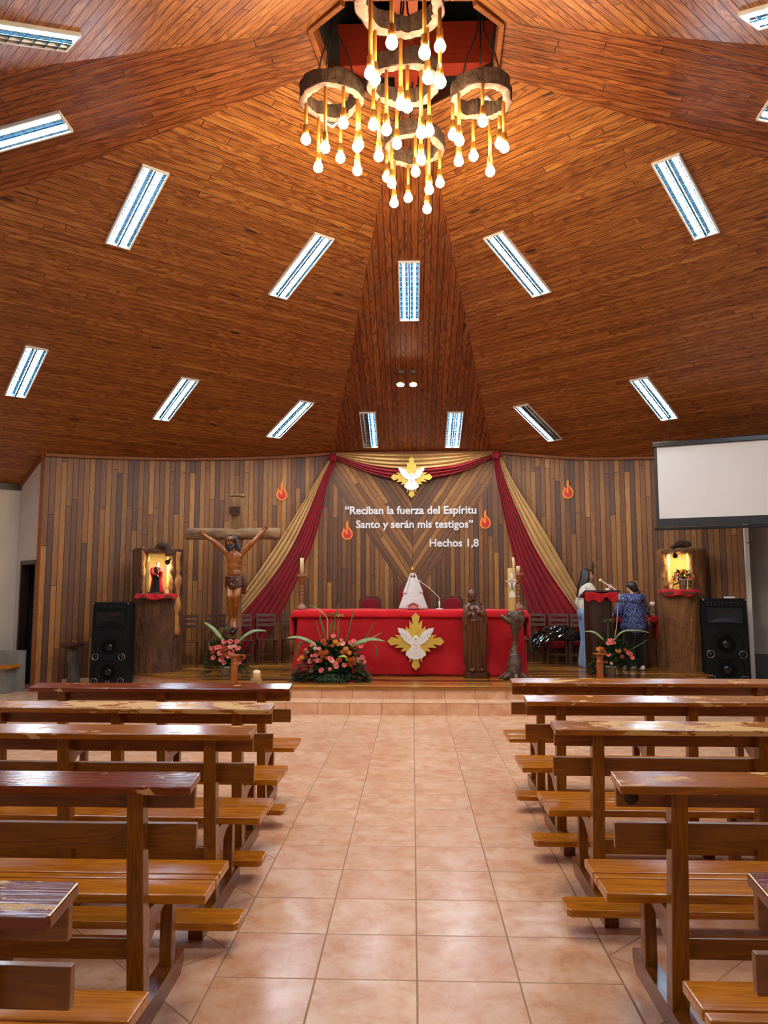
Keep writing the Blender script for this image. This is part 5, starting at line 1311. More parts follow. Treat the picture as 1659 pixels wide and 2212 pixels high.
for pts in (((760, 770), (745, 880), (880, 920)), ((1000, 760), (1000, 840), (920, 800))): mb.limb([sq(*pts[0], -.02), sq(*pts[1], -.06), sq(*pts[2], -.1)], [.035, .03, .018])
mb.sculpt('cape_sleeves', 'red', t, .004, 1)
q = sq(1150, 1400, -.02); tag(MB().box(V(q.x, sy, zs1 + .028 + .035), (.055, .03, .07), rotz(.3)).build('small_box', 'cream', None, bevel=.003), 'small cream box standing beside the red-caped figure in the niche', 'box')
# right shrine
br = onstage(1478, 1447); rrr = .395; br = V(atY(1478, 1447, br.y + .08).x, br.y + .08, SH); fr2 = Vector((-.42, -.9, 0)).normalized()
zs2 = atY(1470, 1277, br.y - rrr).z; zt2 = atY(1478, 1188, br.y).z
tsr, Pr, fa2 = trunk_shrine(br, rrr, zs2, zt2, fr2, R(38), 'trunk_shrine', 'brown bark trunk shrine with a vase of flowers in its lit niche, far right', 'trunk_light', 'trunk_light', 7.9)
lp_ = atY(*g6_(318, 175), br.y - rrr * 1.12); niche_lamp(tsr, lp_, (V(br.x, br.y + .1, zs2 + .3) - lp_).normalized(), 9)
hp = [atY(*g6_(*q), br.y - rrr * .6) for q in ((270, 100), (320, 60), (400, 30), (470, 40), (500, 80))]
MB().tube(spline(hp, 4), [.035] * 5 + [.06] * 7 + [.075] * 5, 10).build('bark_hood', 'bark', tsr)
MB().box(V(br.x, br.y, zs2 - .03) + fr2 * (rrr * .86), (.56, .3, .04), rotz(math.atan2(fr2.y, fr2.x) + PI / 2)).build('shelf_board', 'trunk', tsr, bevel=.006)
scallop_cloth('shelf_cloth', 'scalloped red cloth on the shelf under the vase of flowers', (br.x, br.y, zs2 + .022), fa2, rrr * 1.16, R(42), .1, 'red', 3)

# ------------------------------------------------------------------ flowers
def bloom_mesh(name, mat, r=.04, layers=((9, 1.0, .15), (8, .78, .55), (7, .55, .95), (5, .3, 1.3)), wide=.42):
    mb = MB(); random.seed(hash(name) % 1000 if False else len(name))
    for n, k, tilt in layers:
        for q in range(n):
            a = 2 * PI * q / n + k * 2 + random.uniform(-.15, .15); ca, sa = math.cos(a), math.sin(a)
            def pt(u, v):
                l = r * k * u; wv = r * wide * math.sin(PI * min(.95, u * .8 + .12)) * (v - .5) * 2
                z = l * math.tan(min(tilt, 1.25)) * .55 + .12 * r * math.sin(v * 9 + q) * u
                rr = l * math.cos(tilt * .6); return V(rr * ca - wv * sa, rr * sa + wv * ca, z)
            mb.grid(pt, 4, 3)
    mb.ell((0, 0, r * .08), (r * .3, r * .3, r * .25), None, 8, 6)
    me = mb.mesh(name); me.materials.append(M[mat]); return me
BL = {'pink': bloom_mesh('carnation', 'pink'), 'pale': bloom_mesh('pale_carnation', 'pale_pink'), 'rust': bloom_mesh('chrysanthemum', 'rust', .044, ((14, 1.0, .1), (12, .8, .45), (10, .6, .85), (7, .35, 1.2)), .2), 'amber': bloom_mesh('amber_chrysanthemum', 'amber', .042, ((14, 1.0, .1), (12, .8, .45), (10, .55, .9)), .2)}
NM = {'pink': 'carnation', 'pale': 'carnation', 'rust': 'chrysanthemum', 'amber': 'chrysanthemum'}
def put_bloom(t, p, kind, s, nrm):
    o = bpy.data.objects.new(NM[kind], BL[kind]); COL.objects.link(o); o.parent = t
    o.location = p - base_of(t); o.rotation_euler = nrm.to_track_quat('Z', 'Y').to_euler(); o.scale = (s, s, s); return o
def leaf(mb, p, d, up, l, w_, bend=.3, n=5, fold=.25):
    d = Vector(d).normalized(); s_ = d.cross(Vector(up)); s_ = s_.normalized() if s_.length > 1e-3 else V(1, 0, 0); n_2 = s_.cross(d)
    rows_ = []
    for q in range(n + 1):
        f = q / n; ww = w_ * math.sin(PI * min(.98, .06 + f * .92)) ** .8; c = Vector(p) + d * l * f + V(0, 0, -1) * bend * l * f * f
        rows_.append(mb.add([c - s_ * ww + n_2 * ww * fold, c, c + s_ * ww + n_2 * ww * fold]))
    for q in range(n):
        for k in (0, 1): mb.face((rows_[q] + k, rows_[q] + k + 1, rows_[q + 1] + k + 1, rows_[q + 1] + k), True)
def blade(t, pts, w_, mat='blade', name='long_leaf', up=(0, -1, .6)):
    pts = spline([Vector(p) for p in pts], 5); mb = MB(); n = len(pts) - 1; rows_ = []
    for q, p in enumerate(pts):
        tg = (pts[min(q + 1, n)] - pts[max(q - 1, 0)]).normalized(); s_ = tg.cross(Vector(up)).normalized(); n_2 = s_.cross(tg)
        f = q / n; ww = w_ * max(.06, math.sin(PI * (.12 + .86 * f)) ** .7)
        rows_.append(mb.add([p - s_ * ww + n_2 * ww * .3, p, p + s_ * ww + n_2 * ww * .3]))
    for q in range(n):
        for k in (0, 1): mb.face((rows_[q] + k, rows_[q] + k + 1, rows_[q + 1] + k + 1, rows_[q + 1] + k), True)
    return mb.build(name, mat, t, solid=.003)
def palm_head(t, p, r, mat='leaf_mid', n=16):
    mb = MB()
    for q in range(n):
        a = 2 * PI * q / n; leaf(mb, p, (math.cos(a), math.sin(a), .35 + .3 * math.sin(q * 2)), (0, 0, 1), r, r * .11, .25)
    return mb.build('palm_leaf', mat, t, solid=.002)
def stem(t, a, b, r=.004): return MB().tube([a, lerp(a, b, .5) + V(.006, 0, 0), b], r, 6).build('stem', 'leaf_mid', t)

# big arrangement before the altar
def fa_(x, y, d=0.0): return atY(620 + x / 7.541, 1300 + y / 7.541, YA + d)
YA = onstage(720, 1471).y
t = thing('flower_arrangement', 'large arrangement of pink and orange flowers on the stage before the altar', 'flowers', (fa_(740, 1290).x, YA, SH))
fA = t
MB().lathe([(.16, 0), (.18, .1), (.17, .12), (.001, .12)], V(fa_(740, 1290).x, YA, SH), 24).build('tray', 'leaf', t)
random.seed(11)
mb = MB()
ctr = V(fa_(740, 1290).x, YA, SH)
mb.ell(fa_(735, 1130, .06), (.30, .12, .18)); mb.ell(fa_(735, 980, .07), (.2, .09, .18))
for k in range(1000):
    u = random.uniform(-1, 1); v = random.random(); x = 720 + u * (600 - 330 * v ** 1.4); y = 1250 - v * 560 + abs(u) * 60
    y = min(y, 1262); dd_ = random.uniform(-.16, .13) * (1 - .5 * v)
    p = fa_(x, y, dd_); p.z = max(p.z, SH + .03); o_ = (p - (ctr + V(0, 0, .12))).normalized()
    leaf(mb, p, o_ + V(random.uniform(-.4, .4), -.35, random.uniform(-.35, .3)), (0, 0, 1), random.uniform(.08, .17), random.uniform(.013, .027), random.uniform(0, .5))
for k in range(90):
    u = -1 + 2 * k / 89; p = fa_(720 + u * 430, 1180 + random.uniform(-40, 30), -.1); leaf(mb, p, (u * .8, -.5, -.55 + abs(u) * .5), (0, 0, 1), min(.15, (p.z - SH) / .75 + .02), .02, .1)
mb.build('foliage', 'leaf', t, solid=.0015)
mb = MB()
for k in range(130):
    x = random.choice([560, 700, 840, 1110, 1150, 380, 480]) + random.uniform(-90, 90); y = random.uniform(640, 1150) if x < 1100 else random.uniform(780, 1180)
    p = fa_(x, y, random.uniform(-.17, .05)); leaf(mb, p, (random.uniform(-.6, .6), -.4, random.uniform(.1, .9)), (0, -1, 0), random.uniform(.05, .10), random.uniform(.006, .016), .2)
mb.build('light_foliage', 'leaf_mid', t, solid=.0015)
FLW = [(757, 555, 'pink', 1), (590, 645, 'rust', 1.1), (620, 690, 'rust', .9), (790, 650, 'amber', 1.1), (835, 690, 'amber', 1), (742, 715, 'rust', .8), (882, 620, 'pink', .8), (905, 680, 'pale', 1.1), (1035, 668, 'pink', 1), (1085, 640, 'pink', 1), (1195, 715, 'pink', 1.2), (405, 705, 'pink', .9), (458, 760, 'pale', .9), (525, 765, 'pale', .8), (302, 790, 'pink', .9), (340, 815, 'pale', .6),
       (560, 830, 'rust', 1.2), (635, 825, 'rust', 1.1), (580, 885, 'rust', 1), (960, 765, 'amber', 1.1), (915, 820, 'rust', 1.1), (1010, 825, 'amber', 1.1), (410, 875, 'pink', .9), (475, 868, 'pink', 1.1), (375, 965, 'pink', 1.2), (240, 905, 'amber', 1.1), (195, 945, 'amber', .8), (240, 1000, 'rust', 1), (275, 1060, 'rust', 1), (500, 955, 'pink', 1.1), (545, 950, 'rust', .9), (655, 915, 'rust', .8), (705, 925, 'pink', 1.2), (735, 960, 'pale', 1), (850, 950, 'rust', 1.1),
       (790, 1000, 'pink', 1.2), (800, 1050, 'pink', 1.2), (935, 1030, 'pink', 1.1), (1010, 950, 'rust', 1.1), (1085, 935, 'rust', 1.1), (1030, 1010, 'rust', 1.1), (1095, 985, 'rust', 1), (1162, 945, 'pale', 1.1), (1228, 905, 'pink', 1), (1245, 975, 'pink', 1.2), (398, 1115, 'pale', 1.2), (555, 1115, 'pink', 1.2), (700, 1095, 'pink', .8), (1145, 1185, 'rust', .8), (438, 945, 'pale', .5)]
for x, y, kd, s_ in FLW:
    dd_ = -.20 + .1 * abs(x - 730) / 500; p = fa_(x, y, dd_); put_bloom(t, p, kd, s_ * .95, (V(0, -1, .35) + (p - ctr).normalized() * .5).normalized())
for P_, w_, m_ in ((((500, 740, -.1), (380, 650, -.12), (180, 580, -.1), (0, 590, -.06)), .024, 'blade'), (((1040, 740, -.1), (1150, 670, -.12), (1380, 610, -.1), (1590, 645, -.08)), .028, 'blade'),
                   (((640, 640, 0), (590, 450, 0), (545, 300, 0), (535, 180, .0)), .013, 'leaf_mid'), (((660, 640, 0), (660, 420, 0), (650, 260, 0), (520, 130, 0), (345, 40, 0)), .008, 'blade'), (((740, 640, .03), (770, 400, .03), (790, 240, .03), (850, 20, .03)), .014, 'leaf_mid'),
                   (((830, 640, .02), (830, 450, .02), (830, 260, .02)), .012, 'leaf_mid'), (((960, 660, 0), (1010, 450, 0), (1060, 250, 0), (1080, 90, 0)), .010, 'leaf_mid'), (((1240, 660, 0), (1330, 500, 0), (1425, 320, 0)), .007, 'leaf_mid'), (((560, 620, .0), (510, 460, 0), (470, 310, 0)), .007, 'leaf_mid'), (((690, 640, .03), (700, 440, .03), (720, 300, .03)), .012, 'leaf_mid'),
                   (((1420, 670, -.05), (1455, 780, -.05), (1475, 970, -.04)), .010, 'leaf_mid'), (((240, 640, -.05), (190, 720, -.06), (150, 910, -.05)), .022, 'leaf_mid'), (((840, 900, -.2), (900, 885, -.24), (960, 900, -.24), (970, 960, -.22)), .016, 'lime'), (((1240, 690, 0), (1380, 590, 0), (1545, 500, 0)), .006, 'blade')):
    blade(t, [fa_(*q) for q in P_], w_, m_)
for x, y in ((720, 215), (850, 230)): palm_head(t, fa_(x, y, .02), .085, 'lime' if x > 800 else 'leaf_mid'); stem(t, fa_(x, 640, .02), fa_(x, y, .02))
def pot(t, p, r0, r1, h, mat='pot'):
    MB().lathe([(r0, 0), (r1, h - .02), (r1 * 1.06, h - .02), (r1 * 1.06, h), (r1 * .92, h), (r1 * .9, h - .03), (.001, h - .03)], p, 28).build('pot', mat, t)
def arrangement(label, base_px, conv, flw, box_, pot_r, blades, palms=(), nleaf=150, dz=SH, Y=None, name='flower_pot', lf=.06, bs_=1.0, pot_h=.16):
    Y0 = onstage(*base_px).y if Y is None else Y
    b = atY(*base_px, Y0); b.z = dz
    t = thing(name, label, 'flowers', b)
    pot(t, b, pot_r * .8, pot_r, pot_h)
    f = lambda x, y, d=0.0: atY(*conv(x, y), Y0 + d)
    x0, y0, x1, y1 = box_; cc = f((x0 + x1) / 2, y1)
    cw_ = abs(f(x1, y1).x - f(x0, y1).x)
    for mt, nn, sc2 in (('leaf', int(nleaf * 2.2), 1.2), ('leaf_mid', nleaf // 2, .8)):
        mb = MB()
        if mt == 'leaf': mb.ell(f((x0 + x1) / 2, lerp(y0, y1, .55), .0), (cw_ * .20, cw_ * .12, abs(f(x0, y0).z - f(x0, y1).z) * .27))
        for k in range(nn):
            u = random.uniform(-1, 1); v = random.random(); x = (x0 + x1) / 2 + u * (x1 - x0) / 2 * (1 - .5 * v * v); y = lerp(y1, y0, v)
            p = f(x, y, random.uniform(-.12, .08)); o_ = (p - cc).normalized()
            leaf(mb, p, o_ + V(random.uniform(-.5, .5), -.3, random.uniform(-.4, .4)), (0, 0, 1), random.uniform(.6, 1.4) * lf * sc2, random.uniform(.12, .22) * lf * sc2, .3)
        mb.build('foliage' if mt == 'leaf' else 'light_foliage', mt, t, solid=.0015)
    for x, y, kd, s_ in flw:
        p = f(x, y, -.13); put_bloom(t, p, kd, s_ * bs_, (V(0, -1, .4) + (p - cc).normalized() * .4).normalized())
    for P_, w_, m_ in blades: blade(t, [f(*q) for q in P_], w_, m_)
    for x, y, r in palms: palm_head(t, f(x, y, 0), r, 'leaf_mid', 14); stem(t, f(x, y1, 0), f(x, y, 0))
    return t
arrangement('white pot of pink and orange flowers at the foot of the crucifix', (488, 1461), c4,
    [(543, 1643, 'pink', 1), (605, 1640, 'pink', .9), (668, 1638, 'pink', .8), (415, 1708, 'pink', .9), (465, 1700, 'pink', 1), (490, 1695, 'pink', .9), (545, 1705, 'rust', 1.3), (610, 1690, 'pale', 1), (645, 1680, 'pale', .8), (680, 1705, 'pink', 1), (500, 1755, 'pink', 1.1), (425, 1745, 'rust', .8), (535, 1770, 'rust', 1), (618, 1750, 'pink', 1.3), (430, 1805, 'pink', .9), (512, 1822, 'pink', 1), (690, 1810, 'rust', 1), (725, 1800, 'rust', 1), (690, 1848, 'pink', 1), (540, 1858, 'pink', .8), (585, 1790, 'pink', .9)],
    (340, 1640, 770, 1960), .10, ((((540, 1640, 0), (490, 1580, -.02), (420, 1500, -.02), (335, 1440, 0)), .030, 'blade'), (((690, 1640, 0), (770, 1570, -.02), (860, 1530, -.02), (970, 1530, 0)), .026, 'blade')), ((560, 1520, .10),), 220, lf=.09, bs_=1.25)
arrangement('white pot of pink and orange flowers in front of the lectern', (1319, 1461), k1_,
    [(690, 1450, 'pink', 1.1), (730, 1440, 'pink', .8), (660, 1500, 'pink', 1.1), (715, 1490, 'pink', 1.1), (770, 1490, 'pink', .8), (515, 1600, 'amber', 1.5), (560, 1590, 'rust', 1), (590, 1640, 'rust', 1), (835, 1625, 'amber', 1.4), (955, 1605, 'rust', .9), (665, 1690, 'pink', 1.2), (1010, 1660, 'pink', 1.4), (1040, 1680, 'pink', 1.2), (1070, 1740, 'pink', 1.2), (900, 1725, 'rust', 1), (620, 1810, 'pink', 1), (715, 1840, 'pale', .8)],
    (400, 1500, 1110, 1960), .085, ((((620, 1500, 0), (560, 1420, -.02), (420, 1310, -.02), (245, 1295, 0)), .018, 'blade'), (((770, 1450, 0), (840, 1350, -.02), (960, 1285, -.02), (1200, 1285, 0), (1370, 1320, 0)), .013, 'blade'), (((950, 1640, 0), (1130, 1560, 0), (1360, 1420, 0)), .006, 'leaf_mid')), ((655, 1120, .11),), 260, lf=.085, bs_=.85)
arrangement('white vase of orange and pink flowers in the lit right niche', g6_(438, 700), g6_,
    [(410, 425, 'amber', 1.2), (440, 440, 'rust', 1), (330, 470, 'pink', 1), (470, 450, 'pink', .8), (400, 480, 'rust', .9), (345, 510, 'pale', 1), (310, 545, 'rust', 1), (400, 540, 'pink', .9), (500, 520, 'pink', 1.1), (545, 535, 'pink', 1.1), (560, 520, 'rust', .8)],
    (260, 430, 590, 640), .07, ((((420, 560, 0), (350, 480, 0), (265, 430, 0)), .008, 'leaf_mid'), (((450, 560, 0), (500, 460, 0), (550, 395, 0)), .008, 'leaf_mid'), (((430, 560, 0), (400, 460, 0), (380, 370, 0)), .008, 'lime'), (((440, 560, 0), (470, 470, 0), (490, 400, 0)), .007, 'lime'), (((380, 590, -.04), (310, 620, -.05), (240, 690, -.05)), .012, 'leaf')), (), 110, dz=zs2 + .03, Y=br.y - rrr * .62, name='flower_vase', lf=.055, bs_=.75, pot_h=.17)
q = atY(*g6_(268, 690), br.y - rrr * .72); tag(MB().lathe([(.03, 0), (.03, .06), (.024, .065), (.001, .06)], V(q.x, q.y, zs2 + .028), 16).build('votive_candle', 'cream', None), 'short cream candle beside the flower vase in the right niche', 'candle')

# ------------------------------------------------------------------ chairs
def make_chair():
    t = thing('wooden_chair', '', 'chair')
    w_ = .175; d0, d1 = -.19, .19
    for q in range(4): MB().box((0, d0 + .05 + .1 * q, .44), (2 * w_ + .02, .088, .02)).build('seat_slat', 'chair', t, bevel=.003)
    for s_ in (-1, 1):
        MB().bar((s_ * (w_ - .012), d0 + .03, 0), (s_ * (w_ - .012), d0 + .03, .43), .034, .034, (0, 1, 0)).build('front_leg', 'chair', t, bevel=.003)
        MB().bar((s_ * (w_ - .012), d1 - .01, 0), (s_ * (w_ - .012), d1 + .06, .90), .034, .034, (0, 1, 0)).build('rear_leg', 'chair', t, bevel=.003)
        MB().box((s_ * (w_ - .012), 0, .41), (.024, .34, .04)).build('seat_rail', 'chair', t)
    for z in (.70, .79, .88): MB().box((0, d1 + .025 + .035 * (z - .7) / .2, z), (2 * w_ + .02, .018, .055), Matrix.Rotation(R(-5), 3, 'X')).build('back_slat', 'chair', t, bevel=.003)
    MB().box((0, d0 + .03, .19), (2 * w_ - .03, .02, .035)).build('stretcher', 'chair', t)
    return t
ch = make_chair(); first = True
cl = [(409, 1440, 'wooden slat chair nearest the left trunk shrine'), (469, 1438, 'wooden slat chair just left of the crucifix post'), (528, 1435, 'wooden slat chair just right of the crucifix post'), (581, 1433, 'wooden slat chair second from the altar on its left'), (636, 1431, 'wooden slat chair half hidden by the left altar end')]
crr = [(1152, 1432, 'wooden slat chair half hidden by the right altar end'), (1202, 1434, 'wooden slat chair under the near end of the black plastic bag'), (1250, 1436, 'wooden slat chair under the black plastic bag beside the lectern')]
P_l0, P_l1 = onstage(409, 1442), onstage(624, 1432.5); P_r0, P_r1 = onstage(1152, 1433), onstage(1250, 1437.5)
for k, (x, y, lab) in enumerate(cl + crr):
    left = k < len(cl); a, b = (P_l0, P_l1) if left else (P_r0, P_r1)
    # stand along the wall line, feet 0.2 m in front of the seat centre
    d = ray(x, 1436); n_ = V(-(b - a).y, (b - a).x, 0); p = CAM + d * (n_.dot(a - CAM) / n_.dot(d)); tt = (b - a).normalized()
    ang = math.atan2(tt.y, tt.x); rm = V(-tt.y, tt.x, 0)
    if rm.y < 0: rm = -rm
    o = ch if first else dup(ch, lab); first = False
    o['label'] = lab; o['group'] = 'slat chairs along the wall'
    place(o, (p.x + rm.x * .1, p.y + rm.y * .1 - .04, SH), ang * .6)

def throne(xc, ytop, wpx, Y, label, arch=False):
    a, b = atY(xc - wpx / 2, ytop, Y), atY(xc + wpx / 2, ytop, Y); w_ = b.x - a.x; xm = (a.x + b.x) / 2; zt = a.z
    t = thing('upholstered_armchair', label, 'chair', (xm, Y, SH), 'red presidential chairs behind the altar')
    c = w_ * .16
    def shape(g): 
        h = w_ / 2 - g; top = zt - g; ca = (c * 2.0 if arch else c)
        return [(-h, SH + .1 if g == 0 else SH + .62), (h, SH + .1 if g == 0 else SH + .62), (h, top - ca * (1.0 if not arch else 1.0)), (h - ca, top), (-h + ca, top), (-h, top - ca)]
    MB().prism([(x, z) for x, z in shape(0)], (xm, Y - .03, 0), (1, 0, 0), (0, 0, 1), (0, .06, 0)).build('back_frame', 'throne', t, bevel=.006)
    MB().prism([(x, z) for x, z in shape(.055)], (xm, Y - .03, 0), (1, 0, 0), (0, 0, 1), (0, -.035, 0)).build('back_cushion', 'upholstery', t, bevel=.012)
    MB().box((xm, Y - .28, SH + .46), (w_ - .06, .5, .12)).build('seat_cushion', 'upholstery', t, bevel=.02)
    MB().box((xm, Y - .28, SH + .37), (w_, .52, .07)).build('seat_frame', 'throne', t, bevel=.006)
    for sx_ in (-1, 1):
        for y_ in (-.5, -.03): MB().box((xm + sx_ * (w_ / 2 - .03), Y + y_, SH + .17), (.06, .06, .34)).build('leg', 'throne', t, bevel=.005)
        MB().box((xm + sx_ * (w_ / 2 - .03), Y - .28, SH + .68), (.06, .5, .045)).build('armrest', 'throne', t, bevel=.008)
        MB().box((xm + sx_ * (w_ / 2 - .03), Y - .5, SH + .54), (.05, .05, .25)).build('arm_post', 'throne', t)
        if arch: MB().box((xm + sx_ * (w_ / 2 + .03), Y, (SH + zt - .2) / 2 + .05), (.05, .07, zt - .28 - SH)).build('side_post', 'throne', t, bevel=.005)
throne(800, 1287, 48, 14.35, 'red upholstered chair left of the tall central one behind the altar')
throne(891, 1249, 66, 14.45, 'tall red upholstered chair with pointed back behind the veiled statue', True)
throne(976, 1286, 50, 14.35, 'red upholstered chair right of the tall central one behind the altar')

# ------------------------------------------------------------------ lectern
bL = onstage(1297, 1457); YLc = bL.y + .17
def lq(x, y, d=0.0): return atY(*k1_(x, y), YLc + d)
xl, xr = lq(285, 1700).x, lq(740, 1700).x; xm = (xl + xr) / 2; zl = lq(420, 690, -.17).z
t = thing('lectern', 'dark trunk lectern on the right of the stage with a sloping top', 'lectern', (xm, YLc, SH))
def lw(a, z):
    return (1 + .05 * noise.noise(Vector((math.cos(a) * 2.2, math.sin(a) * 2.2, z * 1.2))) + .05 * max(-1, min(1, math.cos(4 * a) * -.8)) + .05 * math.cos(2 * a) + .02 * noise.noise(Vector((math.cos(a) * 8, math.sin(a) * 8, z * 3))))
hh = zl - SH
MB().lathe([((xr - xl) / 2 * (1.0 - .0 * q), hh * q / 20) for q in range(21)], V(xm, YLc, SH), 44, wob=lw).build('trunk_body', 'lectern', t)
tilt = Matrix.Rotation(R(-12), 3, 'X')
MB().box(V(xm + .03, YLc, zl + .03), ((xr - xl) + .14, .46, .035), tilt).build('sloping_top', 'lectern', t, bevel=.006)
t2 = thing('lectern_cloth', 'red scalloped cloth hanging over the front of the lectern top', 'cloth', (xm, YLc - .2, zl))
def fn(u, v):
    x = lerp(xl - .05, xr + .05, u)
    prof = .035 + .055 * (math.sin(u * 9.2 - .9) * .5 + .5) + .03 * math.sin(u * 17)
    top = zl + .045 + .03 * math.sin(u * 5.5 + .7)
    if v < .5: f = v / .5; return V(x, YLc + .18 - .42 * f, zl + .058 - .09 * (1 - f) + .012 * math.sin(u * 9) * f)
    f = (v - .5) / .5; return V(x, YLc - .245 - .012 * math.sin(u * 21) * f, zl + .05 + .012 * math.sin(u * 9) - (prof + .06) * f)
MB().grid(fn, 60, 16).build('cloth', 'red', t2, solid=.004)
# lectern microphone and its lead
t = thing('lectern_microphone', 'white gooseneck microphone on the lectern held towards the long-haired woman', 'microphone', lq(838, 770, .0))
MB().lathe([(.022, 0), (.024, .02), (.022, .09), (.014, .11)], lq(838, 765), 14).build('stem', 'white_gloss', t)
MB().box(lq(810, 778), (.16, .12, .02)).build('bracket', 'carved_dark', t)
P = [lq(838, 670), lq(832, 630), lq(810, 600, .05), lq(750, 560, .25), lq(640, 492, .35), lq(555, 438, .42)]
MB().tube(spline(P, 5), .0095, 8).build('gooseneck', 'white_metal', t)
MB().ell(P[-1] + (P[-1] - P[-2]).normalized() * .03, .03).build('foam_windscreen', 'cream', t)
tag(MB().tube(spline([lq(828, 778, -.02), lq(822, 900, -.05), lq(818, 1010, -.06), lq(805, 1200, -.06), lq(770, 1420, -.08), lq(760, 1600, -.1), V(lq(770, 1700).x, YLc - .12, SH + .02), V(lq(700, 1700).x, YLc - .35, SH + .02)], 6), .007, 6).build('microphone_cable', 'white_gloss'), 'white microphone cable hanging beside the lectern down to the stage', 'cable')

# ------------------------------------------------------------------ people
def person(name_label, foot, H, yaw, handR, handL, head_dir, kind):
    k = H / 1.70; Rz = rotz(yaw); P = lambda x, y, z: Vector(foot) + Rz @ (Vector((x, y, z)) * k)
    D = lambda x, y, z: Rz @ Vector((x, y, z))
    t = thing('person', name_label, 'person', foot)
    b = MB()
    for s_ in (-1, 1):
        b.limb([P(s_ * .085, 0, .90), P(s_ * .095, .01, .48), P(s_ * .10, -.02, .09)], [.085 * k, .056 * k, .038 * k])
        b.ell(P(s_ * .097, -.02, .34), (.052 * k, .055 * k, .12 * k), Rz); b.cap(P(s_ * .10, -.03, .045), P(s_ * .11, .15, .032), .042 * k, .034 * k)
    b.ell(P(0, 0, .95), (.165 * k, .115 * k, .14 * k), Rz); b.ell(P(0, .01, 1.12), (.135 * k, .095 * k, .16 * k), Rz); b.ell(P(0, 0, 1.28), (.165 * k, .105 * k, .17 * k), Rz)
    b.cap(P(-.14, 0, 1.39), P(.14, 0, 1.39), .05 * k, .05 * k); b.cap(P(0, 0, 1.40), P(0, .02, 1.53), .052 * k, .05 * k)
    joints = {}
    for s_, hd in ((1, handR), (-1, handL)):
        sh = P(s_ * .175, 0, 1.375); wr = Vector(hd) if hd is not None else P(s_ * .24, .08, .86)
        dv = wr - sh; L_ = .56 * k; mid_ = (sh + wr) / 2; sag = math.sqrt(max(.0004, (L_ / 2) ** 2 - (dv.length / 2) ** 2)) if dv.length < L_ else .01
        dn = (V(0, 0, -1) + D(s_ * .35, -.35, 0)); dn = (dn - dv.normalized() * dn.dot(dv.normalized())).normalized()
        el = mid_ + dn * sag; b.limb([sh, el, wr], [.052 * k, .038 * k, .026 * k]); fd = (wr - el).normalized()
        hand(b, wr, fd, (V(0, 0, 1) - fd * fd.z) if hd is not None else D(0, 1, 0), k * .95, 1.0 if hd is not None else .35, tuple(D(-s_, .2, -.2)))
        joints[s_] = (sh, el, wr)
    hcn = P(0, .035, 1.585); hf = Vector(head_dir)
    face_head(b, hcn, .225 * k, hf, (0, 0, 1))
    b.sculpt('body', 'skin', t, .0075, 2, .4)
    hr = Matrix((hf.cross(V(0, 0, 1)).normalized(), hf.normalized(), V(0, 0, 1))).transposed()
    Q = lambda x, y, z: hcn + hr @ (Vector((x, y, z)) * .225 * k)
    e_ = MB()
    for s_ in (-1, 1): e_.ell(Q(s_ * .15, .355, .03), (.014 * k, .009 * k, .007 * k), hr, 8, 6)
    e_.build('eyes', 'black', t)
    e_ = MB().cap(Q(-.08, .385, -.235), Q(.08, .385, -.235), .007 * k, .007 * k, 6); e_.build('lips', 'pink', t)
    e_ = MB()
    for s_ in (-1, 1): e_.cap(Q(s_ * .07, .395, .13), Q(s_ * .24, .33, .13), .006 * k, .005 * k, 6)
    e_.build('eyebrows', 'hair', t)
    return t, P, D, Q, k, joints, hr
# woman in profile behind the lectern
fw_ = onstage(1270, 1433); fw_ = V(fw_.x * (fw_.y - .92) / fw_.y, fw_.y - .92, SH); wz = atY(1290, 1228, fw_.y).z
hR = atY(*k1_(672, 575), fw_.y - .20)
t, P, D, Q, k, J, hr = person('long-haired woman in a cream sweater speaking into the lectern microphone', fw_, wz - SH, R(-82), hR, None, V(1, -.12, 0), 'woman')
mb = MB(); mb.ell(P(0, 0, 1.27), (.20 * k, .145 * k, .2 * k), rotz(R(-82))); mb.ell(P(0, .01, 1.08), (.175 * k, .14 * k, .2 * k), rotz(R(-82))); mb.ell(P(0, 0, .95), (.185 * k, .145 * k, .12 * k), rotz(R(-82)))
mb.cap(P(-.16, 0, 1.385), P(.16, 0, 1.385), .066 * k, .066 * k); mb.cap(P(0, 0, 1.40), P(0, .01, 1.44), .075 * k, .068 * k)
for s_ in (1, -1):
    sh, el, wr = J[s_]; w2 = lerp(el, wr, .88); mb.limb([sh, el, w2], [.075 * k, .06 * k, .045 * k])
    for q in range(3): mb.ell(lerp(el, sh, .12 + .2 * q), .066 * k)
mb.sculpt('sweater', 'sweater', t, .009, 3)
mb = MB()
for s_ in (-1, 1): mb.limb([P(s_ * .085, 0, .93), P(s_ * .10, .01, .48), P(s_ * .115, -.03, .12)], [.125 * k, .088 * k, .098 * k]); mb.limb([P(s_ * .115, -.03, .14), P(s_ * .12, -.02, .05)], [.098 * k, .105 * k])
mb.ell(P(0, -.01, .93), (.19 * k, .145 * k, .14 * k), rotz(R(-82)))
mb.sculpt('jeans', 'denim', t, .010, 3)
mb = MB()
for s_ in (-1, 1): mb.cap(P(s_ * .11, -.06, .045), P(s_ * .12, .15, .04), .05 * k, .042 * k)
mb.sculpt('shoes', 'white_gloss', t, .008, 2)
mb = MB(); mb.ell(Q(0, -.12, .13), (.38 * .225 * k, .42 * .225 * k, .42 * .225 * k), hr)
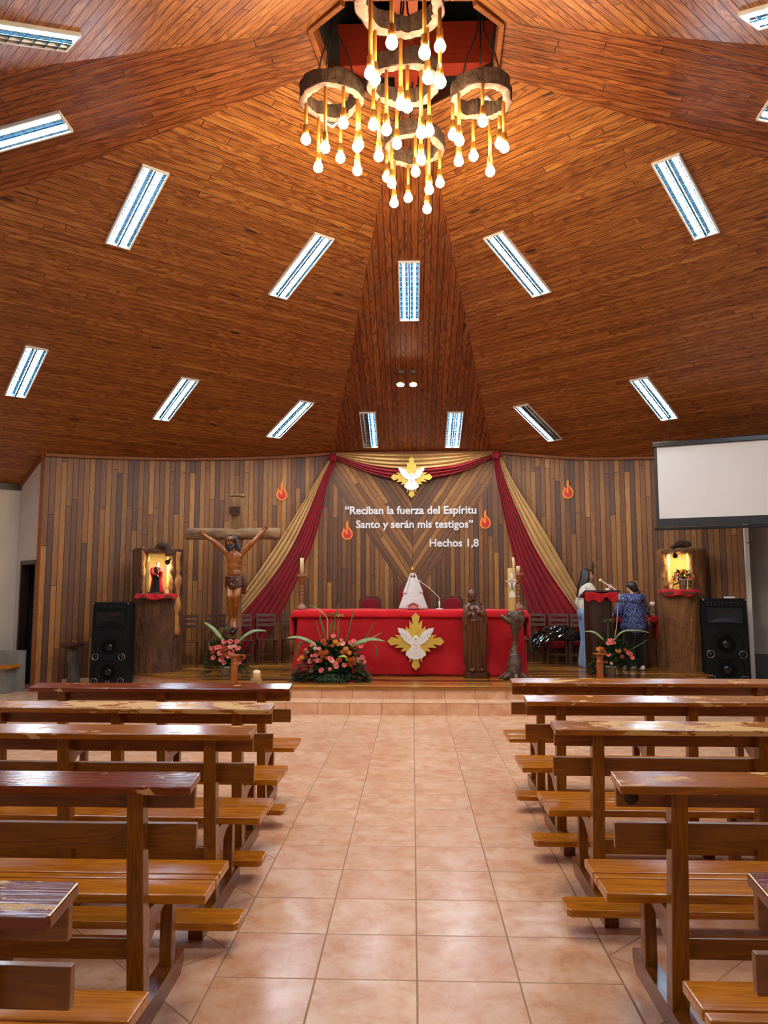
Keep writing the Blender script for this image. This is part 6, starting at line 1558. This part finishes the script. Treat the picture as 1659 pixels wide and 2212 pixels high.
for q in range(15):
    f = q / 14; a = R(-100 + 200 * f); x, y = math.sin(a) * .38, -math.cos(a) * .42 - .06
    top = Q(x * .8, y * .8, .25); mid_ = Q(x * 1.05, min(y * 1.02, .0), -.3); b2 = Q(x * 1.12, min(y * 1.1, .06) - .16, -.95); b3 = Q(x * 1.0, min(y * 1.1, 0) - .3, -1.65 + .35 * abs(math.sin(a)))
    mb.limb([top, mid_, b2, b3], [.030 * k, .031 * k, .028 * k, .014 * k], 8)
for q in range(7): x = -.22 + .44 * q / 6; mb.limb([Q(x * .8, .22, .42), Q(x, .37, .28), Q(x * 1.05, .395, .14)], [.022 * k, .018 * k, .011 * k], 8)
mb.sculpt('long_hair', 'hair', t, .007, 2, .4)
# girl from behind
fg_ = onstage(1372, 1441); fg_ = V(fg_.x * (fg_.y - .6) / fg_.y, fg_.y - .6, SH); gz = atY(1365, 1256, fg_.y).z
yaw = R(22)
hr_ = rotz(yaw)
fl2 = lambda x, y, z: Vector(fg_) + hr_ @ (Vector((x, y, z)) * (gz - SH) / 1.7)
t, P, D, Q, k, J, hr = person('girl seen from behind in a blue floral jacket with a long braid', fg_, gz - SH, yaw, fl2(.17, .34, 1.02), fl2(-.17, .34, 1.02), V(-.72, .7, .05), 'girl')
mb = MB(); Rz = rotz(yaw)
for z, rx, ry in ((1.32, .21, .15), (1.20, .25, .185), (1.06, .26, .195), (.93, .26, .195), (.84, .275, .205)): mb.ell(P(0, .01, z), (rx * k, ry * k, .19 * k if z < 1.3 else .13 * k), Rz, 20, 10)
mb.cap(P(-.17, 0, 1.385), P(.17, 0, 1.385), .085 * k, .085 * k)
for s_ in (1, -1):
    sh, el, wr = J[s_]; el2 = el + D(s_ * .07, -.02, .02) * k; mb.limb([sh + D(s_ * .02, 0, 0), el2, lerp(el2, wr, .9)], [.10 * k, .086 * k, .055 * k])
    for q in range(4): mb.ell(lerp(sh, el2, .15 + .25 * q), .096 * k)
mb.sculpt('floral_jacket', 'floral', t, .011, 3)
mb = MB()
for q in range(13): a = PI * q / 12; mb.ell(P(math.cos(a) * .17, -.04 - .10 * math.sin(a), 1.415 - .09 * math.sin(a)), .062 * k)
mb.ell(P(0, -.13, 1.36), (.16 * k, .07 * k, .10 * k), Rz)
mb.sculpt('jacket_hood', 'floral', t, .010, 3)
mb = MB()
for s_ in (-1, 1): mb.limb([P(s_ * .095, 0, .90), P(s_ * .11, .01, .48), P(s_ * .115, -.02, .10)], [.145 * k, .105 * k, .085 * k])
mb.ell(P(0, 0, .88), (.22 * k, .16 * k, .16 * k), Rz)
mb.sculpt('black_trousers', 'black_cloth', t, .010, 3)
for s_ in (-1, 1):
    sm_ = MB(); sm_.cap(P(s_ * .115, -.07, .05), P(s_ * .13, .15, .042), .055 * k, .045 * k); sm_.cap(P(s_ * .115, -.06, .08), P(s_ * .115, -.03, .11), .05 * k, .05 * k); sm_.sculpt('white_shoe', 'white_gloss', t, .008, 2)
mb = MB(); mb.ell(Q(0, -.08, .12), (.385 * .225 * k, .45 * .225 * k, .42 * .225 * k), hr); mb.ell(Q(0, -.22, -.12), (.30 * .225 * k, .30 * .225 * k, .34 * .225 * k), hr)
mb.sculpt('hair', 'hair', t, .007, 2)
mb = MB(); br0 = Q(.12, -.42, -.2); bx1 = lambda f: lerp(br0, P(.125, -.285, 1.0), f) + D(.0, -.10 * math.sin(PI * min(1, f)), 0) * k
for q in range(10): f = q / 9; mb.ell(bx1(f) + D(.012 * (-1) ** q, 0, 0) * k, (.035 * k * (1 - .2 * f), .03 * k, .04 * k))
mb.sculpt('braid', 'hair', t, .006, 1)
MB().lathe([(.034 * k, -.02), (.04 * k, 0), (.034 * k, .02)], bx1(1.04), 14).build('red_hair_tie', 'red', t)
mb = MB()
for q in range(5): mb.limb([bx1(1.05), bx1(1.05) + D(.016 * (q - 2), -.02, -.10) * k, bx1(1.05) + D(.010 * (q - 2), -.01, -.24) * k], [.02 * k, .022 * k, .008 * k], 8)
mb.sculpt('braid_tail', 'hair', t, .006, 1)
mb = MB()
for s_ in (-1, 1):
    c = Q(s_ * .16, .43, .03); mb.tube([c + hr @ V(math.cos(a) * .024 * k, 0, math.sin(a) * .019 * k) for a in [2 * PI * q / 14 for q in range(15)]], .0028 * k, 6)
    mb.tube([Q(s_ * .27, .42, .05), Q(s_ * .36, .1, .05), Q(s_ * .36, -.05, 0)], .003 * k, 6)
mb.tube([Q(-.05, .44, .05), Q(.05, .44, .05)], .003 * k, 6); mb.build('glasses', 'black', t)

# ------------------------------------------------------------------ credence table behind the girl
YT = fg_.y + .40
def tq(x, y, d=0.0): return atY(*k1_(x, y), YT + d)
x0, x1, zt_ = tq(735, 1035).x, tq(1490, 1050).x, tq(1450, 1040).z
t = thing('credence_table', 'side table under a red cloth behind the girl, on a trunk leg', 'table', ((x0 + x1) / 2, YT, SH))
MB().box(((x0 + x1) / 2, YT + .16, zt_ - .03), (x1 - x0 - .05, .36, .05)).build('tabletop', 'carved_dark', t, bevel=.004)
for x_, rr_ in ((tq(1300, 1500).x, .13), (tq(860, 1500).x, .12)):
    MB().lathe([(rr_ * (1.1 - .25 * math.sin(PI * q / 10)), (zt_ - .055 - SH) * q / 10) for q in range(11)], V(x_, YT + .2, SH), 22, wob=barkwob).build('trunk_leg', 'trunk', t)
t = thing('credence_cloth', 'red cloth on the side table hanging long at its right end', 'cloth', ((x0 + x1) / 2, YT + .2, zt_))
def fn(u, v):
    L_ = .40; s_ = lerp(x0 - .02, x1 + L_, u); x = min(s_, x1 + .012 + .02 * math.sin(v * 14)); dz = -max(0, s_ - x1); y = lerp(YT - .14, YT + .36, v)
    if y < YT - .03: dz = min(dz, y - (YT - .03)); y = YT - .032
    return V(x, y, zt_ + .006 + dz)
MB().grid(fn, 70, 30).build('cloth', 'red', t, solid=.004)
q = tq(1425, 1000, .1); gz_ = atY(*k1_(1425, 800), YT + .1).z - zt_
t = thing('glass_cruet', 'small clear glass stand with a white top on the red side table', 'cruet', (q.x, YT + .1, zt_ + .012))
MB().lathe([(.045, 0), (.048, .015), (.014, .04), (.012, gz_ * .55), (.03, gz_ * .7)], V(q.x, YT + .1, zt_ + .012), 16).build('glass_stem', 'glass', t)
MB().lathe([(.028, gz_ * .68), (.044, gz_ * .78), (.046, gz_ * .95), (.03, gz_), (.001, gz_)], V(q.x, YT + .1, zt_ + .012), 16).build('white_cup', 'white_gloss', t)
q = tq(810, 1018, .02); tag(MB().box((q.x, YT + .09, zt_ + .03), (.24, .17, .03)).build('open_book', 'white', None, bevel=.004), 'white book lying on the left end of the red side table', 'book')

# iron finial stand behind the woman
q = atY(1283, 1300, fw_.y + .6); zt3 = atY(1283, 1214, fw_.y + .6).z
t = thing('iron_stand', 'tall dark iron stand whose ornament rises behind the woman', 'stand', (q.x, q.y, SH))
MB().tube([(q.x, q.y, SH), (q.x, q.y, zt3 - .1)], .012, 10).build('pole', 'black', t)
MB().lathe([(.15, 0), (.15, .015), (.03, .04), (.014, .06)], V(q.x, q.y, SH), 20).build('foot_disc', 'black', t)
mb = MB()
for s_ in (-1, 1): mb.tube([V(q.x, q.y, zt3 - .12), V(q.x + s_ * .05, q.y, zt3 - .09), V(q.x + s_ * .045, q.y, zt3 - .05), V(q.x + s_ * .015, q.y, zt3 - .06)], .007, 6)
mb.tube([V(q.x, q.y, zt3 - .12), V(q.x, q.y, zt3 + .02)], .008, 6); mb.tube([V(q.x - .03, q.y, zt3 - .02), V(q.x + .03, q.y, zt3 - .02)], .007, 6); mb.ell((q.x, q.y, zt3 - .06), .02)
mb.build('ornament', 'bark', t)

# black plastic bag lying on the chairs
bgp = [o for o in sc.objects if o.name.startswith('wooden_chair') and o.parent is None and 'bag beside' in o.get('label', '')][0]
bc = V(bgp.location.x - .42, bgp.location.y - .05, SH + .46)
mb = MB(); nu, nv_ = 60, 26
def bagp(u, v):
    a, b_ = 2 * PI * u, PI * (v - .5); d = V(math.cos(b_) * math.cos(a), math.cos(b_) * math.sin(a), math.sin(b_))
    f = 1 + .22 * noise.noise(d * 2.3 + V(4, 1, 2)) + .22 * abs(noise.noise(d * 6 + V(1, 7, 3))) + .14 * noise.noise(d * 13)
    p = V(d.x * .42 * f, d.y * .17 * f, max(d.z * .19 * f, -.03) + .03)
    if p.x < -.2: p.z -= (-.2 - p.x) * .9 if d.y < .3 else 0; p.y -= (-.2 - p.x) * .35
    return bc + p
mb.grid(bagp, nu, nv_, smooth=False); tag(mb.build('plastic_bag', 'bag'), 'crumpled shiny black plastic bag lying across the chairs by the lectern', 'bag')

# ------------------------------------------------------------------ small posts and floor spotlight at the stage edge
for x, yt, yb, lab in ((505, 1414, 1481, 'short turned wooden post before the flowers under the crucifix'), (1297, 1411, 1475, 'short turned wooden post before the flowers at the lectern')):
    p = onstage(x, yb - 2); p.y = max(p.y, 10.95); p = V(atY(x, yb, p.y).x, p.y, SH); h_ = atY(x, yt, p.y).z - SH; s_ = (p - CAM).dot(FW) / FOC
    t = thing('wooden_post', lab, 'post', p, 'short turned wooden posts')
    MB().lathe([(8.4 * s_, 0), (8.4 * s_, h_ * .1), (7.6 * s_, h_ * .35), (7.8 * s_, h_ * .60), (6.8 * s_, h_ * .66), (8 * s_, h_ * .68), (8 * s_, h_ * .72), (6.6 * s_, h_ * .74), (7.2 * s_, h_ * .86), (9 * s_, h_ * .93)], p, 24).build('shaft', 'post_wood', t)
    MB().lathe([(9 * s_, h_ * .92), (15 * s_, h_ * .975), (16 * s_, h_), (.001, h_)], p, 24).build('flared_top', 'post_wood', t)
p = onstage(554, 1476); s_ = (p - CAM).dot(FW) / FOC; ax = V(.10, -.35, .93).normalized()
t = thing('floor_spotlight', 'small cream cylindrical spotlight on the stage floor left of the altar', 'spotlight', p)
MB().lathe([(7 * s_, -12 * s_), (8 * s_, -11 * s_), (8 * s_, 13 * s_), (7.2 * s_, 14 * s_), (.001, 13 * s_)], p + V(0, 0, 13 * s_), 22, ax).build('barrel', 'cream', t)
MB().tube([p + V(-10 * s_, 0, 10 * s_), p + V(-10 * s_, 0, 1 * s_), p + V(10 * s_, 0, 1 * s_), p + V(10 * s_, 0, 10 * s_)], 1.1 * s_, 6).build('bracket', 'white_metal', t)
MB().lathe([(7.2 * s_, -2 * s_), (7.2 * s_, 0), (.001, 0)], p + V(0, 0, 13 * s_) - ax * 11.5 * s_, 18, -ax).build('lens', 'black', t)

# ------------------------------------------------------------------ loudspeakers
def speaker(xb, yb, wpx, ytop, rz, label, z0=.153, push=.42):
    b = atZ(xb, yb, z0); b = V(b.x * (b.y - push) / b.y, b.y - push, z0); s_ = (b - CAM).dot(FW) / FOC; w_ = wpx * s_; h_ = atY(xb, ytop, b.y).z - z0; d_ = .36
    t = thing('loudspeaker', label, 'loudspeaker', (0, 0, 0), 'tall black loudspeakers')
    tp = .97
    MB().hexa([(-w_ / 2, 0, 0), (w_ / 2, 0, 0), (w_ / 2, d_, 0), (-w_ / 2, d_, 0), (-w_ / 2 * tp, .05, h_), (w_ / 2 * tp, .05, h_), (w_ / 2 * tp, d_ + .03, h_), (-w_ / 2 * tp, d_ + .03, h_)]).build('cabinet', 'speaker', t, bevel=.012)
    F = lambda x, z, d=0.0: V(x * w_, .05 * z - .004 - d, z * h_)
    n_2 = V(0, -1, .05 / h_).normalized()
    RM = Matrix((V(1, 0, 0), -n_2, V(0, .05 / h_, 1).normalized())).transposed()
    for q in range(5):
        tw = MB().box(F(-.34 + .17 * q, .938), (.14 * w_, .02, .075 * h_ * .75), RM).build('tweeter', 'speaker_gloss', t, bevel=.004)
        MB().lathe([(.045 * w_, 0), (.05 * w_, .006), (.04 * w_, .008), (.012 * w_, .002), (.0005, .008)], F(-.34 + .17 * q, .938, .01), 16, n_2).build('tweeter_cone', 'speaker_grille', tw)
    hz = .80; fr = MB()
    for sx_, sz, ww, hh_ in ((0, .083, .78, .014), (0, -.083, .78, .014), (-.38, 0, .02, .18), (.38, 0, .02, .18)): fr.box(F(sx_, hz + sz), (ww * w_, .022, hh_ * h_), RM)
    hn = fr.build('horn_frame', 'speaker_gloss', t, bevel=.003)
    mb = MB(); o_ = [F(-.37, hz - .076), F(.37, hz - .076), F(.37, hz + .076), F(-.37, hz + .076)]; i_ = [F(-.12, hz - .045, -.1), F(.12, hz - .045, -.1), F(.12, hz + .045, -.1), F(-.12, hz + .045, -.1)]
    i_ = [v + V(0, .0, 0) for v in [F(-.13, hz - .03, .006), F(.13, hz - .03, .006), F(.13, hz + .03, .006), F(-.13, hz + .03, .006)]]
    a = mb.add([v + n_2 * .016 for v in o_]); c = mb.add([v - n_2 * .002 for v in i_])
    for q in range(4): j = (q + 1) % 4; mb.face((a + q, a + j, c + j, c + q))
    mb.face((c, c + 1, c + 2, c + 3)); mb.build('horn_throat', 'speaker_gloss', hn)
    MB().box(F(0, .335), (.92 * w_, .012, .64 * h_), RM).build('grille', 'speaker_grille', t, bevel=.004)
    for z in (.46, .165):
        wf = MB().lathe([(.37 * w_, .006), (.39 * w_, .012), (.36 * w_, .016), (.30 * w_, .008), (.12 * w_, .004)], F(0, z), 40, n_2).build('woofer', 'speaker', t)
        MB().lathe([(.10 * w_, .004), (.085 * w_, .014), (.05 * w_, .02), (.001, .022)], F(0, z), 24, n_2).build('dust_cap', 'speaker_gloss', wf)
        MB().box(F(0, z, .024), (.11 * w_, .004, .012 * h_), RM).build('cap_emblem', 'speaker_grille', wf)
    for z in (.345, .055):
        for sx_ in (-1, 1):
            a = MB().tube([F(sx_ * .355, z, .012) + RM @ V(math.cos(q) * .082 * w_, 0, math.sin(q) * .082 * w_) for q in [2 * PI * k_ / 24 for k_ in range(25)]], .0065, 8, cap=False).build('port_ring', 'chrome', t)
            MB().lathe([(.078 * w_, .008), (.001, .009)], F(sx_ * .355, z), 20, n_2).build('port_hole', 'black', a)
    bd = MB().box(F(0, .05, .01), (.115 * w_, .006, .026 * h_), RM).build('badge', 'chrome', t, bevel=.002)
    MB().box(F(0, .05, .014), (.095 * w_, .004, .018 * h_), RM).build('badge_plate', 'black', bd)
    for sx_ in (-1, 1):
        for z in (.005, .985): MB().box(F(sx_ * (.485 if z < .5 else .47), z, .0), (.05 * w_, .04, .018 * h_), RM).build('corner_guard', 'chrome', t, bevel=.003)
    t.location = b; t.rotation_euler = (0, 0, rz); return t, h_, w_
speaker(232, 1475, 80, 1301, R(4), 'tall black loudspeaker beside the left trunk shrine')
spk, sh_, sw_ = speaker(1573, 1465, 92, 1293, R(-13), 'tall black loudspeaker at the right end of the boarded wall', push=.85)
q = spk.location + rotz(R(-13)) @ V(.13 * sw_ * 1.2, .22, sh_)
tag(MB().box(q + V(0, 0, .016), (.16, .1, .03), rotz(R(-13))).build('white_box', 'white_gloss', None, bevel=.004), 'small flat white box on top of the right loudspeaker', 'box')

# bark stool with a wooden bowl top
p = atZ(158, 1474, .153); s_ = (p - CAM).dot(FW) / FOC; h_ = atY(150, 1390, p.y).z - .153
t = thing('bark_pedestal', 'bark covered pedestal with a dark wooden bowl top left of the loudspeaker', 'pedestal', p)
mb = MB(); ll = [(0, 0, 14), (1, .12, 12.5), (0, .3, 11.5), (-3, .55, 11), (-6, .78, 11.5), (-8, .9, 14)]
mb.tube(spline([p + V(x * s_, 0, z * h_) for x, z, r in ll], 4), [lerp(14, 11.5, min(1, q / 10)) * s_ * (1 + .08 * math.sin(q * 2.1)) for q in range(21)], 18)
mb.build('bark_stem', 'bark_stool', t)
MB().lathe([(10 * s_, h_ * .86), (20 * s_, h_ * .90), (27 * s_, h_ * .96), (28 * s_, h_), (24 * s_, h_), (20 * s_, h_ * .965), (.001, h_ * .95)], p + V(-7 * s_, 0, 0), 30, wob=lambda a, z: 1 + .04 * math.sin(3 * a)).build('bowl_top', 'stool_top', t)

# ------------------------------------------------------------------ projection screen
YP = 12.3; pa = atY(1412, 958, YP); zt = pa.z; zb = atY(1408, 1146, YP).z
Y2 = 12.0
for _ in range(40): Y2 -= (atY(1659, 940, Y2).z - zt) * 1.5
pbx = atY(1659, 940, Y2); ex = V(pbx.x - pa.x, pbx.y - pa.y, 0).normalized(); ny = V(ex.y, -ex.x, 0)
WS = 2.35; PX = Matrix((ex, -ny, V(0, 0, 1))).transposed(); o0 = V(pa.x, pa.y, 0)
t = thing('projection_screen', 'white projection screen with black border hanging at the upper right', 'screen', o0)
S = lambda u, z, d=0.0: o0 + ex * u + V(0, 0, z) + ny * d
MB().box(S(WS / 2, zt - .03), (WS + .04, .09, .08), PX).build('case', 'speaker_gloss', t, bevel=.008)
hb = zt - zb
sh = MB().box(S(WS / 2, (zt - .05 + zb + .05) / 2), (WS, .006, hb - .1), PX).build('black_border', 'black', t)
zc0, zc1 = atY(1414, 1121, YP).z, atY(1414, 965, YP).z
MB().box(S(WS / 2, (zc0 + zc1) / 2, .005), (WS - .09, .004, zc1 - zc0), PX).build('white_surface', 'screen', t)
MB().box(S(WS / 2, zb + .02), (WS + .07, .04, .045), PX).build('bottom_bar', 'speaker_gloss', t, bevel=.01)
cbm = MB()
for u in (.25, WS - .25): p0 = S(u, zt); cbm.tube([p0, V(p0.x, p0.y, zat(W2, N_R, p0.x, p0.y))], .006, 6)
cbm.build('hanging_cables', 'cable', t)
qy = S(.0, zb).y * .99
MB().tube(spline([V(o0.x, o0.y, 0) + ex * 1.36 + V(0, 0, zb + .02), V(o0.x, o0.y, 0) + ex * 1.36 + V(0, 0, zb - .12), V(o0.x, o0.y, 0) + ex * 1.33 + V(0, 0, zb - .21), V(o0.x, o0.y, 0) + ex * 1.28 + V(0, 0, zb - .23)], 4), .008, 6).build('pull_cord', 'cable', t)
